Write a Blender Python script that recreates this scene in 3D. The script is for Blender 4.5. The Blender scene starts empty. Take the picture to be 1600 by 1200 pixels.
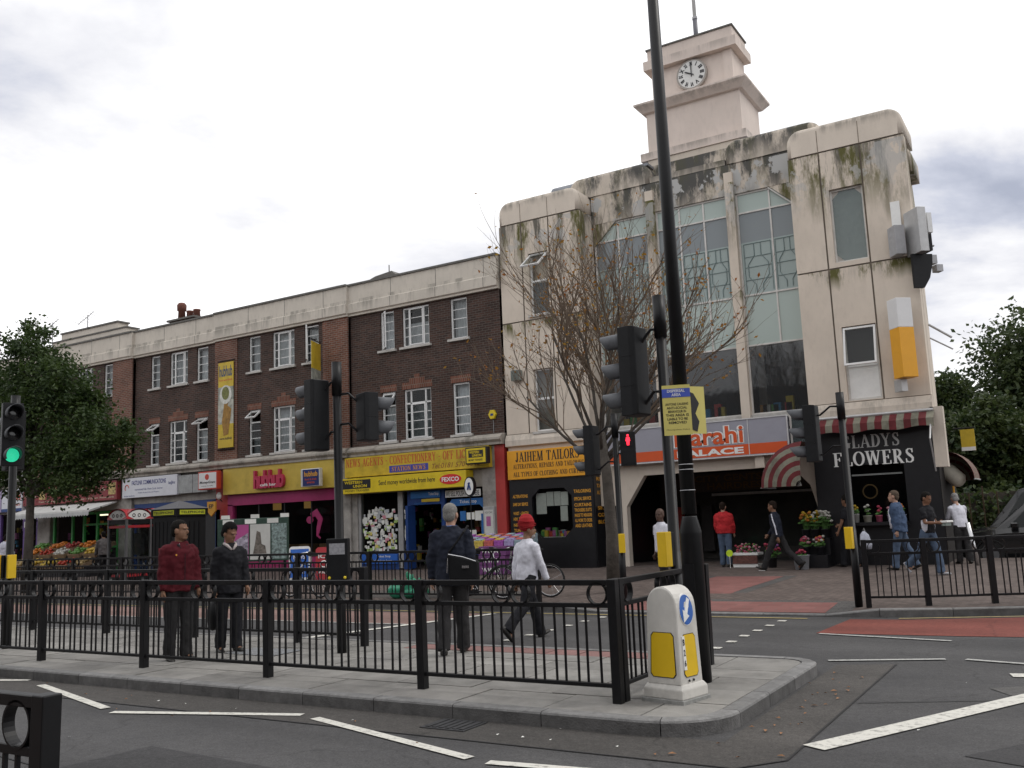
import bpy, bmesh, math, random
from mathutils import Vector, Matrix, Quaternion, noise as mnoise
random.seed(7)
R = math.radians
sc = bpy.context.scene
COL = sc.collection
# ------------------------------------------------------------------ camera
cam_d = bpy.data.cameras.new('camera'); cam = bpy.data.objects.new('camera', cam_d); COL.objects.link(cam)
cam_d.sensor_width = 36; cam_d.lens = 32.625; cam_d.clip_end = 2000; cam_d.clip_start = .05
cam.matrix_world = Matrix(((0.85080782, 0.11035427, 0.51375869, 0), (0.52391151, -0.10273163, -0.84555481, 0),
                           (-0.04053132, 0.98856874, -0.14522075, 1.7), (0, 0, 0, 1)))
sc.camera = cam
# ------------------------------------------------------------------ sky: broken bright overcast
SUN_EL, SUN_AZ = R(52), R(35)          # azimuth measured from +X towards +Y
w = bpy.data.worlds.new('World'); sc.world = w; w.use_nodes = True
nt = w.node_tree; N = nt.nodes; L = nt.links; N.clear()
def nd(tree, t, **k):
    n = tree.nodes.new(t)
    for a, b in k.items(): setattr(n, a, b)
    return n
out = nd(nt, 'ShaderNodeOutputWorld'); bg = nd(nt, 'ShaderNodeBackground')
sky = nd(nt, 'ShaderNodeTexSky', sky_type='NISHITA', sun_disc=False, sun_elevation=SUN_EL, sun_rotation=R(90) - SUN_AZ)
tc = nd(nt, 'ShaderNodeTexCoord'); sep = nd(nt, 'ShaderNodeSeparateXYZ'); L.new(tc.outputs['Generated'], sep.inputs[0])
mx = nd(nt, 'ShaderNodeMath', operation='MAXIMUM'); L.new(sep.outputs[2], mx.inputs[0]); mx.inputs[1].default_value = .0
ad = nd(nt, 'ShaderNodeMath', operation='ADD'); L.new(mx.outputs[0], ad.inputs[0]); ad.inputs[1].default_value = .22
cmb = nd(nt, 'ShaderNodeCombineXYZ')
for i in (0, 1):
    dv = nd(nt, 'ShaderNodeMath', operation='DIVIDE'); L.new(sep.outputs[i], dv.inputs[0]); L.new(ad.outputs[0], dv.inputs[1]); L.new(dv.outputs[0], cmb.inputs[i])
cmb.inputs[2].default_value = 3.3
n1 = nd(nt, 'ShaderNodeTexNoise'); n1.inputs['Scale'].default_value = 1.15; n1.inputs['Detail'].default_value = 9; n1.inputs['Roughness'].default_value = .55; n1.inputs['Distortion'].default_value = .25
L.new(cmb.outputs[0], n1.inputs['Vector'])
rp = nd(nt, 'ShaderNodeValToRGB'); L.new(n1.outputs['Fac'], rp.inputs[0])
e = rp.color_ramp.elements
e[0].position = .28; e[0].color = (.36, .39, .48, 1); e[1].position = .57; e[1].color = (1.10, 1.10, 1.115, 1)
x = e.new(.345); x.color = (.50, .525, .61, 1); x = e.new(.40); x.color = (.70, .705, .745, 1); x = e.new(.46); x.color = (.85, .85, .865, 1)
n2 = nd(nt, 'ShaderNodeTexNoise'); n2.inputs['Scale'].default_value = .9; n2.inputs['Detail'].default_value = 4
L.new(cmb.outputs[0], n2.inputs['Vector'])
rp2 = nd(nt, 'ShaderNodeValToRGB'); L.new(n2.outputs['Fac'], rp2.inputs[0])
rp2.color_ramp.elements[0].position = .25; rp2.color_ramp.elements[0].color = (.12, .12, .12, 1)
rp2.color_ramp.elements[1].position = .40; rp2.color_ramp.elements[1].color = (0, 0, 0, 1)
sk = nd(nt, 'ShaderNodeVectorMath', operation='SCALE'); L.new(sky.outputs[0], sk.inputs[0]); sk.inputs['Scale'].default_value = .12
mixc = nd(nt, 'ShaderNodeMix', data_type='RGBA'); L.new(rp2.outputs[0], mixc.inputs[0]); L.new(rp.outputs[0], mixc.inputs[6]); L.new(sk.outputs[0], mixc.inputs[7])
L.new(mixc.outputs[2], bg.inputs[0]); bg.inputs[1].default_value = 1.25
L.new(bg.outputs[0], out.inputs[0])
sun_d = bpy.data.lights.new('sun', 'SUN'); sun_d.energy = 1.0; sun_d.angle = R(20); sun_d.color = (1, .96, .9)
sun = bpy.data.objects.new('sun', sun_d); COL.objects.link(sun)
sdir = Vector((math.cos(SUN_EL) * math.cos(SUN_AZ), math.cos(SUN_EL) * math.sin(SUN_AZ), math.sin(SUN_EL)))
sun.rotation_euler = sdir.to_track_quat('Z', 'Y').to_euler(); sun.location = (0, 0, 40)
vs = sc.view_settings; vs.view_transform = 'Standard'; vs.look = 'None'; vs.exposure = 0.0; vs.gamma = 1; vs.use_curve_mapping = False
sc.render.engine = 'CYCLES'

# ------------------------------------------------------------------ helpers
ORG = {}
def tag(o, label=None, cat=None, group=None, kind=None):
    if label: o['label'] = label
    if cat: o['category'] = cat
    if group: o['group'] = group
    if kind: o['kind'] = kind
    return o
def thing(name, label, cat, loc=(0, 0, 0), rotz=0, group=None, local=False, scale=1):
    o = bpy.data.objects.new(name, None); COL.objects.link(o); o.empty_display_size = .2
    o.location = loc; o.rotation_euler = (0, 0, rotz); o.scale = (scale,) * 3
    ORG[o] = Vector((0, 0, 0)) if local else Vector(loc)
    return tag(o, label, cat, group)
def link(name, me, parent=None, loc=None, rot=None):
    o = bpy.data.objects.new(name, me); COL.objects.link(o); o.parent = parent
    if loc is not None: o.location = loc
    if rot is not None: o.rotation_euler = rot
    return o
def copy_tree(o, parent=None):
    c = o.copy(); COL.objects.link(c); c.parent = parent
    for ch in list(o.children): copy_tree(ch, c)
    return c

class M:
    def __init__(s): s.v = []; s.f = []
    def add(s, vs_, fs):
        b = len(s.v); s.v += [tuple(p) for p in vs_]; s.f += [tuple(i + b for i in f) for f in fs]; return s
    def box(s, x0, x1, y0, y1, z0, z1):
        return s.add([(x0,y0,z0),(x1,y0,z0),(x1,y1,z0),(x0,y1,z0),(x0,y0,z1),(x1,y0,z1),(x1,y1,z1),(x0,y1,z1)],
                     [(0,3,2,1),(4,5,6,7),(0,1,5,4),(1,2,6,5),(2,3,7,6),(3,0,4,7)])
    def cbox(s, c, sx, sy, sz): return s.box(c[0]-sx/2, c[0]+sx/2, c[1]-sy/2, c[1]+sy/2, c[2]-sz/2, c[2]+sz/2)
    def poly(s, pts): return s.add(pts, [tuple(range(len(pts)))])
    def prism(s, pts, lo, hi, ax='y'):
        n = len(pts)
        mk = {'y': lambda a, b, t: (a, t, b), 'x': lambda a, b, t: (t, a, b), 'z': lambda a, b, t: (a, b, t)}[ax]
        vs_ = [mk(a, b, lo) for a, b in pts] + [mk(a, b, hi) for a, b in pts]
        fs = [tuple(range(n)), tuple(range(2*n-1, n-1, -1))] + [(i, i+n, (i+1) % n + n, (i+1) % n) for i in range(n)]
        return s.add(vs_, fs)
    def loft(s, rings, cap=True, closed=True):
        n = len(rings[0]); vs_ = [p for r in rings for p in r]; fs = []
        for k in range(len(rings)-1):
            for i in range(n if closed else n-1):
                j = (i+1) % n; fs.append((k*n+i, k*n+j, (k+1)*n+j, (k+1)*n+i))
        if cap: fs += [tuple(range(n-1, -1, -1)), tuple(range((len(rings)-1)*n, len(rings)*n))]
        return s.add(vs_, fs)
    def tube(s, pts, rad, n=8, cap=True):
        pts = [Vector(p) for p in pts]
        if not isinstance(rad, (list, tuple)): rad = [rad]*len(pts)
        rings = []; t = (pts[1]-pts[0]).normalized()
        u = t.orthogonal().normalized()
        for i, p in enumerate(pts):
            tn = (pts[min(i+1, len(pts)-1)] - pts[max(i-1, 0)])
            tn = tn.normalized() if tn.length > 1e-9 else t
            u = (u - tn*u.dot(tn)); u = u.normalized() if u.length > 1e-6 else tn.orthogonal().normalized()
            v = tn.cross(u); rings.append([p + (u*math.cos(a) + v*math.sin(a))*rad[i] for a in [2*math.pi*k/n for k in range(n)]])
        return s.loft(rings, cap)
    def lathe(s, c, prof, n=16):
        return s.loft([[(c[0]+r*math.cos(2*math.pi*k/n), c[1]+r*math.sin(2*math.pi*k/n), c[2]+z) for k in range(n)] for r, z in prof])
    def ell(s, c, r, nu=12, nv=8, rot=None):
        rings = []
        for j in range(1, nv):
            th = math.pi*j/nv
            rings.append([Vector((r[0]*math.sin(th)*math.cos(2*math.pi*i/nu), r[1]*math.sin(th)*math.sin(2*math.pi*i/nu), -r[2]*math.cos(th))) for i in range(nu)])
        top = Vector((0, 0, r[2])); bot = Vector((0, 0, -r[2]))
        vs_ = [bot, top] + [p for q in rings for p in q]
        if rot: vs_ = [rot @ p for p in vs_]
        vs_ = [p + Vector(c) for p in vs_]
        fs = []
        for i in range(nu):
            j = (i+1) % nu; fs += [(0, 2+j, 2+i), (1, 2+(nv-2)*nu+i, 2+(nv-2)*nu+j)]
            for k in range(nv-2): fs.append((2+k*nu+i, 2+k*nu+j, 2+(k+1)*nu+j, 2+(k+1)*nu+i))
        return s.add(vs_, fs)
    def torus(s, c, R_, r, ax='y', n=20, m=6, arc=None):
        a0, a1 = arc or (0, 2*math.pi); rings = []
        for i in range(n + (1 if arc else 0)):
            a = a0 + (a1-a0)*i/n; rr = []
            for k in range(m):
                b = 2*math.pi*k/m; q = R_ + r*math.cos(b); h = r*math.sin(b)
                p = (q*math.cos(a), h, q*math.sin(a)) if ax == 'y' else ((h, q*math.cos(a), q*math.sin(a)) if ax == 'x' else (q*math.cos(a), q*math.sin(a), h))
                rr.append((c[0]+p[0], c[1]+p[1], c[2]+p[2]))
            rings.append(rr)
        if not arc: rings.append(rings[0])
        return s.loft(rings, cap=bool(arc))
    def band(s, c, R_, t, d, n=24):      # flat ring strip, axis y
        rings = []
        for i in range(n+1):
            a = 2*math.pi*i/n
            rings.append([(c[0]+q*math.cos(a), c[1]+h, c[2]+q*math.sin(a)) for q, h in ((R_, -d/2), (R_, d/2), (R_-t, d/2), (R_-t, -d/2))])
        return s.loft(rings, cap=False)
    def mesh(s, name, mat, smooth=False, off=None, bevel=0, seg=2):
        me = bpy.data.meshes.new(name)
        vs_ = s.v if off is None else [(p[0]-off[0], p[1]-off[1], p[2]-off[2]) for p in s.v]
        me.from_pydata(vs_, [], s.f); 
        bm = bmesh.new(); bm.from_mesh(me)
        if len(s.f) < 20000: bmesh.ops.recalc_face_normals(bm, faces=bm.faces)
        if bevel: bmesh.ops.bevel(bm, geom=bm.edges[:], offset=bevel, segments=seg, affect='EDGES', profile=.5, clamp_overlap=True)
        bm.to_mesh(me); bm.free()
        for m_ in (mat if isinstance(mat, (list, tuple)) else [mat]): me.materials.append(m_)
        if smooth: me.polygons.foreach_set('use_smooth', [True]*len(me.polygons))
        return me
    def out(s, name, mat, parent=None, smooth=False, bevel=0, seg=2, off=None):
        if off is None and parent is not None: off = ORG.get(parent, Vector((0, 0, 0)))
        o = link(name, s.mesh(name, mat, smooth, off, bevel, seg), parent)
        if parent is not None: ORG[o] = off
        if smooth == 'auto' or (smooth and bevel): pass
        return o

# ------------------------------------------------------------------ materials
MATS = {}
def mat(name, col, rough=.65, var=.12, scale=7, metal=0, bump=0, bscale=60, spec=.4, emit=0, rnd=0, dirt=0, coat=0):
    if name in MATS: return MATS[name]
    m = bpy.data.materials.new(name); m.use_nodes = True; t = m.node_tree; p = t.nodes['Principled BSDF']; K = t.links
    p.inputs['Roughness'].default_value = rough; p.inputs['Metallic'].default_value = metal; p.inputs['Specular IOR Level'].default_value = spec
    p.inputs['Coat Weight'].default_value = coat
    tcn = nd(t, 'ShaderNodeTexCoord'); nz = nd(t, 'ShaderNodeTexNoise'); nz.inputs['Scale'].default_value = scale; nz.inputs['Detail'].default_value = 6; nz.inputs['Roughness'].default_value = .65
    K.new(tcn.outputs['Object'], nz.inputs['Vector'])
    mr = nd(t, 'ShaderNodeMapRange'); K.new(nz.outputs['Fac'], mr.inputs[0]); mr.inputs[1].default_value = .3; mr.inputs[2].default_value = .7
    mr.inputs[3].default_value = 1-var; mr.inputs[4].default_value = 1+var
    fac = mr.outputs[0]
    if rnd:
        oi = nd(t, 'ShaderNodeObjectInfo'); m2 = nd(t, 'ShaderNodeMapRange'); K.new(oi.outputs['Random'], m2.inputs[0]); m2.inputs[3].default_value = 1-rnd; m2.inputs[4].default_value = 1+rnd
        mm = nd(t, 'ShaderNodeMath', operation='MULTIPLY'); K.new(fac, mm.inputs[0]); K.new(m2.outputs[0], mm.inputs[1]); fac = mm.outputs[0]
    if dirt:
        n3 = nd(t, 'ShaderNodeTexNoise'); n3.inputs['Scale'].default_value = 1.7; n3.inputs['Detail'].default_value = 8; n3.inputs['Roughness'].default_value = .7
        K.new(tcn.outputs['Object'], n3.inputs['Vector'])
        m3 = nd(t, 'ShaderNodeMapRange'); K.new(n3.outputs['Fac'], m3.inputs[0]); m3.inputs[1].default_value = .5; m3.inputs[2].default_value = .75; m3.inputs[3].default_value = 1; m3.inputs[4].default_value = 1-dirt
        mm = nd(t, 'ShaderNodeMath', operation='MULTIPLY'); K.new(fac, mm.inputs[0]); K.new(m3.outputs[0], mm.inputs[1]); fac = mm.outputs[0]
    vm = nd(t, 'ShaderNodeVectorMath', operation='SCALE'); vm.inputs[0].default_value = col[:3]; K.new(fac, vm.inputs['Scale']); K.new(vm.outputs[0], p.inputs['Base Color'])
    if bump:
        nb = nd(t, 'ShaderNodeTexNoise'); nb.inputs['Scale'].default_value = bscale; nb.inputs['Detail'].default_value = 4; K.new(tcn.outputs['Object'], nb.inputs['Vector'])
        b = nd(t, 'ShaderNodeBump'); b.inputs['Strength'].default_value = bump; b.inputs['Distance'].default_value = .02; K.new(nb.outputs['Fac'], b.inputs['Height']); K.new(b.outputs[0], p.inputs['Normal'])
    if emit:
        p.inputs['Emission Color'].default_value = (*col[:3], 1); p.inputs['Emission Strength'].default_value = emit
    MATS[name] = m; return m
def glass(name, tint=(.03, .035, .04), trans=.7, rough=.03, ior=1.5, wave=.03):
    if name in MATS: return MATS[name]
    m = bpy.data.materials.new(name); m.use_nodes = True; t = m.node_tree; t.nodes.clear(); K = t.links
    o = nd(t, 'ShaderNodeOutputMaterial'); mi = nd(t, 'ShaderNodeMixShader'); mi2 = nd(t, 'ShaderNodeMixShader')
    d = nd(t, 'ShaderNodeBsdfDiffuse'); d.inputs[0].default_value = (*tint, 1); tr = nd(t, 'ShaderNodeBsdfTransparent'); tr.inputs[0].default_value = (.86, .9, .88, 1)
    g = nd(t, 'ShaderNodeBsdfGlossy'); g.inputs['Roughness'].default_value = rough
    f0 = ((ior-1)/(ior+1))**2; lw = nd(t, 'ShaderNodeLayerWeight'); lw.inputs[0].default_value = .5; pw_ = nd(t, 'ShaderNodeMath', operation='POWER'); K.new(lw.outputs['Facing'], pw_.inputs[0]); pw_.inputs[1].default_value = 5
    fr = nd(t, 'ShaderNodeMath', operation='MULTIPLY_ADD'); K.new(pw_.outputs[0], fr.inputs[0]); fr.inputs[1].default_value = 1-f0; fr.inputs[2].default_value = f0
    # slightly wavy panes
    tcn = nd(t, 'ShaderNodeTexCoord'); nz = nd(t, 'ShaderNodeTexNoise'); nz.inputs['Scale'].default_value = 2.2; K.new(tcn.outputs['Object'], nz.inputs['Vector'])
    b = nd(t, 'ShaderNodeBump'); b.inputs['Strength'].default_value = wave; b.inputs['Distance'].default_value = .03; K.new(nz.outputs['Fac'], b.inputs['Height']); K.new(b.outputs[0], g.inputs['Normal'])
    mi2.inputs[0].default_value = trans; K.new(d.outputs[0], mi2.inputs[1]); K.new(tr.outputs[0], mi2.inputs[2])
    K.new(fr.outputs[0], mi.inputs[0]); K.new(mi2.outputs[0], mi.inputs[1]); K.new(g.outputs[0], mi.inputs[2]); K.new(mi.outputs[0], o.inputs[0])
    MATS[name] = m; return m
def brick_mat(name, c1, c2, mortar, bw=.225, bh=.075, ms=.01, vec='xz', rough=.85, bump=.4, rot=0, var=.25):
    m = bpy.data.materials.new(name); m.use_nodes = True; t = m.node_tree; p = t.nodes['Principled BSDF']; K = t.links
    g = nd(t, 'ShaderNodeNewGeometry'); s = nd(t, 'ShaderNodeSeparateXYZ'); K.new(g.outputs['Position'], s.inputs[0]); c = nd(t, 'ShaderNodeCombineXYZ')
    if vec == 'xz':
        a = nd(t, 'ShaderNodeMath', operation='ADD'); K.new(s.outputs[0], a.inputs[0]); K.new(s.outputs[1], a.inputs[1]); K.new(a.outputs[0], c.inputs[0]); K.new(s.outputs[2], c.inputs[1])
    else: K.new(s.outputs[0], c.inputs[0]); K.new(s.outputs[1], c.inputs[1])
    mp = nd(t, 'ShaderNodeMapping'); mp.inputs['Rotation'].default_value = (0, 0, rot); K.new(c.outputs[0], mp.inputs[0])
    b = nd(t, 'ShaderNodeTexBrick'); K.new(mp.outputs[0], b.inputs['Vector']); b.inputs['Scale'].default_value = 1; b.inputs['Brick Width'].default_value = bw; b.inputs['Row Height'].default_value = bh
    b.inputs['Mortar Size'].default_value = ms; b.inputs['Mortar Smooth'].default_value = .2; b.inputs['Bias'].default_value = -.1
    b.inputs['Color1'].default_value = (*c1, 1); b.inputs['Color2'].default_value = (*c2, 1); b.inputs['Mortar'].default_value = (*mortar, 1)
    nz = nd(t, 'ShaderNodeTexNoise'); nz.inputs['Scale'].default_value = 1.3; nz.inputs['Detail'].default_value = 8; nz.inputs['Roughness'].default_value = .7; K.new(g.outputs['Position'], nz.inputs['Vector'])
    mr = nd(t, 'ShaderNodeMapRange'); K.new(nz.outputs['Fac'], mr.inputs[0]); mr.inputs[1].default_value = .3; mr.inputs[2].default_value = .7; mr.inputs[3].default_value = 1-var; mr.inputs[4].default_value = 1+var
    vm = nd(t, 'ShaderNodeVectorMath', operation='SCALE'); K.new(b.outputs['Color'], vm.inputs[0]); K.new(mr.outputs[0], vm.inputs['Scale']); K.new(vm.outputs[0], p.inputs['Base Color'])
    p.inputs['Roughness'].default_value = rough; p.inputs['Specular IOR Level'].default_value = .25
    bp = nd(t, 'ShaderNodeBump'); bp.inputs['Strength'].default_value = bump; bp.inputs['Distance'].default_value = .008; bp.invert = True; K.new(b.outputs['Fac'], bp.inputs['Height']); K.new(bp.outputs[0], p.inputs['Normal'])
    MATS[name] = m; return m
def stain_mat(name, col, tops=(), moss=.0, streak=.35, grey=(.16, .15, .13), soil=0.3, peel=0, wide=0):
    """painted render with rain streaks that start under the given ledges (heights) and fade downwards"""
    m = bpy.data.materials.new(name); m.use_nodes = True; t = m.node_tree; p = t.nodes['Principled BSDF']; K = t.links
    g = nd(t, 'ShaderNodeNewGeometry'); s = nd(t, 'ShaderNodeSeparateXYZ'); K.new(g.outputs['Position'], s.inputs[0])
    def noise(sx, sy, sz, det=6, rough=.6):
        mp = nd(t, 'ShaderNodeMapping'); mp.inputs['Scale'].default_value = (sx, sy, sz); K.new(g.outputs['Position'], mp.inputs[0])
        q = nd(t, 'ShaderNodeTexNoise'); q.inputs['Scale'].default_value = 1; q.inputs['Detail'].default_value = det; q.inputs['Roughness'].default_value = rough; K.new(mp.outputs[0], q.inputs['Vector']); return q.outputs['Fac']
    def rng(v, a, b, c=0, d=1):
        q = nd(t, 'ShaderNodeMapRange'); K.new(v, q.inputs[0]); q.inputs[1].default_value = a; q.inputs[2].default_value = b; q.inputs[3].default_value = c; q.inputs[4].default_value = d; return q.outputs[0]
    def mul(a, b):
        q = nd(t, 'ShaderNodeMath', operation='MULTIPLY'); K.new(a, q.inputs[0])
        if isinstance(b, float): q.inputs[1].default_value = b
        else: K.new(b, q.inputs[1])
        return q.outputs[0]
    def mixc(f, a, b):
        q = nd(t, 'ShaderNodeMix', data_type='RGBA'); K.new(f, q.inputs[0])
        for i, v in ((6, a), (7, b)):
            if isinstance(v, tuple): q.inputs[i].default_value = (*v, 1)
            else: K.new(v, q.inputs[i])
        return q.outputs[2]
    base = mixc(rng(noise(1.1, 1.1, .9), .3, .7), tuple(c*(1-.09) for c in col), tuple(min(1, c*1.06) for c in col))
    fine = mixc(rng(noise(9, 9, 3, 8, .7), .5, .75, 0, soil), base, tuple(c*.62 for c in col))
    cur = fine
    for zt, depth, amt in tops:
        wob = nd(t, 'ShaderNodeMath', operation='MULTIPLY_ADD'); K.new(noise(2.6, 2.6, .2, 5, .6), wob.inputs[0]); wob.inputs[1].default_value = depth*1.1; K.new(s.outputs[2], wob.inputs[2])
        band = rng(wob.outputs[0], zt-depth*.5, zt-depth*.5+depth*.75, 0, 1)
        cut = nd(t, 'ShaderNodeMath', operation='LESS_THAN'); K.new(s.outputs[2], cut.inputs[0]); cut.inputs[1].default_value = zt+.02
        st = rng(noise(1.5, 1.5, .45, 9, .72), .42, .52) if wide else rng(noise(2.3, 2.3, .3, 9, .72), .47, .58)
        f = mul(mul(mul(st, band), cut.outputs[0]), float(amt))
        cur = mixc(f, cur, grey)
        if moss:
            st2 = rng(noise(1.5, 1.5, .38, 9, .75), .47, .56); f2 = mul(mul(mul(st2, band), cut.outputs[0]), float(moss)); cur = mixc(f2, cur, (.11, .105, .035))
    if peel:
        zt, depth, amt = tops[-1] if wide else tops[0]; band = rng(s.outputs[2], zt-depth*.85, zt-depth*.3, 0, 1); cut = nd(t, 'ShaderNodeMath', operation='LESS_THAN'); K.new(s.outputs[2], cut.inputs[0]); cut.inputs[1].default_value = zt-.05
        f3 = mul(mul(mul(rng(noise(1.25, 1.25, 1.0, 7, .62), .545, .562), band), cut.outputs[0]), float(peel)); cur = mixc(f3, cur, (.44, .44, .43))
    K.new(cur, p.inputs['Base Color']); p.inputs['Roughness'].default_value = .8; p.inputs['Specular IOR Level'].default_value = .25
    q = noise(35, 35, 35, 4); b = nd(t, 'ShaderNodeBump'); b.inputs['Strength'].default_value = .12; b.inputs['Distance'].default_value = .02; K.new(q, b.inputs['Height']); K.new(b.outputs[0], p.inputs['Normal'])
    MATS[name] = m; return m
TMP = bpy.data.scenes.new('tmp')
def evaluate(o):
    """mesh of an object with its modifiers, evaluated in a scratch scene so that it stays quick"""
    TMP.collection.objects.link(o); vl = TMP.view_layers[0]; vl.update(); dg = vl.depsgraph; dg.update()
    return bpy.data.meshes.new_from_object(o.evaluated_get(dg))
def text_verts(s, bold=0.0, shear=0.0):
    cu = bpy.data.curves.new('txt', 'FONT'); cu.body = s; cu.offset = bold; cu.shear = shear; cu.resolution_u = 3
    cu.fill_mode = 'BOTH'; cu.extrude = 0.0
    o = bpy.data.objects.new('txt', cu); me = evaluate(o); vs_ = [v.co.copy() for v in me.vertices]; fs = [tuple(p.vertices) for p in me.polygons]
    bpy.data.objects.remove(o); bpy.data.curves.remove(cu); bpy.data.meshes.remove(me); return vs_, fs
def text(parent, s, x0, x1, z0, z1, y, m, bold=0.0, shear=0.0, axis='y', flip=False, arch=0, dark=None):
    """lettering as flat raised film filling the rectangle; axis y: faces -Y; axis x: faces +X"""
    vs_, fs = text_verts(s, bold, shear)
    if not vs_: return
    a0 = min(v.x for v in vs_); a1 = max(v.x for v in vs_); b0 = min(v.y for v in vs_); b1 = max(v.y for v in vs_)
    out_ = []
    for v in vs_:
        u = (v.x-a0)/(a1-a0); h = (v.y-b0)/max(1e-6, b1-b0); p = x0+(x1-x0)*u; q = z0+(z1-z0)*h
        if arch: q += arch*math.sin(u*math.pi)*(z1-z0)
        out_.append((p, y, q) if axis == 'y' else (y, p, q))
    b = M(); b.add(out_, fs); return b.out('lettering', m, parent)

def _band(pts, wds):
    P = [Vector(p) for p in pts]; out_ = []
    for i, p in enumerate(P):
        d = (P[min(i+1, len(P)-1)]-P[max(i-1, 0)]).normalized(); n = Vector((-d.y, d.x))*wds[i]/2; out_.append((p-n, p+n))
    return [[out_[i][0], out_[i+1][0], out_[i+1][1], out_[i][1]] for i in range(len(P)-1)]
def _arc(cx_, cz, rx, rz, a0, a1, thick=.17, thin=.05, n=14):
    pts = []; wd = []
    for i in range(n+1):
        a = R(a0+(a1-a0)*i/n); pts.append((cx_+rx*math.cos(a), cz+rz*math.sin(a))); wd.append(thin+(thick-thin)*abs(math.cos(a))**1.3)
    return _band(pts, wd)
def _r(x0, x1, z0, z1): return [[Vector((x0, z0)), Vector((x1, z0)), Vector((x1, z1)), Vector((x0, z1))]]
def _s(xa, xb, w_, za=0, zb=1): return [[Vector((xa-w_/2, za)), Vector((xa+w_/2, za)), Vector((xb+w_/2, zb)), Vector((xb-w_/2, zb))]]
def _stem(x, w_=.17): return _r(x-w_/2, x+w_/2, 0, 1)+_r(x-.17, x+.17, 0, .05)+_r(x-.17, x+.17, .95, 1)
def serif_glyph(c):
    if c == 'F': return _stem(.2)+_r(.2, .68, .95, 1)+_r(.62, .68, .74, .95)+_r(.28, .5, .48, .54)+_r(.48, .53, .38, .64), .74
    if c == 'E': return _stem(.2)+_r(.2, .68, .95, 1)+_r(.62, .68, .76, .95)+_r(.28, .5, .48, .54)+_r(.48, .53, .38, .64)+_r(.2, .7, 0, .05)+_r(.64, .7, .05, .25), .76
    if c == 'L': return _stem(.2)+_r(.2, .68, 0, .05)+_r(.62, .68, .05, .28), .72
    if c == 'I': return _stem(.2), .4
    if c == 'T': return _stem(.4)+_r(.02, .78, .95, 1)+_r(.02, .08, .75, .95)+_r(.72, .78, .75, .95), .8
    if c == 'H': return _stem(.2)+_stem(.72)+_r(.28, .64, .47, .53), .92
    if c == 'N': return _r(.15, .21, 0, 1)+_r(.03, .3, .95, 1)+_r(.03, .33, 0, .05)+_s(.75, .18, .17)+_r(.73, .79, 0, 1)+_r(.6, .9, .95, 1), .93
    if c == 'M': return _r(.15, .21, 0, 1)+_r(.03, .33, 0, .05)+_s(.52, .2, .16)+_s(.52, .84, .06)+_stem(.9)+_r(.03, .25, .95, 1), 1.1
    if c == 'J': return _r(.24, .41, .2, 1)+_r(.15, .52, .95, 1)+_arc(.2, .2, .13, .18, 0, -190, .15, .08, 8), .55
    if c == 'O': return _arc(.45, .5, .36, .475, 0, 360, .17, .05, 26), .9
    if c == 'C': return _arc(.45, .5, .36, .475, 45, 315, .17, .05, 20)+_r(.68, .73, .72, .98), .82
    if c == 'G': return _arc(.45, .5, .36, .475, 45, 320, .17, .05, 20)+_r(.68, .73, .74, .98)+_r(.62, .78, .05, .42)+_r(.5, .86, .38, .43), .9
    if c == 'D': return _stem(.2)+_arc(.32, .5, .42, .475, -90, 90, .17, .05, 14)+_r(.2, .34, 0, .05)+_r(.2, .34, .95, 1), .84
    if c in 'PRB':
        g = _stem(.2)+_arc(.34, .73, .26, .245, -90, 90, .15, .05, 10)+_r(.2, .36, .46, .51)+_r(.2, .36, .95, 1)
        if c == 'R': g += _s(.72, .4, .17, 0, .49)+_r(.58, .84, 0, .05)
        if c == 'B': g += _arc(.34, .25, .3, .225, -90, 90, .16, .05, 10)
        return g, .84 if c == 'R' else .68
    if c == 'U': return _r(.12, .28, .25, 1)+_r(.03, .38, .95, 1)+_arc(.42, .28, .22, .25, 180, 360, .13, .06, 10)+_r(.62, .68, .28, 1)+_r(.53, .77, .95, 1), .8
    if c == 'S': return _band([(.60, .74), (.58, .86), (.46, .96), (.32, .96), (.2, .86), (.2, .72), (.32, .58), (.48, .46), (.6, .32), (.58, .14), (.44, .04), (.28, .04), (.14, .14), (.12, .28)], [.05, .05, .06, .08, .12, .14, .17, .17, .14, .12, .08, .06, .05, .05])+_r(.57, .62, .7, .98)+_r(.10, .15, .02, .3), .72
    if c == 'A': return _s(.14, .46, .06)+_s(.78, .46, .17)+_r(.26, .68, .3, .35)+_r(.0, .28, 0, .05)+_r(.62, .95, 0, .05), .93
    if c == 'Y': return _s(.46, .14, .16, .42, 1)+_s(.46, .76, .06, .42, 1)+_r(.38, .54, 0, .46)+_r(.28, .64, 0, .05)+_r(0, .3, .95, 1)+_r(.62, .9, .95, 1), .9
    if c == 'W': return _s(.36, .14, .16)+_s(.36, .58, .06)+_s(.84, .58, .16)+_s(.84, 1.08, .06)+_r(.0, .3, .95, 1)+_r(.42, .7, .95, 1)+_r(.94, 1.2, .95, 1), 1.2
    if c == '-': return _r(.1, .4, .4, .5), .5
    if c == ',': return _s(.1, .18, .1, -.12, .1), .28
    return [], .45
def serif(parent, s, x0, x1, z0, z1, y, m):
    adv = 0; polys = []
    for c in s:
        g, w_ = serif_glyph(c)
        for k, p in enumerate(g): polys.append([(q.x+adv, q.y, k) for q in p])
        adv += w_+.07
    b = M()
    for p in polys:
        for dx in (0, .045): b.poly([(x0+(x1-x0)*(q[0]+dx)/adv, y-.00005*q[2]-.0008*(dx > 0), z0+(z1-z0)*q[1]) for q in p])
    return b.out('lettering', m, parent)

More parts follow.
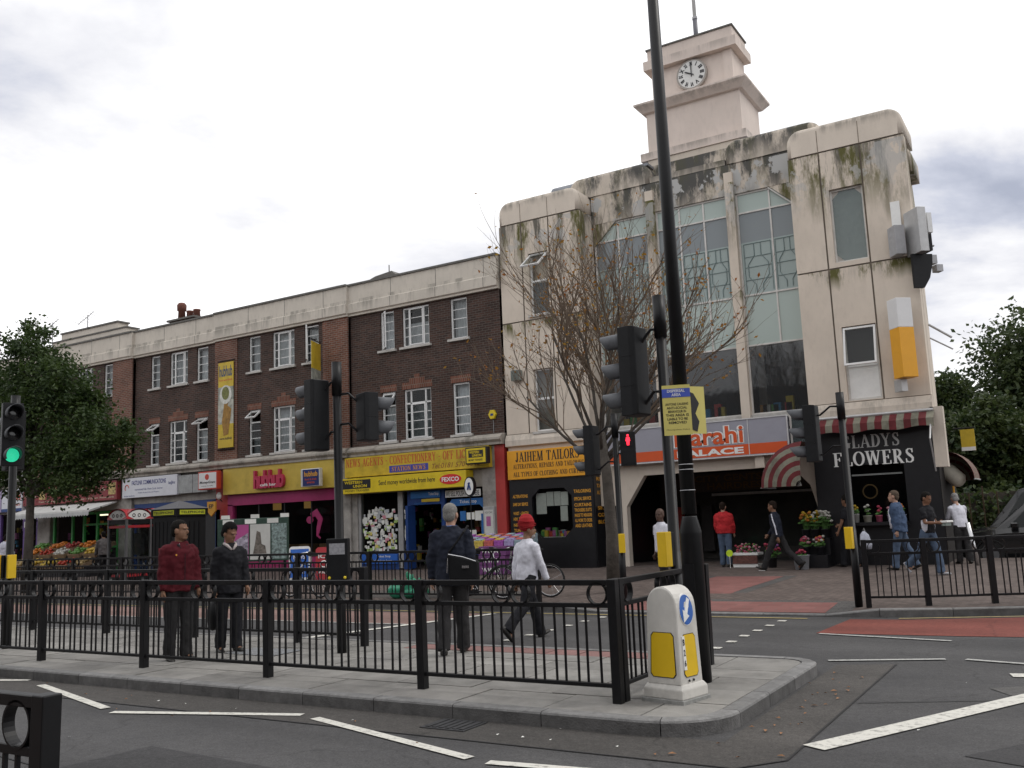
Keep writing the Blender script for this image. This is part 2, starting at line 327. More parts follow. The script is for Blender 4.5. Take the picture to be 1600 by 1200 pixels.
# base palette
asph = None
white_p = mat('white_paint', (.72, .72, .70), .45, .08, 5, dirt=.2)
black_metal = mat('black_enamel', (.006, .006, .007), .42, .3, 9, spec=.3, dirt=.3)
black_plastic = mat('black_plastic', (.009, .0095, .011), .55, .2, 9, spec=.25)
grey_metal = mat('grey_metal', (.32, .32, .33), .45, .15, 6, metal=.6)
alu = mat('aluminium', (.62, .62, .62), .4, .1, 6, metal=.3)
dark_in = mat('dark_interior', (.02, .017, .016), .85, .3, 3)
yellow_refl = mat('yellow_panel', (.72, .47, .015), .4, .06, 4, dirt=.15)
red_paint = mat('red_paint', (.42, .045, .04), .5, .1, 4)
print_black = mat('print_black', (.015, .015, .018), .5, .05)
print_white = mat('print_white', (.78, .78, .76), .5, .05)
paper = mat('paper', (.72, .72, .68), .7, .08, 12, rnd=.15)
# ------------------------------------------------------------------ ground
def asphalt(name, c, c2, scale=1.0, speck=.48):
    m = bpy.data.materials.new(name); m.use_nodes = True; t = m.node_tree; p = t.nodes['Principled BSDF']; K = t.links
    g = nd(t, 'ShaderNodeNewGeometry')
    def nz(s, d=6, r=.6):
        q = nd(t, 'ShaderNodeTexNoise'); q.inputs['Scale'].default_value = s; q.inputs['Detail'].default_value = d; q.inputs['Roughness'].default_value = r; K.new(g.outputs['Position'], q.inputs['Vector']); return q
    a = nz(.45*scale, 7, .65); r1 = nd(t, 'ShaderNodeMapRange'); K.new(a.outputs['Fac'], r1.inputs[0]); r1.inputs[1].default_value = .35; r1.inputs[2].default_value = .65
    mi = nd(t, 'ShaderNodeMix', data_type='RGBA'); K.new(r1.outputs[0], mi.inputs[0]); mi.inputs[6].default_value = (*c, 1); mi.inputs[7].default_value = (*c2, 1)
    f = nz(58, 4, .8); r2 = nd(t, 'ShaderNodeMapRange'); K.new(f.outputs['Fac'], r2.inputs[0]); r2.inputs[1].default_value = .3; r2.inputs[2].default_value = .7; r2.inputs[3].default_value = 1-speck; r2.inputs[4].default_value = 1+speck*1.2
    f2 = nz(14, 5, .7); r5 = nd(t, 'ShaderNodeMapRange'); K.new(f2.outputs['Fac'], r5.inputs[0]); r5.inputs[1].default_value = .3; r5.inputs[2].default_value = .7; r5.inputs[3].default_value = .8; r5.inputs[4].default_value = 1.2
    # tyre-polished and stained tracks running along the road
    mp = nd(t, 'ShaderNodeMapping'); mp.inputs['Scale'].default_value = (.06, 1.3, 1); K.new(g.outputs['Position'], mp.inputs[0])
    q = nd(t, 'ShaderNodeTexNoise'); q.inputs['Scale'].default_value = 1; q.inputs['Detail'].default_value = 5; K.new(mp.outputs[0], q.inputs['Vector'])
    r3 = nd(t, 'ShaderNodeMapRange'); K.new(q.outputs['Fac'], r3.inputs[0]); r3.inputs[1].default_value = .35; r3.inputs[2].default_value = .65; r3.inputs[3].default_value = .84; r3.inputs[4].default_value = 1.12
    mm = nd(t, 'ShaderNodeMath', operation='MULTIPLY'); K.new(r2.outputs[0], mm.inputs[0]); K.new(r3.outputs[0], mm.inputs[1]); m6 = nd(t, 'ShaderNodeMath', operation='MULTIPLY'); K.new(mm.outputs[0], m6.inputs[0]); K.new(r5.outputs[0], m6.inputs[1]); mm = m6
    # thin cracks
    vo = nd(t, 'ShaderNodeTexVoronoi', feature='DISTANCE_TO_EDGE'); vo.inputs['Scale'].default_value = .3
    ds = nz(1.2, 4); va = nd(t, 'ShaderNodeVectorMath', operation='SCALE'); K.new(ds.outputs['Color'], va.inputs[0]); va.inputs['Scale'].default_value = .8
    vb = nd(t, 'ShaderNodeVectorMath', operation='ADD'); K.new(g.outputs['Position'], vb.inputs[0]); K.new(va.outputs[0], vb.inputs[1]); K.new(vb.outputs[0], vo.inputs['Vector'])
    r4 = nd(t, 'ShaderNodeMapRange'); K.new(vo.outputs['Distance'], r4.inputs[0]); r4.inputs[1].default_value = .0; r4.inputs[2].default_value = .006; r4.inputs[3].default_value = .72; r4.inputs[4].default_value = 1
    m5 = nd(t, 'ShaderNodeMath', operation='MULTIPLY'); K.new(mm.outputs[0], m5.inputs[0]); K.new(r4.outputs[0], m5.inputs[1])
    vm = nd(t, 'ShaderNodeVectorMath', operation='SCALE'); K.new(mi.outputs[2], vm.inputs[0]); K.new(m5.outputs[0], vm.inputs['Scale']); K.new(vm.outputs[0], p.inputs['Base Color'])
    p.inputs['Roughness'].default_value = .85; p.inputs['Specular IOR Level'].default_value = .3
    b = nd(t, 'ShaderNodeBump'); b.inputs['Strength'].default_value = .5; b.inputs['Distance'].default_value = .006; K.new(f.outputs['Fac'], b.inputs['Height']); K.new(b.outputs[0], p.inputs['Normal'])
    MATS[name] = m; return m
def worn(name, col, under, amt=.5, scale=14):
    """thermoplastic road paint, worn through to the asphalt in patches"""
    m = bpy.data.materials.new(name); m.use_nodes = True; t = m.node_tree; p = t.nodes['Principled BSDF']; K = t.links
    g = nd(t, 'ShaderNodeNewGeometry'); q = nd(t, 'ShaderNodeTexNoise'); q.inputs['Scale'].default_value = scale; q.inputs['Detail'].default_value = 9; q.inputs['Roughness'].default_value = .75; K.new(g.outputs['Position'], q.inputs['Vector'])
    r = nd(t, 'ShaderNodeMapRange'); K.new(q.outputs['Fac'], r.inputs[0]); r.inputs[1].default_value = .51; r.inputs[2].default_value = .66; r.inputs[3].default_value = 0; r.inputs[4].default_value = amt
    mi = nd(t, 'ShaderNodeMix', data_type='RGBA'); K.new(r.outputs[0], mi.inputs[0]); mi.inputs[6].default_value = (*col, 1); mi.inputs[7].default_value = (*under, 1); K.new(mi.outputs[2], p.inputs['Base Color'])
    p.inputs['Roughness'].default_value = .75; MATS[name] = m; return m
road_m = asphalt('asphalt', (.054, .053, .054), (.074, .072, .072))
patch_m = asphalt('asphalt_old', (.060, .056, .052), (.078, .072, .067), 2.0)
red_tar = asphalt('red_lane', (.155, .042, .032), (.185, .055, .042), 1.5, .25)
pink_tar = asphalt('pink_lane', (.20, .125, .11), (.24, .155, .135), 1.5, .2)
line_w = worn('road_white', (.60, .585, .53), (.09, .085, .08), .75)
line_f = worn('road_white_faint', (.40, .40, .38), (.07, .07, .07), .95, 22)
line_y = worn('road_yellow', (.42, .33, .12), (.09, .085, .07), .8)
road = M().poly([(-400, -300, 0), (400, -300, 0), (400, 500, 0), (-400, 500, 0)]).out('road', road_m); tag(road, kind='structure')
def sheet(name, pts, z, m, parent=road): return M().poly([(a, b, z) for a, b in pts]).out(name, m, parent)
def line(name, a, b, wd, z, m):
    a = Vector(a); b = Vector(b); d = (b-a).normalized(); n = Vector((-d.y, d.x))*wd/2; return sheet(name, [a-n, b-n, b+n, a+n], z, m)
sheet('old_asphalt_strip', [(-60, 6.28), (-2.2, 6.28), (-1.95, 6.6), (-1.95, 10.9), (-2.52, 10.7), (-2.5, 6.95), (-60, 6.95)], .004, patch_m)
light_m = asphalt('asphalt_light_patch', (.082, .079, .076), (.10, .096, .092), 2.0, .4); dark_pm = asphalt('asphalt_dark_patch', (.036, .035, .036), (.046, .045, .046), 2.0, .4); tar_m = mat('tar_seam', (.018, .018, .019), .5, .3, 9)
sheet('repair_patch', [(-.95, 9.75), (-.2, 10.3), (.9, 10.35), (3, 11.0), (3, 9.4), (.6, 9.3), (-.6, 9.2)], .005, light_m)
sheet('repair_patch', [(-6.8, 4.3), (-4.7, 4.1), (-4.6, 5.0), (-6.7, 5.15)], .005, dark_pm); sheet('repair_patch', [(-.9, 7.15), (.6, 6.6), (1.2, 7.6), (-.2, 8.2)], .005, dark_pm)
for a_, b_ in (((-60, 6.27), (-2.2, 6.27)), ((-2.2, 6.27), (-1.94, 6.6)), ((-1.94, 6.6), (-1.94, 10.9)), ((-9, 4.6), (-3.2, 3.9)), ((-1.9, 8.7), (-.4, 9.4)), ((-.4, 9.4), (.9, 12.4))): line('tar_seam', a_, b_, .018, .007, tar_m)
dg_ = M().box(-5.0, -4.55, 6.5, 6.86, .002, .012).out('drain_frame', mat('cast_iron', (.03, .03, .032), .6, .3, 20), road)
for k in range(6): M().box(-4.96+k*.068, -4.92+k*.068, 6.53, 6.83, .0125, .018).out('drain_bar', mat('cast_iron', None), road)
zz = [(-15.4, 6.86), (-13.35, 6.26), (-13.15, 6.24), (-11.24, 6.88), (-10.73, 6.70), (-8.58, 6.05), (-8.33, 5.94), (-6.37, 6.53), (-6.15, 6.46), (-4.02, 5.81), (-3.83, 5.76), (-1.75, 6.0)]
for i in range(0, len(zz), 2): line('zigzag_line', zz[i], zz[i+1], .10, .010, line_w)
line('lane_line', (-1.86, 7.0), (.35, 11.3), .20, .010, line_w)
line('lane_line', (-.82, 10.50), (.9, 10.9), .20, .010, line_w)
for a, b in (((-2.66, 10.93), (-1.51, 11.36)), ((-1.31, 11.4), (.6, 10.9)), ((-1.62, 12.85), (-3.3, 13.2))): line('dashed_line', a, b, .08, .012, line_f)
sheet('red_bus_lane', [(-3.36, 13.26), (-1.6, 13.35), (6, 14.1), (6, 18.6), (-.9, 15.66), (-2.5, 15.05), (-3.27, 15.0)], .006, red_tar)
sheet('pink_cycle_lane', [(-70, 13.0), (-10.1, 13.0), (-9.75, 14.75), (-70, 14.75)], .006, pink_tar)
line('lane_edge_line', (-70, 12.95), (-10.2, 12.95), .08, .010, line_f)
line('stop_line', (-10.75, 10.75), (-9.55, 14.75), .16, .012, line_w)
line('yellow_line', (-70, 14.95), (-3.9, 14.95), .07, .010, line_y); line('yellow_line', (-2.6, 15.16), (-.9, 15.78), .06, .012, line_y); line('yellow_line', (-.9, 15.78), (8, 19.7), .06, .012, line_y)
stud = M().box(-.06, .06, -.06, .06, 0, .006).mesh('crossing_stud', line_w)
for k in range(7):
    for X in (-4.18, -7.25):
        link('crossing_stud', stud, road, (X+random.uniform(-.02, .02), 10.95+k*.6, .008))
# --- traffic island
slab_m = mat('concrete_slab', (.235, .226, .21), .8, .2, 3.2, bump=.3, bscale=90, rnd=.13, dirt=.4)
slab_y = mat('concrete_slab_dark', (.22, .21, .195), .8, .18, 3.2, bump=.25, bscale=90, rnd=.12, dirt=.3)
kerb_m = mat('granite_kerb', (.19, .187, .183), .75, .25, 12, bump=.35, bscale=70, rnd=.14, dirt=.45)
tact_m = mat('pink_tactile', (.21, .115, .105), .8, .15, 6, rnd=.1, dirt=.2, bump=.5, bscale=45)
ISL = .12
isl = M().prism([(-70, 7.03), (-3.1, 7.03), (-2.72, 7.5), (-2.72, 9.95), (-2.95, 10.2), (-70, 10.2)], .0, .075, 'z').out('island', mat('joint_sand', (.03, .027, .024), .95, .2, 10)); tag(isl, kind='structure')
pav_seed = random.Random(3)
def slab(x0, x1, y0, y1, parent=isl, m=slab_m, z=ISL, corner=None, name='paving_slab', zf=None):
    g = .008; dz = pav_seed.uniform(-.003, .003)
    pts = [(x0+g, y0+g), (x1-g, y0+g), (x1-g, y1-g), (x0+g, y1-g)]
    if corner:
        cx_, cy_, r, i = corner
        a0 = {1: -90, 2: 0}[i]; arc = [(cx_+r*math.cos(R(a0+a)), cy_+r*math.sin(R(a0+a))) for a in range(0, 91, 15)]
        pts = pts[:i] + arc + pts[i+1:]
    b = M().prism(pts, z-.05+dz, z+dz, 'z')
    if zf: b.v = [(p[0], p[1], p[2]-z+zf(p[1])) for p in b.v]
    b.out(name, m, parent, off=Vector((0, 0, 0)))
rows = [7.05, 7.68, 8.31, 8.94, 9.40, 10.2]
for r in range(5):
    y0, y1 = rows[r], rows[r+1]; xx = -2.70; first = True; k = 0
    while xx > -24:
        wd = (.78 if r % 2 else .52) if first else .9
        x0 = xx-wd
        if r == 4:
            if first: x0 = -3.45
            elif abs(xx+3.45) < .01: x0 = -4.0
            if abs(xx+4.0) < .01:
                for q in range(9):
                    slab(-4.0-.42*(q+1), -4.0-.42*q, 9.8, 10.2, m=tact_m, z=ISL+.002, name='tactile_slab')
                    if q % 2 == 0: slab(-4.0-.42*min(9, q+2), -4.0-.42*q, 9.4, 9.8)
                xx = -4.0-.42*9; continue
        cn = None
        if first and r == 0: cn = (-3.15, 7.5, .44, 1)
        if first and r == 4: cn = (-2.95, 9.95, .24, 2)
        slab(x0, xx, y0, y1, corner=cn, m=slab_y if pav_seed.random() < .12 else slab_m); xx = x0; first = False
M().box(-70, -24.4, 7.05, 10.2, .085, .118).out('far_paving', slab_m, isl, off=Vector((0, 0, 0)))
shade_m = mat('shaded_kerb_face', (.105, .102, .10), .85, .3, 7, bump=.4, bscale=60, rnd=.2, dirt=.4)  # upright kerb faces: shadow painted in as a darker stone, with dirt blotches
def kerb_run(path, parent, lens=.9, wd=.145, z0=-.02, z1=.125, inward=1, zfun=None, m=kerb_m, name='kerb_stone'):
    """kerb stones along a polyline; inward=+1 puts the stone on the left of the direction of travel"""
    P = [Vector(p) for p in path]; nrm = []
    for i in range(len(P)):
        d = (P[min(i+1, len(P)-1)]-P[max(i-1, 0)]).normalized(); nrm.append(Vector((-d.y, d.x))*inward)
    seg = []; acc = 0; cur = [0]
    pts = [(P[0], nrm[0])]
    for i in range(len(P)-1):
        d = P[i+1]-P[i]; ln = d.length; k = max(1, round(ln/lens)) if ln > lens*.75 else 1
        for j in range(1, k+1): pts.append((P[i]+d*j/k, nrm[i].lerp(nrm[i+1], j/k) if ln < lens*.75 else (nrm[i+1] if j == k else Vector((-d.y, d.x)).normalized()*inward)))
    i = 0
    while i < len(pts)-1:
        j = i+1; ln = (pts[j][0]-pts[i][0]).length
        while j < len(pts)-1 and ln < lens*1.05 and (pts[j+1][0]-pts[j][0]).length < lens*.5: ln += (pts[j+1][0]-pts[j][0]).length; j += 1
        rings = []
        for q in range(i, j+1):
            p, n = pts[q]; p = p.copy()
            d = (pts[min(q+1, len(pts)-1)][0]-pts[max(q-1, 0)][0]).normalized()
            if q == i: p += d*.004
            if q == j: p -= d*.004
            t = zfun(p.x) if zfun else z1; ch = .022; a = p; b2 = p+n*ch; e2 = p+n*wd
            rings.append([(a.x, a.y, z0), (a.x, a.y, t-ch), (a.x+n.x*ch*.3, a.y+n.y*ch*.3, t-ch*.3), (b2.x, b2.y, t), (e2.x, e2.y, t), (e2.x, e2.y, z0)])
        b = M(); nr = len(rings); b.loft(rings); o = b.out(name, [m, shade_m], parent, off=Vector((0, 0, 0)))
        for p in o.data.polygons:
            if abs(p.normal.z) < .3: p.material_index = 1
        i = j
def arc(cx_, cy_, r, a0, a1, n=6): return [(cx_+r*math.cos(R(a0+(a1-a0)*i/n)), cy_+r*math.sin(R(a0+(a1-a0)*i/n))) for i in range(n+1)]
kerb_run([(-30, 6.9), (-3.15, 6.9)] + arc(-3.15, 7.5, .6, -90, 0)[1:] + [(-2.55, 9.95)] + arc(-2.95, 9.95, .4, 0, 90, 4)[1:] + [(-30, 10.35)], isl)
M().box(-70, -30.01, 6.9, 10.35, -.02, .124).out('far_kerb', kerb_m, isl, off=Vector((0, 0, 0)))
sheet('manhole_cover', [(-9.9, 8.7), (-9.0, 8.7), (-9.0, 9.25), (-9.9, 9.25)], ISL+.006, mat('worn_steel', (.30, .31, .32), .45, .3, 20, metal=.5), isl)
# --- far pavement
def zp(y): return .12+max(0, y-15.3)/9.1*.13
paver_m = brick_mat('block_paving', (.105, .082, .073), (.145, .115, .102), (.05, .045, .042), .2, .1, .006, 'xy', .85, .5, R(45), .22)
pink_m = brick_mat('pink_block_paving', (.19, .082, .074), (.235, .105, .095), (.14, .10, .09), .4, .2, .006, 'xy', .85, .4, 0, .15)
dark_m = brick_mat('dark_block_paving', (.085, .08, .078), (.11, .105, .10), (.05, .05, .05), .2, .1, .006, 'xy', .85, .4, 0, .15)
def drop(x):
    if x < -8.6 or x > -2.9: return 0
    if x < -7.7: return (x+8.6)/.9
    if x > -3.7: return 1-(x+3.7)/.8
    return 1
def zg(x, y): return zp(y)-.088*drop(x)*max(0, min(1, 1-(y-15.45)/1.5))
def yk(x):
    K = K1
    for i in range(len(K)-1):
        if K[i][0] <= x <= K[i+1][0]: return K[i][1]+(K[i+1][1]-K[i][1])*(x-K[i][0])/(K[i+1][0]-K[i][0])
    return K[-1][1]
def gsheet(name, xs, ys, dz, m, parent=None):
    b = M(); n = len(ys)
    for x in xs:
        for y in ys: b.v.append((x, max(y, yk(x)+.1), zg(x, max(y, yk(x)+.1))+dz))
    for i in range(len(xs)-1):
        for j in range(n-1):
            if b.v[i*n+j+1][1]-b.v[i*n+j][1] > 1e-4 or b.v[(i+1)*n+j+1][1]-b.v[(i+1)*n+j][1] > 1e-4: b.f.append((i*n+j, (i+1)*n+j, (i+1)*n+j+1, i*n+j+1))
    return b.out(name, m, parent)
def fr_(a, c, n): return [a+(c-a)*i/n for i in range(n+1)]
K1 = [(-70, 15.3), (-4.2, 15.3), (-2.9, 15.34), (-1.9, 15.62), (-.9, 16.0), (2, 17.25), (12, 21.7)]
pav = gsheet('pavement', [-70, -40, -20, -9.5, -8.6]+fr_(-8.6, -7.7, 6)[1:]+[-6, -3.7]+fr_(-3.7, -2.9, 6)[1:]+[-2.4, -1.9, -.9, 2, 7, 12], fr_(15.3, 17.0, 10)+[18, 20, 22, 24.4, 26.4], 0, paver_m); tag(pav, kind='structure')
M().poly([(-2.9, 26.4, .25), (12, 26.4, .25), (12, 26.4, 0), (-2.9, 26.4, 0)]).out('rear_kerb', kerb_m, pav)
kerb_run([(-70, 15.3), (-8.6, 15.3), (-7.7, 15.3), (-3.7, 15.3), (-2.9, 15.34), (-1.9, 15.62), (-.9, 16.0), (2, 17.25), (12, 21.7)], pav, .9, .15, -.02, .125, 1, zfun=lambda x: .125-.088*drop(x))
gsheet('dark_border', fr_(-7.75, -3.35, 12), fr_(15.46, 16.60, 6), .004, dark_m, pav); gsheet('dark_border', [-7.75, -5.72], [16.6, 18, 20, 21.45], .004, dark_m, pav)
gsheet('tactile_strip', fr_(-7.6, -3.75, 12), fr_(15.46, 16.42, 6), .009, pink_m, pav); gsheet('tactile_strip', [-7.55, -5.98], [16.42, 18, 20, 21.25], .009, pink_m, pav)
gsheet('old_asphalt_patch', [-15, -12, -10.2], [16.25, 16.9, 17.7], .004, patch_m, pav)
np_ = M().prism([(-70, -15.9), (9, -15.9), (9, 1.5), (.5, 2.6), (-1, 2.72), (-70, 2.72)], -.02, .05, 'z').out('near_pavement', paver_m); tag(np_, kind='structure')
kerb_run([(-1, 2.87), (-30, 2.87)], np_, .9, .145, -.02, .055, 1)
# white line and car park beyond the flower shop
line('parking_line', (-2.8, 27.4), (14, 27.4), .12, .010, line_w)
# litter in the gutter by the island nose
lit = M()
for k in range(46):
    if k < 26: x, y = -2.42+random.gauss(.16, .12), random.uniform(7.2, 10.3)
    else: x, y = random.uniform(-11, -1), 6.75+random.gauss(-.35, .4)
    s = random.uniform(.012, .035); a = random.uniform(0, 6.3)
    if -12 < x < -2.6 and y > 6.85: continue
    lit.add([(x+s*math.cos(a), y+s*math.sin(a), .014), (x+s*.5*math.cos(a+1.6), y+s*.5*math.sin(a+1.6), .02), (x-s*math.cos(a), y-s*math.sin(a), .016), (x+s*.5*math.cos(a-1.6), y+s*.5*math.sin(a-1.6), .024)], [(0, 1, 2, 3)])
tag(lit.out('gutter_litter', mat('dead_leaf', (.26, .13, .06), .8, .5, 30)), 'scattered dead leaves and scraps in the gutter round the island', 'litter', kind='stuff')
lit2 = M()
for k in range(34):
    x, y = random.uniform(-9, 1), random.uniform(5, 10.5)
    if y > 6.9 and x < -2.5: y = 6.5
    s = random.uniform(.008, .022); a = random.uniform(0, 6)
    lit2.add([(x+s*math.cos(a), y+s*math.sin(a), .013), (x+s*math.cos(a+2), y+s*math.sin(a+2), .018), (x+s*math.cos(a+4), y+s*math.sin(a+4), .013)], [(0, 1, 2)])
tag(lit2.out('paper_scraps', paper), 'tiny pale paper scraps and gum spots on the near road', 'litter', kind='stuff')
# ------------------------------------------------------------------ brick parade
F = 24.4
brick_d = brick_mat('dark_brick', (.046, .028, .024), (.085, .045, .035), (.105, .092, .08), .225, .075, .009)
brick_r = brick_mat('red_brick', (.13, .055, .037), (.20, .083, .054), (.22, .19, .165), .225, .075, .009)
soldier = brick_mat('soldier_brick', (.14, .05, .032), (.20, .072, .045), (.20, .17, .14), .075, .225, .009)
cream = stain_mat('cream_parapet', (.60, .55, .48), ((9.55, .5, .55), (10.2, .35, .3)), soil=.35)
stone = stain_mat('stone_band', (.40, .365, .32), ((4.5, .5, .7), (4.2, .4, .6)), soil=.55)
coping_m = mat('coping', (.13, .125, .115), .8, .3, 8)
upvc = mat('white_frame', (.74, .74, .73), .4, .05, 4, dirt=.12)
sill_m = mat('stone_sill', (.50, .48, .45), .7, .15, 6, dirt=.3)
pane_m = glass('window_glass', (.03, .035, .04), .82, .03, 1.45)
pane_dk = glass('shop_glass', (.006, .007, .008), .75, .03, 1.3)
net_m = mat('net_curtain', (.62, .62, .66), .9, .18, 5, rnd=.2)
net_d = mat('dim_blind', (.16, .17, .18), .9, .3, 4, rnd=.5)
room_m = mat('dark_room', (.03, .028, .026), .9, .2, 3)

def wall_holes(x0, x1, z0, z1, holes, y, depth=.14):
    """front skin with real openings and reveals"""
    b = M(); xs = sorted({x0, x1, *[h[0] for h in holes], *[h[1] for h in holes]}); zs = sorted({z0, z1, *[h[2] for h in holes], *[h[3] for h in holes]})
    for i in range(len(xs)-1):
        for j in range(len(zs)-1):
            cx_, cz = (xs[i]+xs[i+1])/2, (zs[j]+zs[j+1])/2
            if any(h[0] < cx_ < h[1] and h[2] < cz < h[3] for h in holes): continue
            b.poly([(xs[i], y, zs[j]), (xs[i+1], y, zs[j]), (xs[i+1], y, zs[j+1]), (xs[i], y, zs[j+1])])
    for a, c, e_, g in holes:
        y2 = y+depth
        b.poly([(a, y, e_), (a, y2, e_), (a, y2, g), (a, y, g)]); b.poly([(c, y, e_), (c, y, g), (c, y2, g), (c, y2, e_)])
        b.poly([(a, y, e_), (c, y, e_), (c, y2, e_), (a, y2, e_)]); b.poly([(a, y, g), (a, y2, g), (c, y2, g), (c, y, g)])
    return b
def frame_bars(b, x0, x1, z0, z1, y, t=.05, d=.06):
    b.box(x0, x0+t, y, y+d, z0, z1); b.box(x1-t, x1, y, y+d, z0, z1); b.box(x0+t, x1-t, y, y+d, z0, z0+t); b.box(x0+t, x1-t, y, y+d, z1-t, z1)
def glazed(parent, x0, x1, z0, z1, y, nx, nz, bar=.022, gm=None):
    """individual panes with real bars between them"""
    for i in range(nx):
        for j in range(nz):
            a = x0+(x1-x0)*i/nx; c = x0+(x1-x0)*(i+1)/nx; e_ = z0+(z1-z0)*j/nz; g = z0+(z1-z0)*(j+1)/nz
            M().poly([(a, y, e_), (c, y, e_), (c, y, g), (a, y, g)]).out('pane', gm or pane_m, parent)
    b = M()
    for i in range(1, nx): q = x0+(x1-x0)*i/nx; b.box(q-bar/2, q+bar/2, y-.015, y+.01, z0, z1)
    for j in range(1, nz): q = z0+(z1-z0)*j/nz; b.box(x0, x1, y-.014, y+.009, q-bar/2, q+bar/2)
    if b.f: b.out('glazing_bar', upvc, parent)
def tilt_sash(parent, x0, x1, z0, z1, y, ang, gm=None):
    """top-hung light swung outwards"""
    h = z1-z0; b = M(); frame_bars(b, x0, x1, -h, 0, 0, .05, .05)
    rot = Matrix.Rotation(-R(ang), 3, 'X'); off = Vector((0, y-.02, z1))
    b.v = [tuple(rot @ Vector((p[0], p[1]-0, p[2])) + off) for p in b.v]
    s = b.out('open_sash', upvc, parent); p = M().poly([(x0+.04, .02, -h+.04), (x1-.04, .02, -h+.04), (x1-.04, .02, -.04), (x0+.04, .02, -.04)])
    p.v = [tuple(rot @ Vector(q) + off) for q in p.v]; p.out('pane', gm or pane_m, parent)
def curtains(parent, x0, x1, z0, z1, y, kind):
    b = M(); n = 14
    for i in range(n):
        a = x0+(x1-x0)*i/n; c = x0+(x1-x0)*(i+1)/n; ya = y+.02*math.sin(i*1.9); yb = y+.02*math.sin((i+1)*1.9)
        b.poly([(a, ya, z0), (c, yb, z0), (c, yb, z1), (a, ya, z1)])
    b.out('curtain', kind, parent)
def house_window(parent, x0, x1, z0, z1, y, style, rng):
    f = M(); yy = y+.06; frame_bars(f, x0, x1, z0, z1, yy, .055, .06)
    low = z1 < 7
    if style == 'wide':
        a = x0+(x1-x0)*.23; c = x0+(x1-x0)*.77; f.box(a-.025, a+.025, yy, yy+.06, z0+.055, z1-.055); f.box(c-.025, c+.025, yy, yy+.06, z0+.055, z1-.055)
        cols = [(x0+.055, a-.025), (a+.025, c-.025), (c+.025, x1-.055)]
    else: cols = [(x0+.055, x1-.055)]
    zt = z1-.055
    if low:
        zt = z0+(z1-z0)*.72; f.box(x0+.055, x1-.055, yy, yy+.06, zt-.025, zt+.025)
    win = f.out('window', upvc, parent)
    M().box(x0-.09, x1+.09, y-.09, y+.10, z0-.075, z0-.001).out('sill', sill_m, win)
    openk = None
    for ci, (a, c) in enumerate(cols):
        glazed(win, a, c, z0+.055, zt-(.025 if low else 0), yy+.03, 1, 4 if not low else 4)
        if style == 'wide' and ci == 1:
            g = M(); frame_bars(g, a, c, z0+.055, zt-(.025 if low else 0), yy-.02, .035, .03); g.out('casement', upvc, win)
        if low:
            if style == 'narrow' and rng.random() < .72: tilt_sash(win, a, c, zt+.025, z1-.05, yy, rng.uniform(35, 62)); openk = 1
            else: M().poly([(a, yy+.03, zt+.025), (c, yy+.03, zt+.025), (c, yy+.03, z1-.055), (a, yy+.03, z1-.055)]).out('pane', pane_m, win)
    if not low and style == 'narrow' and rng.random() < .35:
        g = M(); frame_bars(g, 0, x1-x0-.1, z0+.05, z1-.05, 0, .045, .045); rot = Matrix.Rotation(-R(rng.uniform(40, 70)), 3, 'Z')
        g.v = [tuple(rot @ Vector(p) + Vector((x0+.05, yy-.02, 0))) for p in g.v]; g.out('open_casement', upvc, win)
    r = rng.random(); dk = net_m if r < .85 else net_d
    top = zt-.03 if openk else z1-.02
    curtains(win, x0+.02, x1-.02, z0+.02, top-(0 if r < .8 else .5), y+.26, dk)
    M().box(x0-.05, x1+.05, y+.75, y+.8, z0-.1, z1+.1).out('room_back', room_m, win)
    return win
def lintel(parent, x0, x1, z, y, stepped):
    b = M(); b.box(x0-.06, x1+.06, y-.012, y+.05, z, z+.225)
    if stepped:
        cxm = (x0+x1)/2; b.box(cxm-.32, cxm+.32, y-.012, y+.05, z+.226, z+.36); b.box(cxm-.11, cxm+.11, y-.012, y+.05, z+.361, z+.48)
    b.out('lintel', soldier, parent)
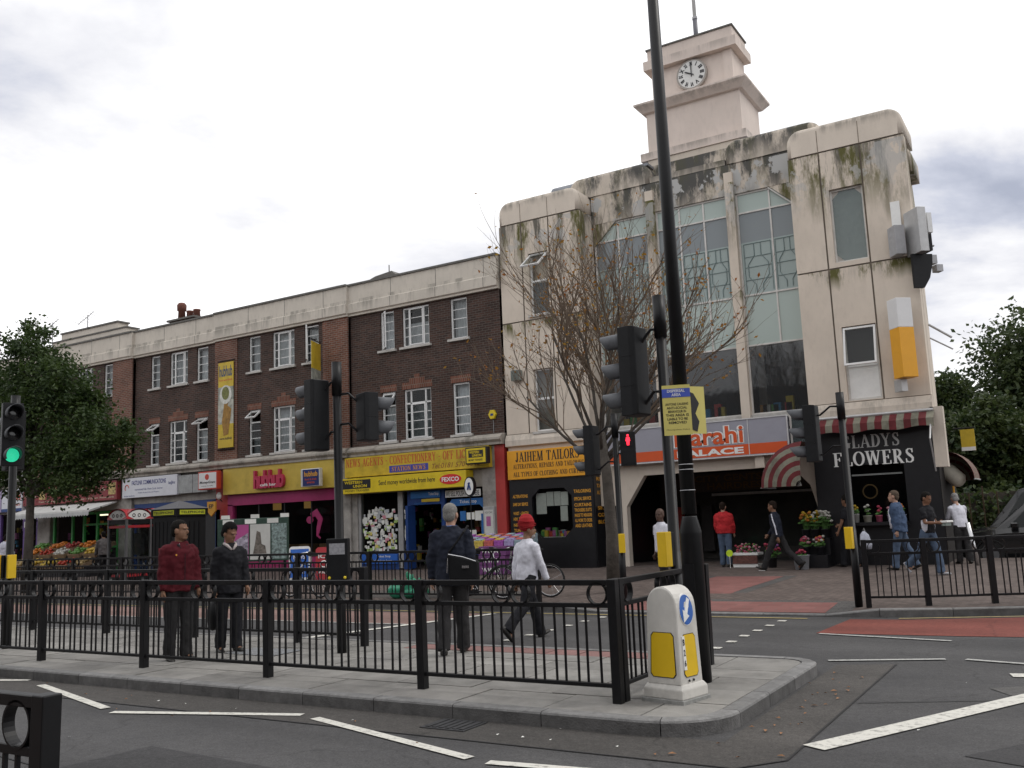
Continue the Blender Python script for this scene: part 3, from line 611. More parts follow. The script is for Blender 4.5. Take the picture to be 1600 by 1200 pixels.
def bay(x0, x1, proud, pil, wins, label, steps=False, par_top=10.15, seed=1):
    """one bay of the terrace: brick first and second floor, pilaster, parapet; shop below"""
    y = F-proud; rng = random.Random(seed)
    t = thing('terrace_building', label, 'building', ((x0+x1)/2, F, .25), group='brick shop terrace')
    holes = []
    for a, c, st in wins: holes += [(a, c, 4.48, 6.16), (a, c, 7.6, 8.95)]
    wall_holes(x0, x1, 4.36, 9.02, holes, y).out('wall', brick_d, t)
    M().box(x0+.005, x1-.005, y+.9, 33, 4.36, 10.0).out('upper_storeys', brick_d, t)
    M().box(x0+.005, x1-.005, F+4.5, 33, .0, 4.355).out('rear_ground_floor', brick_d, t)
    for a, c in pil: M().box(a, c, y-.045, y-.001, 4.36, 9.0).out('pilaster', brick_r, t)
    for a, c, st in wins:
        house_window(t, a, c, 4.48, 6.16, y, st, rng); house_window(t, a, c, 7.6, 8.95, y, st, rng)
        lintel(t, a, c, 6.165, y, st == 'wide')
    p = M(); p.prism([(y-.10, 9.0), (y-.10, 9.06), (y-.16, 9.10), (y-.16, 9.42), (y-.10, 9.46), (y-.10, 10.08), (y+.95, 10.08), (y+.95, 9.0)], x0, x1, 'x'); pp = p.out('parapet', cream, t)
    for q in range(1, int((x1-x0)/1.9)+1): M().box(x0+q*1.9-.008, x0+q*1.9+.008, y-.163, y-.158, 9.1, 9.42).box(x0+q*1.9-.008, x0+q*1.9+.008, y-.104, y-.098, 9.46, 10.07).out('joint', coping_m, pp)
    M().box(x0-.0, x1+.0, y-.15, y+.62, 10.082, 10.15).out('coping', coping_m, t)
    if steps:
        a = x0+.9; c = x1-.42
        M().box(a, c+.0, y-.07, y+.5, 10.152, 10.36).out('parapet_step', cream, t); M().box(a-.03, c+.06, y-.11, y+.55, 10.362, 10.42).out('coping', coping_m, t)
        M().box(a+.6, c-.62, y-.04, y+.48, 10.422, 10.68).out('parapet_step', cream, t); M().box(a+.57, c-.56, y-.09, y+.52, 10.682, 10.75).out('coping', coping_m, t)
    s = M(); s.prism([(y-.02, 4.05), (y-.22, 4.05), (y-.22, 4.12), (y-.30, 4.2), (y-.30, 4.27), (y-.16, 4.36), (y-.001, 4.40), (y+.95, 4.40), (y+.95, 4.05)], x0, x1, 'x'); s.out('stone_band', stone, t)
    return t
def three(c): return [(c-2.02-.3, c-2.02+.3, 'narrow'), (c-.81-.56, c-.81+.56, 'wide'), (c+.95-.33, c+.95+.33, 'narrow')]
b4 = bay(-21.36, -15.16, 0, [], three(-17.7), 'brick terrace bay above the yellow newsagent shop, next to the cream building', seed=4)
b3 = bay(-28.15, -21.36, .10, [(-28.13, -26.92), (-22.55, -21.38)], [(-26.32, -25.71, 'narrow'), (-25.08, -23.97, 'wide'), (-23.46, -22.78, 'narrow')], 'brick terrace bay with two red pilasters above the yellow and pink shop', seed=11)
b2 = bay(-33.1, -28.15, 0, [], [(-32.13, -31.56, 'narrow'), (-30.94, -29.88, 'wide'), (-29.35, -28.69, 'narrow')], 'brick terrace bay above the white and blue communications shop', seed=5)
b1 = bay(-39.6, -33.1, .12, [(-34.4, -33.12), (-39.58, -38.3)], [(-35.03, -34.46, 'narrow'), (-36.9, -35.8, 'wide'), (-37.9, -37.3, 'narrow')], 'brick terrace bay with stepped parapet above the red supermarket sign', True, seed=8)
b0 = bay(-46.5, -39.6, 0, [], [(-41.2, -40.6, 'narrow'), (-43, -41.9, 'wide'), (-44.8, -44.2, 'narrow')], 'far brick terrace bay half hidden behind the leafy street tree', seed=9)
bx_ = bay(-53.5, -46.5, 0, [], [(-48.2, -47.6, 'narrow'), (-50, -48.9, 'wide'), (-51.8, -51.2, 'narrow')], 'farthest left brick terrace bay beyond the leafy tree', seed=10)
# roof things
pot = mat('clay_pot', (.13, .05, .035), .8, .3, 9)
ch = thing('chimney_stack', 'low dark chimney stack with one tall cowl pot and two short pots', 'chimney', (-33.0, 27, 10))
M().box(-33.75, -32.2, 26.6, 27.4, 9.9, 11.0).out('stack', brick_d, ch); M().box(-33.9, -32.1, 26.5, 27.5, 11.0, 11.08).out('cap', coping_m, ch)
M().lathe((-33.5, 27, 11.08), [(.17, 0), (.15, .45), (.2, .47), (.21, .72), (.14, .82), (0.001, .83)], 12).out('cowl', pot, ch, True)
for X in (-32.95, -32.5): M().lathe((X, 27, 11.08), [(.16, 0), (.14, .3), (.16, .32), (.16, .38), (.1, .38)], 12).out('chimney_pot', pot, ch, True)
rv = thing('roof_vent', 'small dark roof vent with spike on the brick terrace roof', 'vent', (-22, 27, 10)); M().prism([(-22.75, 10.9), (-21.2, 11.02), (-21.4, 11.2), (-22.2, 11.12), (-22.6, 11.0)], 26.8, 27.5).out('cover', coping_m, rv); M().box(-22.6, -21.3, 26.85, 27.45, 9.95, 10.95).out('kerb', coping_m, rv); M().tube([(-21.75, 27.1, 11.1), (-21.75, 27.1, 11.55)], .02, 6).out('spike', coping_m, rv)
def aerial(x, z1, y, label, h):
    t = thing('television_aerial', label, 'aerial', (x, y, 9.9), group='roof aerials')
    M().tube([(x, y, 9.9), (x, y, z1)], .025, 6).out('mast', grey_metal, t)
    M().tube([(x-.75, y, z1-.35), (x+.45, y, z1+.1)], .018, 5).out('boom', grey_metal, t)
    for k in range(7):
        q = Vector((x-.7+.19*k, y, z1-.33+.07*k)); ln = .34-.02*k; M().tube([q+Vector((.05, -ln, .2*ln)), q-Vector((.05, -ln, .2*ln))], .010, 4).out('element', grey_metal, t)
aerial(-39.6, 12.2, 26.5, 'slim television aerial left of the stepped parapet', 1); aerial(-42.4, 12.25, 26.5, 'television aerial at the far left above the tree top', 1)
# ------------------------------------------------------------------ shops under the terrace
COLS = [mat('goods_%d' % i, c, .5, .2, 9) for i, c in enumerate([(.5, .06, .05), (.55, .4, .05), (.06, .25, .45), (.55, .53, .5), (.1, .3, .08), (.4, .12, .3), (.5, .25, .06)])]
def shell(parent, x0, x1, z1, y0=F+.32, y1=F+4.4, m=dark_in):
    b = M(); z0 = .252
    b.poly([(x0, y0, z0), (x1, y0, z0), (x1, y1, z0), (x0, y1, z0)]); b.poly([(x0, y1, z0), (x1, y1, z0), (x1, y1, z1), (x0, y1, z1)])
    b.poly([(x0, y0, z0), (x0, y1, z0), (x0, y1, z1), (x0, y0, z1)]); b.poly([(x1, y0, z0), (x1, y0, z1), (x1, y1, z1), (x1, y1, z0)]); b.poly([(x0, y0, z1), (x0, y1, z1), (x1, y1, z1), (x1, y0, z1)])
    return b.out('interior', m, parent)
def goods(parent, x0, x1, y0, y1, z0, z1, n, seed=0, smin=.06, smax=.2, name='goods', mats=None, top=False):
    rng = random.Random(seed); ms = mats or COLS; bs = [M() for _ in ms]
    for k in range(n):
        x = rng.uniform(x0, x1); y = rng.uniform(y0, y1); z = z0 if top else rng.uniform(z0, z1); s = rng.uniform(smin, smax)
        bs[k % len(ms)].box(x-s*.4, x+s*.4, y-s*.3, y+s*.3, z, z+s*rng.uniform(.7, 1.5))
    for b, m in zip(bs, ms):
        if b.f: tag(b.out(name, m, parent), kind='stuff')
def sign(name, label, x0, x1, z0, z1, y, m, depth=.12, group=None, cat='sign', bevel=.008):
    t = thing(name, label, cat, ((x0+x1)/2, y, z0), group=group); M().box(x0, x1, y, y+depth, z0, z1).out('panel', m, t, bevel=bevel); return t
blue = mat('blue_frame', (.015, .05, .19), .45, .15, 5, dirt=.2)
ltblue = mat('bright_blue', (.03, .15, .42), .45, .12, 5, dirt=.2)
yellow_s = mat('yellow_sign', (.56, .40, .03), .5, .12, 3, dirt=.4)
yellow_b = mat('bright_yellow', (.68, .51, .02), .45, .08, 3, dirt=.25)
pink = mat('pink_frame', (.33, .025, .12), .5, .12, 4, dirt=.25)
gold = mat('gold_paint', (.62, .30, .03), .5, .1, 6)
redtxt = mat('red_print', (.50, .07, .03), .5, .1, 6)
pier_m = mat('dirty_white_pier', (.34, .32, .295), .8, .25, 3, dirt=.55)
gloss_black = mat('black_shopfront', (.012, .012, .014), .35, .2, 5, dirt=.2)
silver = mat('silver_frame', (.45, .45, .45), .4, .1, 6, metal=.4)
YS = F-.02
# newsagent -------------------------------------------------------
sf = M().box(-19.42, -19.22, YS, YS+.1, .30, 2.78).out('shopfront', silver, b4); M().box(-21.12, -21.02, YS, YS+.1, .30, 2.78).out('jamb', silver, sf)
M().box(-21.36, -21.13, YS-.04, YS+.3, .2, 4.04).out('pier', pier_m, b4); M().box(-16.02, -15.52, YS-.04, YS+.3, .2, 4.04).out('pier', pier_m, b4); M().box(-15.515, -15.17, YS-.06, YS+.3, .2, 4.04).out('red_pier', red_paint, b4)
M().box(-21.02, -16.02, YS+.02, YS+.3, 2.79, 4.04).out('sign_backing', pier_m, b4)
d = M(); d.box(-19.0, -18.86, YS-.02, YS+.1, .26, 2.78); d.box(-17.64, -17.5, YS-.02, YS+.1, .26, 2.78); d.box(-18.86, -17.64, YS-.02, YS+.1, 2.32, 2.78); d.out('door_frame', blue, sf)
M().box(-21.02, -19.42, YS+.01, YS+.1, .26, .78).out('stall_riser', blue, sf); M().box(-17.5, -16.02, YS+.01, YS+.1, .26, .70).out('stall_riser', blue, sf); M().box(-19.22, -19.0, YS+.01, YS+.1, .26, .78).out('stall_riser', blue, sf)
for a, c in ((-21.02, -19.42), (-19.22, -19.0), (-17.5, -16.02)): M().poly([(a, YS+.05, .70), (c, YS+.05, .70), (c, YS+.05, 2.78), (a, YS+.05, 2.78)]).out('pane', pane_dk, sf)
M().box(-18.84, -18.74, YS-.35, YS+.05, .3, 2.3).out('open_door', blue, sf)
shell(b4, -21.3, -15.5, 2.8); goods(b4, -21, -15.8, F+1, F+4, .3, 2.2, 120, 3)
rng = random.Random(5); n_m = [paper]*7+[mat('grey_paper', (.5, .52, .54), .7, .1, 9, rnd=.2)]*3+[mat('pink_note', (.6, .25, .3), .7), mat('yellow_note', (.65, .55, .15), .7), mat('green_note', (.35, .5, .15), .7), mat('grey_note', (.45, .48, .52), .7)]
notes = []
for k in range(210):
    x = rng.uniform(-20.98, -19.55); z = rng.uniform(.82, 2.3-abs(x+20.2)*.3); a = rng.uniform(.06, .16); h = rng.uniform(.06, .14)
    M().poly([(x, YS+.046-k*.0002, z), (min(x+a, -19.44), YS+.046-k*.0002, z), (min(x+a, -19.44), YS+.046-k*.0002, z+h), (x, YS+.046-k*.0002, z+h)]).out('notice', rng.choice(n_m), sf)
for k in range(14):
    x = rng.uniform(-19.2, -19.1); z = rng.uniform(.85, 2.1); M().poly([(x, YS+.045-k*.0004, z), (x+.09, YS+.045-k*.0004, z), (x+.09, YS+.045-k*.0004, z+.13), (x, YS+.045-k*.0004, z+.13)]).out('notice', paper, sf)
for x, z, a, h, m in ((-16.95, 1.75, .22, .3, ltblue), (-16.7, 1.78, .3, .22, paper), (-16.38, 1.74, .3, .3, paper), (-16.6, 1.25, .25, .2, paper), (-16.8, .8, .25, .38, paper), (-16.45, .75, .3, .4, COLS[0]), (-17.45, 1.2, .2, .5, COLS[0]), (-18.98, 1.55, .1, .65, paper)):
    M().poly([(x, YS+.03, z), (x+a, YS+.03, z), (x+a, YS+.03, z+h), (x, YS+.03, z+h)]).out('poster', m, sf)
b = M(); b.prism([(-17.48, 2.0), (-17.48, 2.16), (-17.25, 2.44), (-16.04, 2.44), (-16.04, 2.1), (-16.2, 2.24), (-17.15, 2.22)], YS+.02, YS+.04); tb = b.out('ticket_arch', ltblue, sf)
M().box(-16.15, -16.05, YS+.02, YS+.04, .72, 1.95).out('ticket_strip', ltblue, sf)
M().box(-18.82, -17.66, YS-.03, YS-.015, 2.52, 2.74).out('door_sign', ltblue, sf)
sg = sign('ticket_stop_header', 'small white Ticket Stop lettering board over the newsagent door', -18.4, -17.68, 2.40, 2.50, YS-.06, yellow_s, .02)
sg = sign('door_header_sign', 'pale blue Ticket Stop header above the newsagent door', -18.83, -17.65, 2.53, 2.75, YS-.07, ltblue, .03); text(sg, 'Ticket Stop', -18.1, -17.7, 2.58, 2.7, YS-.072, print_white, .01)
text(sf, 'oyster', -18.7, -18.2, 2.3, 2.4, YS-.04, ltblue)
text(sf, 'Ticket Stop', -16.95, -16.3, 2.27, 2.4, YS+.016, print_white, .01)
sg = sign('riser_sign', 'blue Ticket Stop panel under the newsagent notice window', -20.98, -19.46, .45, .76, YS-.03, mat('mid_blue', (.03, .13, .5), .4), .02); text(sg, 'Ticket Stop', -20.35, -19.75, .64, .73, YS-.032, print_white, .01); text(sg, 'sell tickets here', -20.5, -19.7, .52, .59, YS-.032, print_white)
sg = sign('food_sign', 'white WE SELL POLISH FOOD board in the newsagent window', -17.45, -16.1, 2.50, 2.72, YS-.05, print_white, .03); text(sg, 'WE SELL POLISH FOOD HERE', -17.42, -16.14, 2.53, 2.69, YS-.052, print_black, .012)
fs = sign('fascia_sign', 'long faded yellow NEWS AGENTS CONFECTIONERY OFF LICENCE fascia', -21.5, -15.62, 3.36, 4.03, F-.26, yellow_s, .2)
serif(fs, 'NEWS AGENTS - CONFECTIONERY - OFF LICENCE', -21.44, -15.9, 3.70, 3.97, F-.263, redtxt)
M().box(-19.55, -17.95, F-.266, F-.26, 3.42, 3.64).out('blue_plate', mat('violet_blue', (.05, .06, .35), .5), fs); serif(fs, 'STATION NEWS', -19.45, -18.05, 3.46, 3.60, F-.27, gold); text(fs, 'Tel:0181 570 0342', -17.8, -15.95, 3.44, 3.6, F-.263, mat('dark_red_print', (.2, .05, .03), .5), 0, .25)
sm = sign('money_transfer_sign', 'bright yellow Send money worldwide from here sign over the newsagent window', -21.62, -16.36, 2.80, 3.31, F-.46, yellow_b, .42)
text(sm, 'Send money worldwide from here', -19.85, -17.55, 2.97, 3.18, F-.463, print_black, .012); text(sm, 'MONEY TRANSFER', -21.3, -20.25, 2.86, 2.93, F-.463, print_black)
M().box(-21.4, -20.2, F-.468, F-.46, 2.96, 3.25).out('black_plate', print_black, sm); text(sm, 'WESTERN', -21.33, -20.55, 3.12, 3.22, F-.472, yellow_b, .03); text(sm, 'UNION', -20.95, -20.35, 2.99, 3.09, F-.472, yellow_b, .03)
b = M(); b.prism([(-16.95+.42*math.cos(a*.3142), 3.06+.16*math.sin(a*.3142)) for a in range(20)], F-.468, F-.46); b.out('red_oval', mat('logo_red', (.6, .03, .03), .4), sm); text(sm, 'FEXCO', -17.28, -16.62, 2.99, 3.13, F-.472, print_white, .03)
pw = thing('projecting_sign', 'black and yellow WESTERN UNION projecting box sign above newsagent corner', 'sign', (-15.9, F-.9, 3.5)); M().box(-16.25, -15.45, F-.62, F-.42, 3.46, 3.98).out('case', print_black, pw, bevel=.02)
M().box(-16.2, -15.5, F-.63, F-.621, 3.50, 3.94).out('face', yellow_b, pw); M().box(-16.12, -15.58, F-.636, F-.631, 3.66, 3.88).out('plate', print_black, pw); text(pw, 'WESTERN', -16.08, -15.72, 3.78, 3.86, F-.64, yellow_b, .03); text(pw, 'UNION', -15.98, -15.64, 3.68, 3.76, F-.64, yellow_b, .03); text(pw, 'MONEY TRANSFER', -16.12, -15.6, 3.55, 3.61, F-.633, print_black, .02); M().tube([(-15.85, F-.42, 3.7), (-15.85, F-.2, 3.7)], .03, 6).out('bracket', black_metal, pw)
lo = thing('lottery_sign', 'oval white hanging sign on a thin post by the newsagent', 'sign', (-16.05, F-.7, .25)); M().tube([(-16.05, F-.7, .2), (-16.05, F-.7, 2.6)], .018, 6).out('post', black_metal, lo)
b = M(); b.prism([(-16.05+.19*math.cos(a*.2618), 2.78+.30*math.sin(a*.2618)) for a in range(24)], F-.76, F-.64); b.out('rim', black_metal, lo); b = M(); b.prism([(-16.05+.155*math.cos(a*.2618), 2.78+.26*math.sin(a*.2618)) for a in range(24)], F-.768, F-.76); b.out('face', print_white, lo)
b = M(); b.tube([(-16.1, F-.772, 2.68), (-16.07, F-.772, 2.78), (-16.03, F-.772, 2.9)], .03, 5).tube([(-16.0, F-.772, 2.68), (-16.03, F-.772, 2.78), (-16.07, F-.772, 2.88)], .026, 5); b.out('crossed_mark', blue, lo)
pc = thing('poster_case', 'grey wall poster case with a white poster beside the red pier', 'poster case', (-15.77, F-.12, .9)); M().box(-15.98, -15.56, F-.14, F-.062, .85, 2.15).out('case', silver, pc, bevel=.01); M().box(-15.93, -15.61, F-.15, F-.141, 1.25, 2.05).out('poster', paper, pc); M().box(-15.86, -15.70, F-.154, F-.151, 1.55, 1.85).out('picture', COLS[5], pc); text(pc, 'YOU CAN', -15.9, -15.64, 1.94, 2.0, F-.153, print_black); M().box(-15.93, -15.61, F-.15, F-.141, .9, 1.2).out('backing', mat('brown_board', (.12, .1, .085), .8), pc)
hx = [(-15.55+.14*math.cos(R(60*i)), 5.0+.16*math.sin(R(60*i))) for i in range(6)]
al = thing('alarm_box', 'yellow hexagonal burglar alarm box at the brick edge', 'alarm box', (-15.55, F, 4.85)); M().prism(hx, F-.10, F-.01).out('case', yellow_b, al, bevel=.01); M().box(-15.6, -15.5, F-.106, F-.1, 4.96, 5.03).out('logo', blue, al); M().tube([(-15.55, F-.02, 4.84), (-15.55, F-.02, 4.42)], .01, 5).out('cable', grey_metal, al)
# hubhub ----------------------------------------------------------
yh = F-.12
fr = M(); fr.box(-27.42, -27.16, yh, yh+.2, .25, 2.7); fr.box(-27.42, -21.7, yh, yh+.25, 2.66, 3.06); fr.box(-27.16, -21.7, yh+.02, yh+.2, .25, .82); fr.box(-21.98, -21.7, yh, yh+.2, .25, 2.66)
sf = fr.out('shopfront', pink, b3); M().box(-28.13, -27.425, yh+.06, F+.3, .2, 4.04).out('red_pier', red_paint, b3); M().box(-21.7, -21.37, yh-.02, F+.3, .2, 4.04).out('pier', pier_m, b3)
M().poly([(-27.16, yh+.1, .82), (-21.98, yh+.1, .82), (-21.98, yh+.1, 2.66), (-27.16, yh+.1, 2.66)]).out('pane', pane_dk, sf)
for k in range(1, 4): M().box(-27.16+k*1.3-.02, -27.16+k*1.3+.02, yh+.07, yh+.13, .82, 2.66).out('mullion', print_black, sf)
M().box(-27.42, -21.72, yh+.05, F+.3, 3.07, 4.04).out('sign_backing', pier_m, b3)
shell(b3, -27.4, -21.7, 2.9); wood = mat('pale_wood', (.22, .13, .06), .5, .2, 6)
for k in range(5): M().box(-26.8+k*1.0, -26.3+k*1.0, F+.9, F+1.4, .3, 1.15).out('chair_back', wood, b3)
for k in range(3): M().lathe((-26.2+k*1.6, F+1.2, 2.45), [(.02, .3), (.16, .25), (.16, 0), (.02, 0)], 10).out('pendant_lamp', mat('lamp_amber', (.6, .34, .1), .5, emit=.25), b3)
for k in range(4): M().box(-26.9+k*.9, -26.3+k*.9, F+4.2, F+4.3, 1.5, 2.2).out('wall_picture', COLS[(k*2+5) % 7], b3)
b = M(); b.tube([(-23.3, yh+.095, 2.15), (-23.05, yh+.095, 2.25), (-22.85, yh+.095, 2.0), (-22.95, yh+.095, 1.7), (-23.0, yh+.095, 1.45), (-22.85, yh+.095, 1.35)], [.09, .14, .13, .1, .06, .03], 8); b.ell((-23.35, yh+.095, 2.0), (.17, .02, .13), 10, 6)
b.v = [(p[0], yh+.092+(p[1]-yh-.095)*.05, p[2]) for p in b.v]; b.out('window_decal', pink, sf)
fs = sign('fascia_sign', 'plain yellow fascia with red hubhub letters over the pink shop', -27.5, -21.78, 3.07, 4.05, yh-.16, mat('mustard_fascia', (.56, .41, .07), .5, .10, 2, dirt=.25), .2)
vs_, fc = text_verts('hubhub', .045); a0 = min(v.x for v in vs_); a1 = max(v.x for v in vs_); c0 = min(v.y for v in vs_); c1 = max(v.y for v in vs_)
cu = bpy.data.curves.new('t', 'FONT'); cu.body = 'hubhub'; cu.extrude = .06; cu.offset = .04; cu.space_character = .92; to = bpy.data.objects.new('t', cu); tm = evaluate(to); bpy.data.objects.remove(to)
q0 = [v.co.copy() for v in tm.vertices]; xa, xb = min(v.x for v in q0), max(v.x for v in q0); za, zb = min(v.y for v in q0), max(v.y for v in q0)
b = M(); b.add([(-25.75+1.5*(v.x-xa)/(xb-xa), yh-.24-v.z, 3.2+.66*(v.y-za)/(zb-za)) for v in q0], [tuple(p.vertices) for p in tm.polygons]); b.out('lettering', mat('hub_red', (.45, .03, .08), .4), fs)
text(fs, 'café bar', -25.4, -24.6, 3.28, 3.38, yh-.305, print_white, .02)
ps = thing('projecting_sign', 'small navy hubhub projecting sign with yellow lettering', 'sign', (-22.8, yh-.7, 3.2)); M().box(-23.15, -22.28, yh-.55, yh-.38, 3.13, 3.75).out('case', alu, ps, bevel=.02); M().box(-23.05, -22.3, yh-.556, yh-.551, 3.16, 3.72).out('face', mat('navy', (.02, .03, .13), .4), ps); text(ps, 'hubhub', -22.98, -22.36, 3.48, 3.66, yh-.56, gold, .03); text(ps, 'food & drink', -22.95, -22.4, 3.35, 3.42, yh-.56, redtxt, .02); text(ps, 'events', -22.85, -22.5, 3.24, 3.31, yh-.56, redtxt, .02); M().box(-22.75, -22.68, yh-.38, yh-.16, 3.4, 3.46).out('bracket', grey_metal, ps)
def banner(x, rot, label, w_=.82, z0=4.85, z1=8.12):
    t = thing('wall_banner', label, 'banner', (x, F-.2, z0), rot, local=True, group='hubhub banners'); h = z1-z0
    bm_ = [('cloth_top', h-.95, h, yellow_s), ('picture_plate', h-1.45, h-.951, mat('ban_grey', (.3, .32, .28), .6, .5, 4)), ('picture_bowl', .9, h-1.451, mat('ban_pic', (.42, .42, .36), .6, .6, 3)), ('cloth_foot', 0, .899, yellow_s)]
    for nme, a, c, m in bm_: M().box(-w_/2, w_/2, -.012, .012, a, c).out(nme, m, t)
    M().lathe((0, 0, 0), [(.34, 0), (.34, .02), (.24, .025), (.01, .02)], 18); b = M(); b.prism([(.33*math.cos(a*.3142), h-1.25+.36*math.sin(a*.3142)) for a in range(20)], -.022, -.012); b.out('picture_dial', mat('ban_white', (.6, .6, .55), .6, .25, 6), t); b = M(); b.prism([(.2*math.cos(a*.3142), h-1.2+.25*math.sin(a*.3142)) for a in range(20)], -.027, -.022); b.out('picture_food', mat('ban_olive', (.16, .17, .05), .6, .5, 12), t)
    b = M(); b.prism([(-.1, .45), (.15, .5), (.32, 1.45), (.1, 1.6), (.25, 1.9), (-.05, 1.8), (-.2, 1.0)], -.02, -.012); b.out('picture_figure', mat('ban_brown', (.3, .16, .03), .6, .4, 7), t)
    text(t, 'hubhub', -.36, .36, h-.55, h-.12, -.014, mat('ban_blue', (.06, .08, .14), .6), .03); text(t, 'food and drink', -.36, .36, h-.72, h-.64, -.014, redtxt, .02); text(t, 'www.hubhub', -.34, .34, .3, .4, -.014, print_black, .02)
    M().tube([(-w_/2-.05, 0, h+.06), (w_/2+.05, 0, h+.06)], .022, 6).out('top_rod', black_metal, t); M().tube([(-w_/2-.05, 0, -.06), (w_/2+.05, 0, -.06)], .022, 6).out('bottom_rod', black_metal, t)
    M().tube([(.3, 0, h+.06), (.3, .14, h+.06)], .02, 5).out('bracket', black_metal, t); M().tube([(.3, 0, -.06), (.3, .14, -.06)], .02, 5).out('bracket', black_metal, t); return t
banner(-27.45, 0, 'tall yellow picture banner flat on the red pilaster'); t2 = banner(-22.35, R(-68), 'narrow yellow banner half hidden behind the traffic signal'); t2.location.y -= .5
# communications shop ----------------------------------------------
fr = M(); fr.box(-33.0, -27.95, YS, YS+.3, 2.55, 2.95); fr.box(-28.15, -27.9, YS-.04, YS+.2, .25, 2.55); fr.box(-30.5, -30.35, YS, YS+.1, .25, 2.55); fr.box(-33.0, -32.9, YS, YS+.1, .25, 2.55); fr.box(-32.9, -30.5, YS+.01, YS+.1, .25, .7)
sf = fr.out('shopfront', blue, b2); M().poly([(-32.9, YS+.05, .7), (-30.5, YS+.05, .7), (-30.5, YS+.05, 2.55), (-32.9, YS+.05, 2.55)]).out('pane', pane_dk, sf); M().box(-33.1, -28.15, YS+.03, F+.3, 2.96, 4.04).out('sign_backing', pier_m, b2); shell(b2, -33.05, -28.0, 2.9); goods(b2, -32.8, -29, F+1, F+4, .4, 2, 60, 9)
M().box(-30.35, -28.15, YS+.12, YS+.2, .26, 2.54).out('shutter', mat('dark_shutter', (.03, .03, .032), .6), sf)
fs = sign('fascia_sign', 'white FASTLINK COMMUNICATIONS fascia with small print', -33.5, -30.15, 3.22, 4.02, F-.24, mat('white_sign', (.66, .67, .72), .4, .04, 3, dirt=.1), .2)
nv = mat('navy_print', (.03, .04, .2), .5); text(fs, 'FASTLINK COMMUNICATIONS', -32.9, -30.8, 3.72, 3.9, F-.243, nv, .02); text(fs, 'fax@first', -30.65, -30.25, 3.62, 3.78, F-.243, nv, .01, .2); text(fs, 'International Calls  Phone Cards  Internet', -32.7, -31.0, 3.5, 3.58, F-.243, nv); text(fs, 'Mobile Accessories and Repairs', -32.5, -31.2, 3.36, 3.43, F-.243, nv); b = M(); b.torus((-33.2, F-.245, 3.62), .12, .02, 'y', 14, 4, (0, 4)); b.out('swirl', redtxt, fs); text(fs, 'www.fastlink', -33.4, -32.7, 3.27, 3.33, F-.243, nv)
gp = thing('blank_fascia_sign', 'grimy grey blank fascia panels beside the white sign', 'sign', (-29.3, F-.2, 3.2))
for k in range(2): M().box(-30.12+k*.85, -29.3+k*.85, F-.2, F-.02, 3.25, 3.95).out('panel', mat('grimy_panel', (.34, .35, .35), .6, .3, 3, dirt=.6), gp, bevel=.006)
mg = thing('projecting_sign', 'white and red MoneyGram projecting box sign', 'sign', (-28.0, F-.8, 3.3)); M().box(-28.5, -27.45, F-.6, F-.4, 3.30, 3.98).out('case', mat('sign_red', (.5, .05, .03), .4), mg, bevel=.02); M().box(-28.45, -27.5, F-.607, F-.601, 3.35, 3.93).out('face', mat('white_sign2', (.7, .7, .7), .4, .04, 3), mg)
text(mg, 'MoneyGram', -28.4, -27.55, 3.5, 3.62, F-.611, print_black, .02, .2); b = M(); b.prism([(-28.0+.11*math.cos(a*.4), 3.77+.11*math.sin(a*.4)) for a in range(16)], F-.611, F-.607); b.out('red_mark', mat('sign_red', None), mg); text(mg, 'money transfer', -28.3, -27.65, 3.41, 3.46, F-.611, print_black); M().box(-28.0, -27.92, F-.4, F-.2, 3.6, 3.66).out('bracket', grey_metal, mg)
dm = thing('security_camera_dome', 'small white lamp on the pier under the MoneyGram sign', 'lamp', (-27.75, F-.2, 3.0)); M().ell((-27.75, F-.25, 3.05), (.1, .1, .14), 10, 8).out('globe', print_white, dm, True); M().tube([(-27.75, F-.25, 2.95), (-27.75, F-.1, 2.85)], .02, 6).out('arm', black_metal, dm)
hx = thing('hanging_sign', 'yellow hexagonal hanging sign beside the blue doorway', 'sign', (-27.95, F-.5, 2.3)); M().prism([(-28.2, 2.85), (-27.75, 2.85), (-27.75, 2.5), (-27.98, 2.3), (-28.2, 2.5)], F-.42, F-.36).out('panel', gold, hx); text(hx, 'EP', -28.1, -27.85, 2.6, 2.75, F-.423, print_black, .03); M().tube([(-27.97, F-.39, 2.85), (-27.97, F-.1, 2.95)], .012, 5).out('bracket', black_metal, hx)
# supermarket --------------------------------------------------------
green = mat('green_frame', (.03, .26, .05), .45, .1, 5); y1 = F-.12
fr = M()
for X in (-38.3, -37.0, -36.2, -35.3, -33.95): fr.box(X-.05, X+.05, y1, y1+.1, .25, 2.75)
fr.box(-38.3, -33.95, y1+.01, y1+.09, 2.66, 2.76); fr.box(-36.2, -33.95, y1+.01, y1+.09, 2.2, 2.28); fr.box(-35.3, -33.95, y1+.01, y1+.09, 1.1, 1.35); sf = fr.out('shopfront', green, b1)
for a, c in ((-38.25, -37.05), (-36.95, -36.25), (-35.25, -34.0)): M().poly([(a, y1+.05, .3), (c, y1+.05, .3), (c, y1+.05, 2.66), (a, y1+.05, 2.66)]).out('pane', pane_dk, sf)
M().box(-39.5, -38.6, y1, F+.3, .2, 4.04).out('pier', pier_m, b1); M().box(-33.9, -33.11, y1+.03, F+.3, .2, 4.04).out('pier', pier_m, b1); M().box(-38.59, -33.91, y1+.04, F+.3, 2.8, 4.04).out('sign_backing', pier_m, b1); shell(b1, -38.6, -33.8, 2.9); goods(b1, -38.3, -34.2, F+.5, F+4, .4, 2.4, 150, 12)
for k in range(2): M().box(-36.6+k*.9, -36.0+k*.9, F+.8, F+.9, 2.62, 2.68).out('strip_light', mat('lit_tube', (1, .9, .65), .5, emit=2.2), b1)
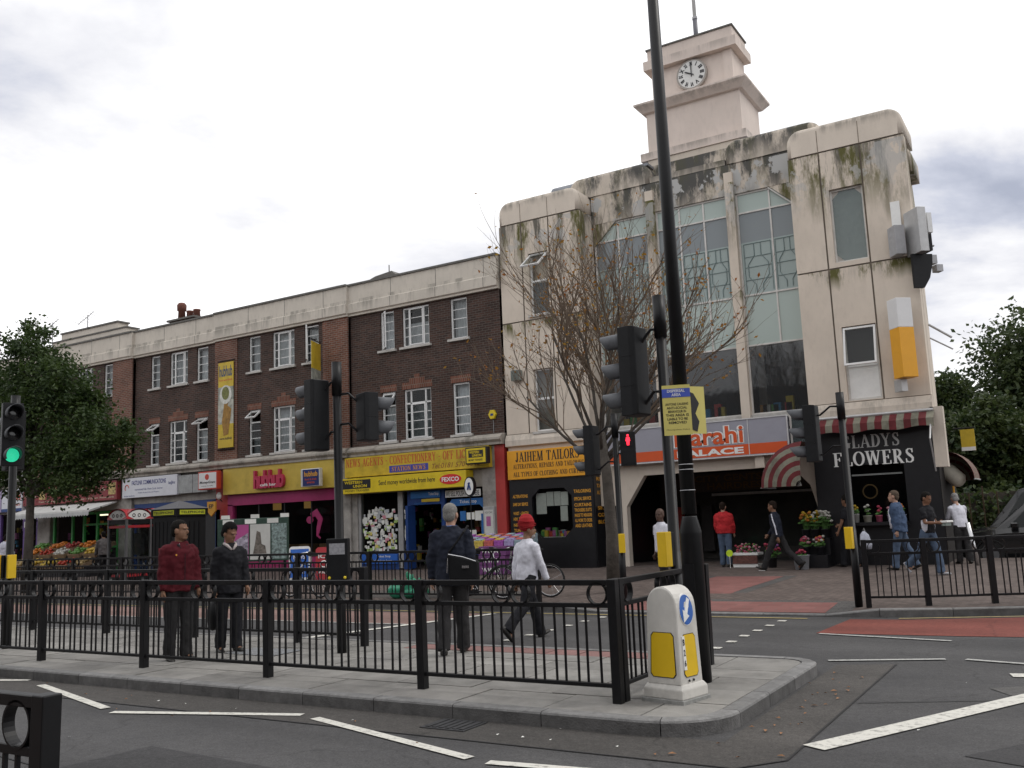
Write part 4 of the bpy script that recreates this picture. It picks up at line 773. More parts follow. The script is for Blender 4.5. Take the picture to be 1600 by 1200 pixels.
dkred = mat('maroon_sign', (.20, .025, .03), .45, .15, 3, dirt=.1)
fs = sign('fascia_sign', 'maroon supermarket fascia with green and cream lettering', -39.35, -33.72, 3.2, 3.98, y1-.22, dkred, .2); crm = mat('cream_print', (.55, .5, .38), .5); gpr = mat('green_print', (.2, .42, .15), .5)
text(fs, 'Mariam Supermarket', -38.4, -35.9, 3.5, 3.88, y1-.223, gpr, .02, 0, arch=.12); text(fs, 'Fresh Fruit  Vegetables  Grocery  Halal Meat  Off Licence  Phone Cards', -39.1, -33.9, 3.26, 3.36, y1-.223, crm)
b = M(); rr = random.Random(4)
for k in range(9): xq = -35.6+k*.13; b.tube([(xq, y1-.223, 3.55+rr.uniform(0, .1)), (xq+.06, y1-.223, 3.6+rr.uniform(0, .15)), (xq+.11, y1-.223, 3.55+rr.uniform(0, .2))], .018, 5)
b.out('script_lettering', crm, fs)
for X in (-39.1, -34.25): M().box(X, X+.45, y1-.225, y1-.22, 3.42, 3.9).out('picture', mat('veg_pic', (.4, .3, .12), .6, .9, 9), fs)
aw = thing('shop_awning', 'white folding awning over the greengrocer display', 'awning', (-36.9, y1-.4, 2.8)); stripe = mat('awning_white', (.6, .6, .58), .7, .1, 4, dirt=.25)
M().prism([(y1-.02, 3.15), (y1-.02, 3.10), (y1-1.3, 2.72), (y1-1.3, 2.80)], -39.6, -33.95, 'x').out('canvas', stripe, aw)
b = M()
for k in range(32):
    a = -39.6+k*5.65/32; c = a+5.65/32; b.prism([(a, 2.74), (c, 2.74), (c, 2.62), ((a+c)/2, 2.56), (a, 2.62)], y1-1.31, y1-1.30)
b.out('valance', mat('awning_grey', (.45, .46, .46), .7, .2, 4), aw)
# far-left shop
M().box(-46.4, -39.65, YS+.03, F+.3, 2.9, 4.04).out('sign_backing', pier_m, b0); fr = M()
for X in (-46.4, -44.5, -42.6, -40.7, -39.7): fr.box(X-.06, X+.06, YS, YS+.12, .25, 2.9)
sf = fr.out('shopfront', mat('purple_frame', (.10, .05, .2), .5), b0)
for a, c in ((-46.3, -44.6), (-44.4, -42.7), (-42.5, -40.8), (-40.6, -39.8)): M().poly([(a, YS+.06, .3), (c, YS+.06, .3), (c, YS+.06, 2.9), (a, YS+.06, 2.9)]).out('pane', pane_dk, sf)
shell(b0, -46.4, -39.7, 2.9); goods(b0, -46, -40, F+.6, F+4, .4, 2.3, 110, 15)
fs = sign('fascia_sign', 'white phone shop fascia with red MOB lettering at far left', -42.2, -40.6, 3.0, 4.0, F-.22, mat('white_sign', None), .2); text(fs, 'MOB', -41.3, -40.7, 3.5, 3.85, F-.223, redtxt, .03); text(fs, 'repairs', -41.3, -40.75, 3.2, 3.38, F-.223, redtxt, .02); M().box(-42.2, -40.6, F-.224, F-.22, 3.0, 3.14).out('blue_strip', blue, fs)
fs = sign('fascia_sign', 'lilac shop fascia at the extreme left edge', -46, -42.25, 3.0, 4.0, F-.22, mat('lilac', (.4, .34, .5), .5, .2, 3), .2)
fs = sign('fascia_sign', 'small dark red fascia between the phone shop and supermarket', -40.55, -39.4, 3.2, 3.9, F-.2, dkred, .18); text(fs, 'Halal Meat', -40.45, -39.5, 3.55, 3.72, F-.203, crm, .02)
fs = thing('projecting_sign', 'small purple square hanging sign beside the greengrocer', 'sign', (-39.6, F-.6, 2.3)); M().box(-39.85, -39.3, F-.6, F-.5, 2.1, 2.65).out('case', mat('purple_frame', None), fs, bevel=.02); M().box(-39.72, -39.43, F-.606, F-.601, 2.25, 2.5).out('mark', print_white, fs); M().box(-39.6, -39.55, F-.5, F-.1, 2.5, 2.55).out('bracket', black_metal, fs)
M().box(-53.4, -46.6, YS+.03, F+.3, .25, 4.04).out('shop_wall', pier_m, bx_)
# ------------------------------------------------------------------ art deco corner building
render_m = stain_mat('cream_render', (.65, .57, .482), ((10.98, 2.0, .9), (7.8, .5, .25)), moss=1.0, grey=(.085, .082, .068), soil=.25, peel=.6)
cap_m = stain_mat('cream_cap', (.66, .585, .50), ((11.75, .3, .6),), soil=.22, grey=(.16, .15, .13))
render_s = stain_mat('stained_render', (.60, .53, .45), ((12.35, 1.1, 1.0), (11.56, 1.6, 1.0)), moss=.3, grey=(.09, .088, .082), soil=.5, peel=1.0, wide=1)
tower_m = stain_mat('pink_render', (.67, .58, .52), ((12.85, .25, .5), (14.42, .22, .4), (15.95, .3, .35)), soil=.25)
low_m = stain_mat('cream_plinth', (.62, .55, .47), ((4.3, .4, .4),), soil=.3)
groove_m = mat('groove_dark', (.20, .165, .13), .9, .2, 6)  # dark tone of the joints between render panels
lead_m = mat('lead_grey', (.20, .21, .23), .5, .2, 5)
teal = glass('teal_glass', (.42, .495, .46), .06, .12, 1.5); teal_d = glass('teal_dark_glass', (.20, .25, .27), .72, .08, 1.45)
teal_l = glass('teal_lower_glass', (.33, .40, .385), .08, .1, 1.5); teal_g = glass('blue_grey_glass', (.235, .265, .28), .12, .08, 1.5)
plain = glass('clear_dark_glass', (.05, .055, .06), .5, .04, 1.7, .05)
steel_f = mat('grey_window_frame', (.62, .60, .57), .5, .1, 5, dirt=.25)
ad = thing('art_deco_building', 'cream art deco corner building with clock tower and tall glazed centre', 'building', (-9, F, .25))
Y2 = 25.2
greyd_ = mat('dim_garment', (.05, .045, .045), .8)
def rounded_cap(name, x0, x1, y0, y1, z0, z1, r, m, parent):
    b = bmesh.new(); bmesh.ops.create_cube(b, size=1)
    for v in b.verts: v.co = Vector((x0 if v.co.x < 0 else x1, y0 if v.co.y < 0 else y1, z0 if v.co.z < 0 else z1))
    ed = [q for q in b.edges if all(v.co.z > z1-1e-4 for v in q.verts)]; vt = [q for q in b.edges if abs(q.verts[0].co.z-q.verts[1].co.z) > .01]
    bmesh.ops.bevel(b, geom=ed, offset=r, segments=7, affect='EDGES', profile=.5, clamp_overlap=True)
    me = bpy.data.meshes.new(name); o_ = ORG[parent]
    for v in b.verts: v.co -= o_
    b.to_mesh(me); b.free(); me.materials.append(m); me.polygons.foreach_set('use_smooth', [True]*len(me.polygons)); o = link(name, me, parent); ORG[o] = o_
    return o
def loaf_cap(name, x0, x1, y0, y1, z0, z1, r, m, parent, fr=.12):
    """parapet block: big round shoulders in elevation, small round along the front edge"""
    def prof(i): return [(x0+i, z0), (x1-i, z0)]+[(x1-r+(r-i)*math.cos(R(a)), z1-r+(r-i)*math.sin(R(a))) for a in range(0, 91, 11)]+[(x0+r+(r-i)*math.cos(R(a)), z1-r+(r-i)*math.sin(R(a))) for a in range(90, 181, 11)]
    rings = [[(a, y, c) for a, c in prof(i)] for y, i in ((y0, fr), (y0+fr*.13, fr*.5), (y0+fr*.4, fr*.18), (y0+fr, 0), (y1, 0))]
    o = M().loft(rings).out(name, m, parent)
    for p in o.data.polygons: p.use_smooth = abs(p.normal.y) < .97
    return o
def wing(x0, x1, wx0, wx1, gx):
    """panelled wing: 3 by 2 render panels with recessed joints and one window per storey"""
    sl = .9 if x1 > -5 else 0; M().prism([(x0+.02, F+.34), (x1-.02, F+.34), (x1-.02-sl, 33), (x0+.02, 33)], 3.0, 11.0, 'z').out('core', render_m, ad); M().prism([(x0+.02, F+3.7), (x1-.02-sl*.4, F+3.7), (x1-.02-sl, 33), (x0+.02, 33)], .0, 2.99, 'z').out('rear_core', render_m, ad)
    M().box(x0+.03, x0+.05, F+.02, F+.36, 4.0, 11.0).box(x1-.05, x1-.03, F+.02, F+.36, 4.0, 11.0).out('joint_backing', groove_m, ad)
    cols = [(x0, gx[0]-.02), (gx[0]+.02, gx[1]-.02), (gx[1]+.02, x1)]
    for za, zb in ((4.32, 7.785), (7.825, 10.97)):
        for i, (a, c) in enumerate(cols):
            hs = []
            if i == 1: hs = [(wx0, wx1, 4.34, 6.25)] if za < 5 else [(wx0, wx1, 7.95, 9.92)]
            b = wall_holes(a, c, za, zb, hs, F, .2)
            if i == 0: b.poly([(a, F, za), (a, F, zb), (a, F+.35, zb), (a, F+.35, za)])
            if i == 2: b.poly([(c, F, za), (c, F+.35, za), (c, F+.35, zb), (c, F, zb)])
            b.poly([(a, F, za), (a, F+.05, za), (c, F+.05, za), (c, F, za)])
            b.out('render_panel', render_m, ad)
    jb = wall_holes(x0+.03, x1-.03, 4.3, 10.99, [(wx0-.002, wx1+.002, 4.34, 6.25), (wx0-.002, wx1+.002, 7.95, 9.92)], F+.03, .01); jb.out('joint_backing', groove_m, ad)
    loaf_cap('rounded_cap', x0-.005, x1+.005, F-.012, 29 if x1 < -5 else 25.9, 11.01, 11.76, .38, cap_m, ad)
    for q in gx: M().box(q-.008, q+.008, F-.018, F-.008, 11.02, 11.6).out('cap_joint', groove_m, ad)
    M().prism([(F-.02, 3.92), (F-.10, 3.95), (F-.10, 4.12), (F-.02, 4.3), (F+.3, 4.3), (F+.3, 3.92)], x0-.02, x1+.02, 'x').out('plinth_cornice', low_m, ad)
wing(-15.08, -12.2, -14.04, -13.36, (-14.27, -13.29)); wing(-5.87, -2.95, -4.88, -4.05, (-5.06, -4.02))
M().prism([(-3.2, F+.36), (-2.945, F+.36), (-3.83, 33), (-4.1, 33)], 3.95, 10.9, 'z').out('side_render', render_m, ad); loaf_cap('rounded_cap', -3.6, -2.93, F+.9, 26.6, 10.3, 11.0, .25, render_m, ad)
M().box(-12.22, -12.16, F+.36, Y2, 4.0, 10.95).out('side_render', render_s, ad)
# wing windows
def plain_win(x0, x1, z0, z1, name='window', m=upvc, t=.05):
    f = M(); frame_bars(f, x0, x1, z0, z1, F+.10, t, .06); return f.out(name, m, ad)
wn = plain_win(-14.04, -13.36, 7.95, 9.92); M().box(-13.99, -13.41, F+.10, F+.16, 9.0, 9.06).out('transom', upvc, wn); M().poly([(-13.99, F+.13, 8.0), (-13.41, F+.13, 8.0), (-13.41, F+.13, 9.0), (-13.99, F+.13, 9.0)]).out('pane', pane_m, wn); curtains(wn, -14.0, -13.4, 7.97, 9.0, F+.25, net_d); tilt_sash(wn, -14.02, -13.38, 9.06, 9.9, F+.08, 52); M().box(-14.1, -13.3, F+.5, F+.55, 7.9, 9.95).out('room_back', room_m, wn); M().box(-14.1, -13.3, F-.06, F+.1, 7.88, 7.94).out('sill', sill_m, wn)
wn = plain_win(-14.04, -13.36, 4.34, 6.25); M().box(-13.99, -13.41, F+.09, F+.16, 5.3, 5.37).out('transom', upvc, wn)
for za, zb in ((4.39, 5.3), (5.37, 6.2)): M().poly([(-13.99, F+.13, za), (-13.41, F+.13, za), (-13.41, F+.13, zb), (-13.99, F+.13, zb)]).out('pane', plain, wn)
M().box(-14.1, -13.3, F+.5, F+.55, 4.3, 6.3).out('room_back', room_m, wn); M().box(-14.12, -13.28, F-.07, F+.1, 4.26, 4.33).out('sill', sill_m, wn)
oc = [(-4.80, 8.0), (-4.66, 7.99), (-4.12, 7.99), (-4.10, 8.0), (-4.10, 9.68), (-4.27, 9.87), (-4.64, 9.87), (-4.83, 9.68), (-4.83, 8.16), (-4.68, 8.0)]
wn = plain_win(-4.88, -4.05, 7.95, 9.92, m=steel_f, t=.045); oc = [(-4.66, 7.995), (-4.095, 7.995), (-4.095, 9.68), (-4.27, 9.875), (-4.64, 9.875), (-4.835, 9.68), (-4.835, 8.18)]
M().box(-4.84, -4.09, F+.15, F+.17, 7.99, 9.88).out('corner_board', mat('board_cream', (.5, .46, .42), .7), wn); M().prism(oc, F+.125, F+.14).out('pane', teal_d, wn)
wn = plain_win(-4.88, -4.05, 4.34, 6.25, m=steel_f, t=.06); M().box(-4.82, -4.11, F+.11, F+.15, 4.40, 5.2).out('blank_panel', print_white, wn); M().box(-4.82, -4.11, F+.09, F+.16, 5.2, 5.27).out('transom', upvc, wn); tilt_sash(wn, -4.86, -4.07, 5.2, 6.22, F+.04, 13); M().box(-4.9, -4.0, F+.32, F+.36, 4.3, 6.3).out('room_back', room_m, wn)
# centre: glazed bays between ribs
bays = [(-12.14, -10.32, [-11.33]), (-10.07, -7.87, [-9.34, -8.60]), (-7.62, -5.86, [-6.67])]
TZ = [4.3, 6.24, 7.67, 10.07, 10.65]
curt_t = mat('teal_drape', (.34, .47, .45), .9, .15, 3)
deco = mat('deco_tracery', (.15, .205, .205), .7)
for bi, (a, c, mull) in enumerate(bays):
    f = M(); t_ = .045; yy = Y2+.06
    frame_bars(f, a, c, 4.3, 10.66, yy, .05, .07)
    for q in mull: f.box(q-t_/2, q+t_/2, yy, yy+.07, 6.24, 10.62)
    for z in TZ[1:-1]: f.box(a+.05, c-.05, yy-.004, yy+.066, z-t_/2, z+t_/2)
    wn = f.out('window', steel_f, ad)
    xs = [a+.05]+mull+[c-.05]
    M().poly([(a+.05, yy+.03, 4.34), (c-.05, yy+.03, 4.34), (c-.05, yy+.03, 6.22), (a+.05, yy+.03, 6.22)]).out('pane', plain, wn)
    for i in range(len(xs)-1):
        for j in (1, 2, 3):
            M().poly([(xs[i], yy+.03, TZ[j]), (xs[i+1], yy+.03, TZ[j]), (xs[i+1], yy+.03, TZ[j+1]), (xs[i], yy+.03, TZ[j+1])]).out('pane', [teal, teal_d, teal][j-1], wn) if j != 2 else [M().poly([(xs[i], yy+.03, za_), (xs[i+1], yy+.03, za_), (xs[i+1], yy+.03, zb_), (xs[i], yy+.03, zb_)]).out('pane', gm2, wn) for za_, zb_, gm2 in ((TZ[2], 9.2, teal_l), (9.2, TZ[3], teal_g))]
        # art deco tracery inside the tall panes
        m_ = (xs[i]+xs[i+1])/2; w2 = (xs[i+1]-xs[i])*.42; b = M(); y_ = yy+.018; z0 = 7.75; z1 = 9.15
        for s in (-1, 1):
            b.tube([(m_+s*w2, y_, z0), (m_+s*w2, y_, z1)], .010, 4)
            b.tube([(m_+s*w2*.25, y_, z1), (m_+s*w2*.25, y_, z1-.35), (m_+s*w2*.75, y_, z1-.6), (m_+s*w2*.75, y_, z0+.45), (m_+s*w2*.25, y_, z0+.2), (m_+s*w2*.25, y_, z0)], .012, 4)
        for z in (z0+.35, z0+.72, z1-.38): b.tube([(m_-w2, y_, z), (m_+w2, y_, z)], .009, 4)
        b.tube([(m_-w2, y_, z1), (m_+w2, y_, z1)], .010, 4); b.out('tracery', deco, wn)
    M().box(a+.03, c-.03, yy+.10, yy+.12, 7.6, 9.25).out('drape', curt_t, wn); M().box(a+.03, c-.03, yy+.22, yy+.24, 9.2, 10.2).out('blind', mat('grey_blind', (.30, .31, .34), .8, .1, 3), wn); M().box(a, c, yy+1.6, yy+1.65, 4.2, 10.7).out('room_back', room_m, wn)
    for k in range(6):
        xq = a+.15+(c-a-.3)*random.random(); M().box(xq-.1, xq+.1, yy+.35, yy+.5, 4.34, 4.55+random.random()*.25).out('sill_goods', COLS[(k*3+1) % 7], wn)
for a, c in ((-10.32, -10.07), (-7.87, -7.62)): M().box(a, c, Y2-.12, Y2+.2, 3.9, 11.3).out('rib', render_m, ad)
b = M(); b.box(-12.16, -5.86, Y2, Y2+.35, 10.66, 11.56); cw = b.out('centre_wall', render_s, ad)
M().prism([(-6.64, 10.67), (-5.86, 10.67), (-5.86, 9.95)], Y2+.01, Y2+.12).out('corner_splay', render_m, ad); M().prism([(-11.36, 10.67), (-12.14, 10.67), (-12.14, 9.95)], Y2+.01, Y2+.12).out('corner_splay', render_m, ad)
M().tube([(-6.66, Y2+.02, 10.64), (-5.9, Y2+.02, 9.93)], .025, 4).out('splay_bar', steel_f, ad)
M().box(-12.1, -5.9, Y2+2, 33, 4.0, 11.5).out('core', render_m, ad); M().box(-12.1, -5.9, Y2+.36, 33, 10.9, 11.55).out('roof_deck', lead_m, ad)
M().box(-12.14, -5.86, Y2-.06, Y2+.4, 4.16, 4.30).out('sill_beam', sill_m, ad)
loaf_cap('rounded_cap', -12.9, -10.18, Y2-.03, 29, 11.57, 12.26, .36, render_s, ad); loaf_cap('rounded_cap', -7.82, -5.1, Y2-.03, 29, 11.57, 12.26, .36, render_s, ad)
M().box(-10.17, -7.83, Y2+.0, 28, 11.57, 11.75).out('centre_cap', render_s, ad); M().box(-12.3, -10.3, Y2+.25, 29, 12.262, 12.34).out('roof_edge', lead_m, ad); M().box(-7.6, -5.6, Y2+.25, 29, 12.262, 12.34).out('roof_edge', lead_m, ad)
# clock tower
TY = 26.1
M().box(-10.45, -7.55, TY-.2, 28.2, 11.7, 12.56).out('tower_base', render_s, ad)
M().box(-10.68, -7.32, TY-.24, 28.35, 12.57, 12.82).out('tower_ledge', tower_m, ad)
M().box(-10.5, -7.5, TY, 28.0, 12.821, 14.16).out('tower_lower', tower_m, ad)
def flare(x0, x1, y0, y1, z0, z1, d, z2, m, name):
    b = M(); b.loft([[(x0, y0, z0), (x1, y0, z0), (x1, y1, z0), (x0, y1, z0)], [(x0-d*.35, y0-d*.35, z0+.02), (x1+d*.35, y0-d*.35, z0+.02), (x1+d*.35, y1+d*.35, z0+.02), (x0-d*.35, y1+d*.35, z0+.02)],
            [(x0-d, y0-d, z1), (x1+d, y0-d, z1), (x1+d, y1+d, z1), (x0-d, y1+d, z1)], [(x0-d, y0-d, z1+.06), (x1+d, y0-d, z1+.06), (x1+d, y1+d, z1+.06), (x0-d, y1+d, z1+.06)], [(x0+.1, y0+.1, z2), (x1-.1, y0+.1, z2), (x1-.1, y1-.1, z2), (x0+.1, y1-.1, z2)]]); return b.out(name, m, ad)
flare(-10.5, -7.5, TY, 28.0, 14.16, 14.40, .30, 14.6, tower_m, 'tower_cornice')
M().box(-10.2, -7.8, TY+.22, 27.45, 14.55, 15.66).out('tower_upper', tower_m, ad)
for X in (-10.30, -7.98): M().box(X, X+.28, TY+.18, 27.5, 14.58, 15.62).out('corner_pilaster', tower_m, ad)
M().box(-10.5, -7.5, TY+.0, 27.65, 15.63, 15.93).out('tower_ledge', tower_m, ad); M().box(-10.38, -7.62, TY+.1, 27.55, 15.931, 16.3).out('tower_top', tower_m, ad); M().box(-10.42, -7.58, TY+.06, 27.59, 16.301, 16.35).out('coping', coping_m, ad)
ck = thing('tower_clock', 'round white clock with black numerals on the tower', 'clock', (-8.97, TY+.2, 14.6)); CX, CZ = -8.97, 15.12
b = M(); b.prism([(CX+.49*math.cos(a*2*math.pi/40), CZ+.49*math.sin(a*2*math.pi/40)) for a in range(40)], TY+.10, TY+.219); b.out('rim', mat('clock_rim', (.34, .31, .28), .6), ck); b = M(); b.prism([(CX+.435*math.cos(a*2*math.pi/40), CZ+.435*math.sin(a*2*math.pi/40)) for a in range(40)], TY+.092, TY+.10); b.out('dial', mat('clock_face', (.66, .66, .64), .5, .05), ck)
for i, s in enumerate(['XII', 'I', 'II', 'III', 'IIII', 'V', 'VI', 'VII', 'VIII', 'IX', 'X', 'XI']):
    a = R(90-30*i); vs_, fc = text_verts(s, .05); mx_ = sum(v.x for v in vs_)/len(vs_); my_ = sum(v.y for v in vs_)/len(vs_); sc_ = .17; ca, sa = math.cos(a-R(90)), math.sin(a-R(90)); b = M()
    wsc = .095/max(.1, (max(v.x for v in vs_)-min(v.x for v in vs_))) if len(s) > 1 else .15
    b.add([(CX+.345*math.cos(a)+((v.x-mx_)*wsc*ca-(v.y-my_)*sc_*sa), TY+.088, CZ+.345*math.sin(a)+((v.x-mx_)*wsc*sa+(v.y-my_)*sc_*ca)) for v in vs_], fc); b.out('numeral', print_black, ck)
def hand(ang, ln, wd, y): d = Vector((math.cos(R(ang)), math.sin(R(ang)))); n = Vector((-d.y, d.x))*wd; c = Vector((CX, CZ)); M().prism([tuple(c-d*.09-n), tuple(c-d*.09+n), tuple(c+d*ln*.75+n*1.3), tuple(c+d*ln), tuple(c+d*ln*.75-n*1.3)], y, y+.01).out('clock_hand', print_black, ck)
hand(89, .39, .012, TY+.072); hand(152, .25, .016, TY+.060)
fp = thing('flagpole', 'white flagpole with grey foot on top of the clock tower', 'flagpole', (-9.0, 27.0, 16.3)); M().tube([(-9.0, 27.0, 16.3), (-9.0, 27.0, 17.35)], .075, 10).out('foot', mat('pole_grey', (.13, .13, .15), .5), fp, True); M().tube([(-9.0, 27.0, 17.35), (-9.0, 27.0, 22)], [.06, .045], 10).out('pole', print_white, fp, True); M().tube([(-9.0, 27.0, 17.32), (-9.0, 27.0, 17.40)], .085, 10).out('collar', grey_metal, fp)
wt = thing('roof_drum', 'grey horizontal drum on the roof behind the left wing', 'roof drum', (-13.2, 26.5, 11.7)); M().tube([(-14.0, 26.4, 12.2), (-12.9, 26.4, 12.2)], .42, 18).out('drum', lead_m, wt, True); M().box(-13.9, -13.0, 26.2, 26.6, 11.5, 11.85).out('cradle', coping_m, wt)
rl = thing('rooflight', 'slanted grey rooflight behind the right wing cap', 'rooflight', (-4.9, 27, 11.7)); M().prism([(-6.0, 11.6), (-4.2, 11.6), (-4.2, 12.55), (-4.4, 12.6)], 26.6, 28).out('casing', lead_m, rl)
# ground floor: tailor under the left wing
M().box(-15.06, -12.2, F+.02, F+.34, 2.9, 3.95).out('shop_beam', low_m, ad)
tl = wall_holes(-15.06, -12.2, .25, 2.9, [(-14.28, -12.92, 1.15, 2.6)], F-.02, .25).out('tailor_shopfront', gloss_black, ad)
M().box(-12.2, -12.17, F+.0, 26.2, .25, 3.0).out('tailor_return', gloss_black, ad)
for pts in ([(-14.28, 1.15), (-14.0, 1.15), (-14.28, 1.42)], [(-12.92, 1.15), (-12.92, 1.42), (-13.2, 1.15)], [(-14.28, 2.6), (-14.28, 2.36), (-14.02, 2.6)], [(-12.92, 2.6), (-13.18, 2.6), (-12.92, 2.36)]): M().prism(pts, F-.018, F+.12).out('corner_fillet', gloss_black, tl)
M().poly([(-14.28, F+.1, 1.15), (-12.92, F+.1, 1.15), (-12.92, F+.1, 2.6), (-14.28, F+.1, 2.6)]).out('pane', pane_dk, tl); shell(ad, -15.0, -12.25, 2.88, F+.36, F+3); M().box(-14.3, -12.9, F+.2, F+.8, 1.0, 1.16).out('display_shelf', print_white, tl)
for x, z, a, h in ((-14.2, 1.85, .35, .62), (-13.84, 2.08, .24, .42), (-13.58, 2.08, .22, .42), (-13.35, 2.08, .24, .4), (-13.38, 1.62, .24, .44)): M().box(x, x+a, F+.105, F+.11, z, z+h).out('notice', paper, tl)
goods(ad, -14.1, -13.0, F+.2, F+.5, 1.17, 1.17, 30, 8, .1, .22, 'thread_reels', top=True)
for zz_, s in ((2.36, 'ALTERATIONS'), (2.12, 'SAME DAY SERVICE'), (1.85, 'WAIST - LENGTH'), (1.68, 'HEM  TROUSERS'), (1.5, 'NEW ZIPS'), (1.34, 'TURN UPS')): text(tl, s, -14.95, -14.42, zz_, zz_+.10, F-.023, gold, .03)
for zz_, s in ((2.42, 'TAILORING'), (2.2, 'SPECIAL SERVICE'), (2.02, 'CURTAINS'), (1.87, 'TROUSERS SUITS'), (1.72, 'MADE TO MEASURE'), (1.57, 'ALL WORK TO ORDER'), (1.42, 'AND LEATHER')): text(tl, s, -12.84, -12.28, zz_, zz_+.10, F-.023, gold, .03)
for zz_, s in ((2.75, 'REPAIRS'), (2.55, 'TAILORS'), (2.35, 'ALTERATION'), (1.9, 'SKIRT'), (1.7, 'COATS'), (1.5, 'BLOUSE')): text(tl, s, F+.15, F+1.1, zz_, zz_+.11, -12.165, gold, .03, axis='x')
js = sign('fascia_sign', 'orange JAIHEM TAILORS fascia with black lettering', -15.05, -12.22, 2.92, 3.80, F-.10, mat('orange_sign', (.74, .34, .02), .45, .06, 3, dirt=.12), .1)
serif(js, 'JAIHEM TAILORS', -14.75, -12.55, 3.45, 3.74, F-.103, print_black); serif(js, 'ALTERATIONS, REPAIRS AND TAILORING', -14.85, -12.4, 3.24, 3.38, F-.103, print_black); serif(js, 'ALL TYPES OF CLOTHING AND CURTAINS', -14.85, -12.3, 3.0, 3.14, F-.103, print_black)
bxl = thing('wall_floodlight', 'small grey floodlight box on the cream wall by the brick edge', 'floodlight', (-14.6, F, 6.0)); M().box(-14.75, -14.42, F-.2, F-.02, 5.95, 6.28).out('casing', mat('flood_grey', (.2, .22, .2), .5), bxl, bevel=.02); M().poly([(-14.72, F-.205, 5.98), (-14.45, F-.205, 5.98), (-14.45, F-.205, 6.25), (-14.72, F-.205, 6.25)]).out('lens', pane_m, bxl)
# centre ground floor: recessed entrance under the Karahi sign
M().prism([(-12.16, 3.3), (-5.9, 3.3), (-5.9, 1.5), (-6.1, 2.3), (-6.55, 2.82), (-10.75, 2.82), (-11.35, 1.95), (-11.35, .25), (-11.55, .25), (-11.55, 2.0), (-12.16, 2.0)], F+.38, F+.62).out('portal', low_m, ad)
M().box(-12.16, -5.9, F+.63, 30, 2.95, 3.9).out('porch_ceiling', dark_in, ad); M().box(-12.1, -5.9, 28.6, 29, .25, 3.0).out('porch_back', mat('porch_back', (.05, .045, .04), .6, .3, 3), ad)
M().box(-12.16, -11.9, F+.9, 29, .25, 3.0).out('porch_side', gloss_black, ad); M().box(-6.05, -5.88, F+.7, 29, .25, 3.0).out('porch_side', gloss_black, ad); M().box(-12.16, -5.9, F+.3, 29, .236, .256).out('porch_floor', dark_m, ad)
M().poly([(-10.0, 28.55, .6), (-6.9, 28.55, .6), (-6.9, 28.55, 2.2), (-10.0, 28.55, 2.2)]).out('pane', pane_dk, ad); M().box(-10.1, -6.8, 28.5, 28.54, 2.2, 2.28).out('window_head', steel_f, ad)
for X, m in ((-11.4, COLS[0]), (-10.9, greyd_), (-10.4, greyd_)): M().box(X, X+.35, 28.3, 28.5, .5, 1.9).out('hung_garment', m, ad)
hd = sign('hairdresser_sign', 'dim brown GENTS HAIRDRESSER board inside the entrance', -11.4, -6.6, 2.32, 2.88, 27.6, mat('brown_board2', (.07, .05, .04), .6), .05); text(hd, 'CITY GENTS', -10.3, -8.2, 2.62, 2.82, 27.597, mat('dim_gold', (.14, .075, .02), .6), .02); text(hd, 'HAIRDRESSER', -9.9, -7.6, 2.38, 2.58, 27.597, mat('dim_gold', None), .02)
ks = sign('fascia_sign', 'grey and orange Karahi PALACE restaurant fascia', -11.75, -6.50, 3.16, 4.14, F+.12, mat('grey_sign', (.31, .31, .36), .45, .05, 3), .2); og = mat('orange_red', (.62, .09, .02), .45, .05, 3)
M().box(-11.72, -6.53, F+.114, F+.12, 3.19, 3.47).out('orange_band', og, ks)
b = M(); frame_bars(b, -11.77, -6.48, 3.14, 4.16, F+.10, .03, .02); b.box(-7.56, -7.54, F+.105, F+.119, 3.17, 4.13); b.out('trim', alu, ks)
text(ks, 'Karahi', -9.68, -7.66, 3.5, 4.02, F+.110, print_white, .075); text(ks, 'Karahi', -9.65, -7.69, 3.52, 4.0, F+.106, og, .02); text(ks, 'PALACE', -9.6, -7.7, 3.23, 3.41, F+.108, print_white, .04)
M().box(-6.46, -5.9, F+.3, F+.36, 3.35, 4.15).out('side_light', teal_d, ad); b = M(); frame_bars(b, -6.47, -5.88, 3.33, 4.17, F+.26, .05, .05); b.out('side_light_frame', steel_f, ad)
M().box(-7.45, -7.2, F+.2, F+.38, 2.82, 3.14).out('bracket', low_m, ad)
# flower shop under the right wing
M().box(-5.86, -2.95, F+.02, F+.34, 2.9, 3.95).out('shop_beam', gloss_black, ad)
fl = wall_holes(-5.86, -2.95, .25, 3.9, [(-5.05, -3.72, 1.3, 2.72)], F-.02, .2).out('flower_shopfront', gloss_black, ad); M().prism([(-3.2, F+.005), (-2.94, F+.005), (-3.6, 31), (-3.9, 31)], .25, 3.94, 'z').out('flower_shop_side', gloss_black, ad)
M().poly([(-5.05, F+.15, 1.3), (-3.72, F+.15, 1.3), (-3.72, F+.15, 2.72), (-5.05, F+.15, 2.72)]).out('pane', pane_dk, fl); shell(ad, -5.8, -3.0, 2.88, F+.36, F+3.5); M().box(-5.05, -3.72, F-.28, F-.02, 1.22, 1.3).out('window_shelf', gloss_black, fl); M().box(-5.0, -3.8, F+.15, F+.2, 2.45, 2.49).out('rail', silver, fl)
gs = thing('shop_lettering', 'white serif GLADYS FLOWERS lettering on the black shopfront', 'sign', (-4.4, F-.03, 2.6))
serif(gs, 'GLADYS', -5.15, -3.75, 3.14, 3.46, F-.024, mat('grey_letters', (.42, .42, .41), .5)); serif(gs, 'FLOWERS', -5.38, -3.45, 2.70, 3.05, F-.024, print_white)
rw = mat('awning_red', (.12, .018, .021), .85, .2, 5, dirt=.4); cw_ = mat('awning_cream', (.19, .182, .14), .85, .25, 5, dirt=.5)
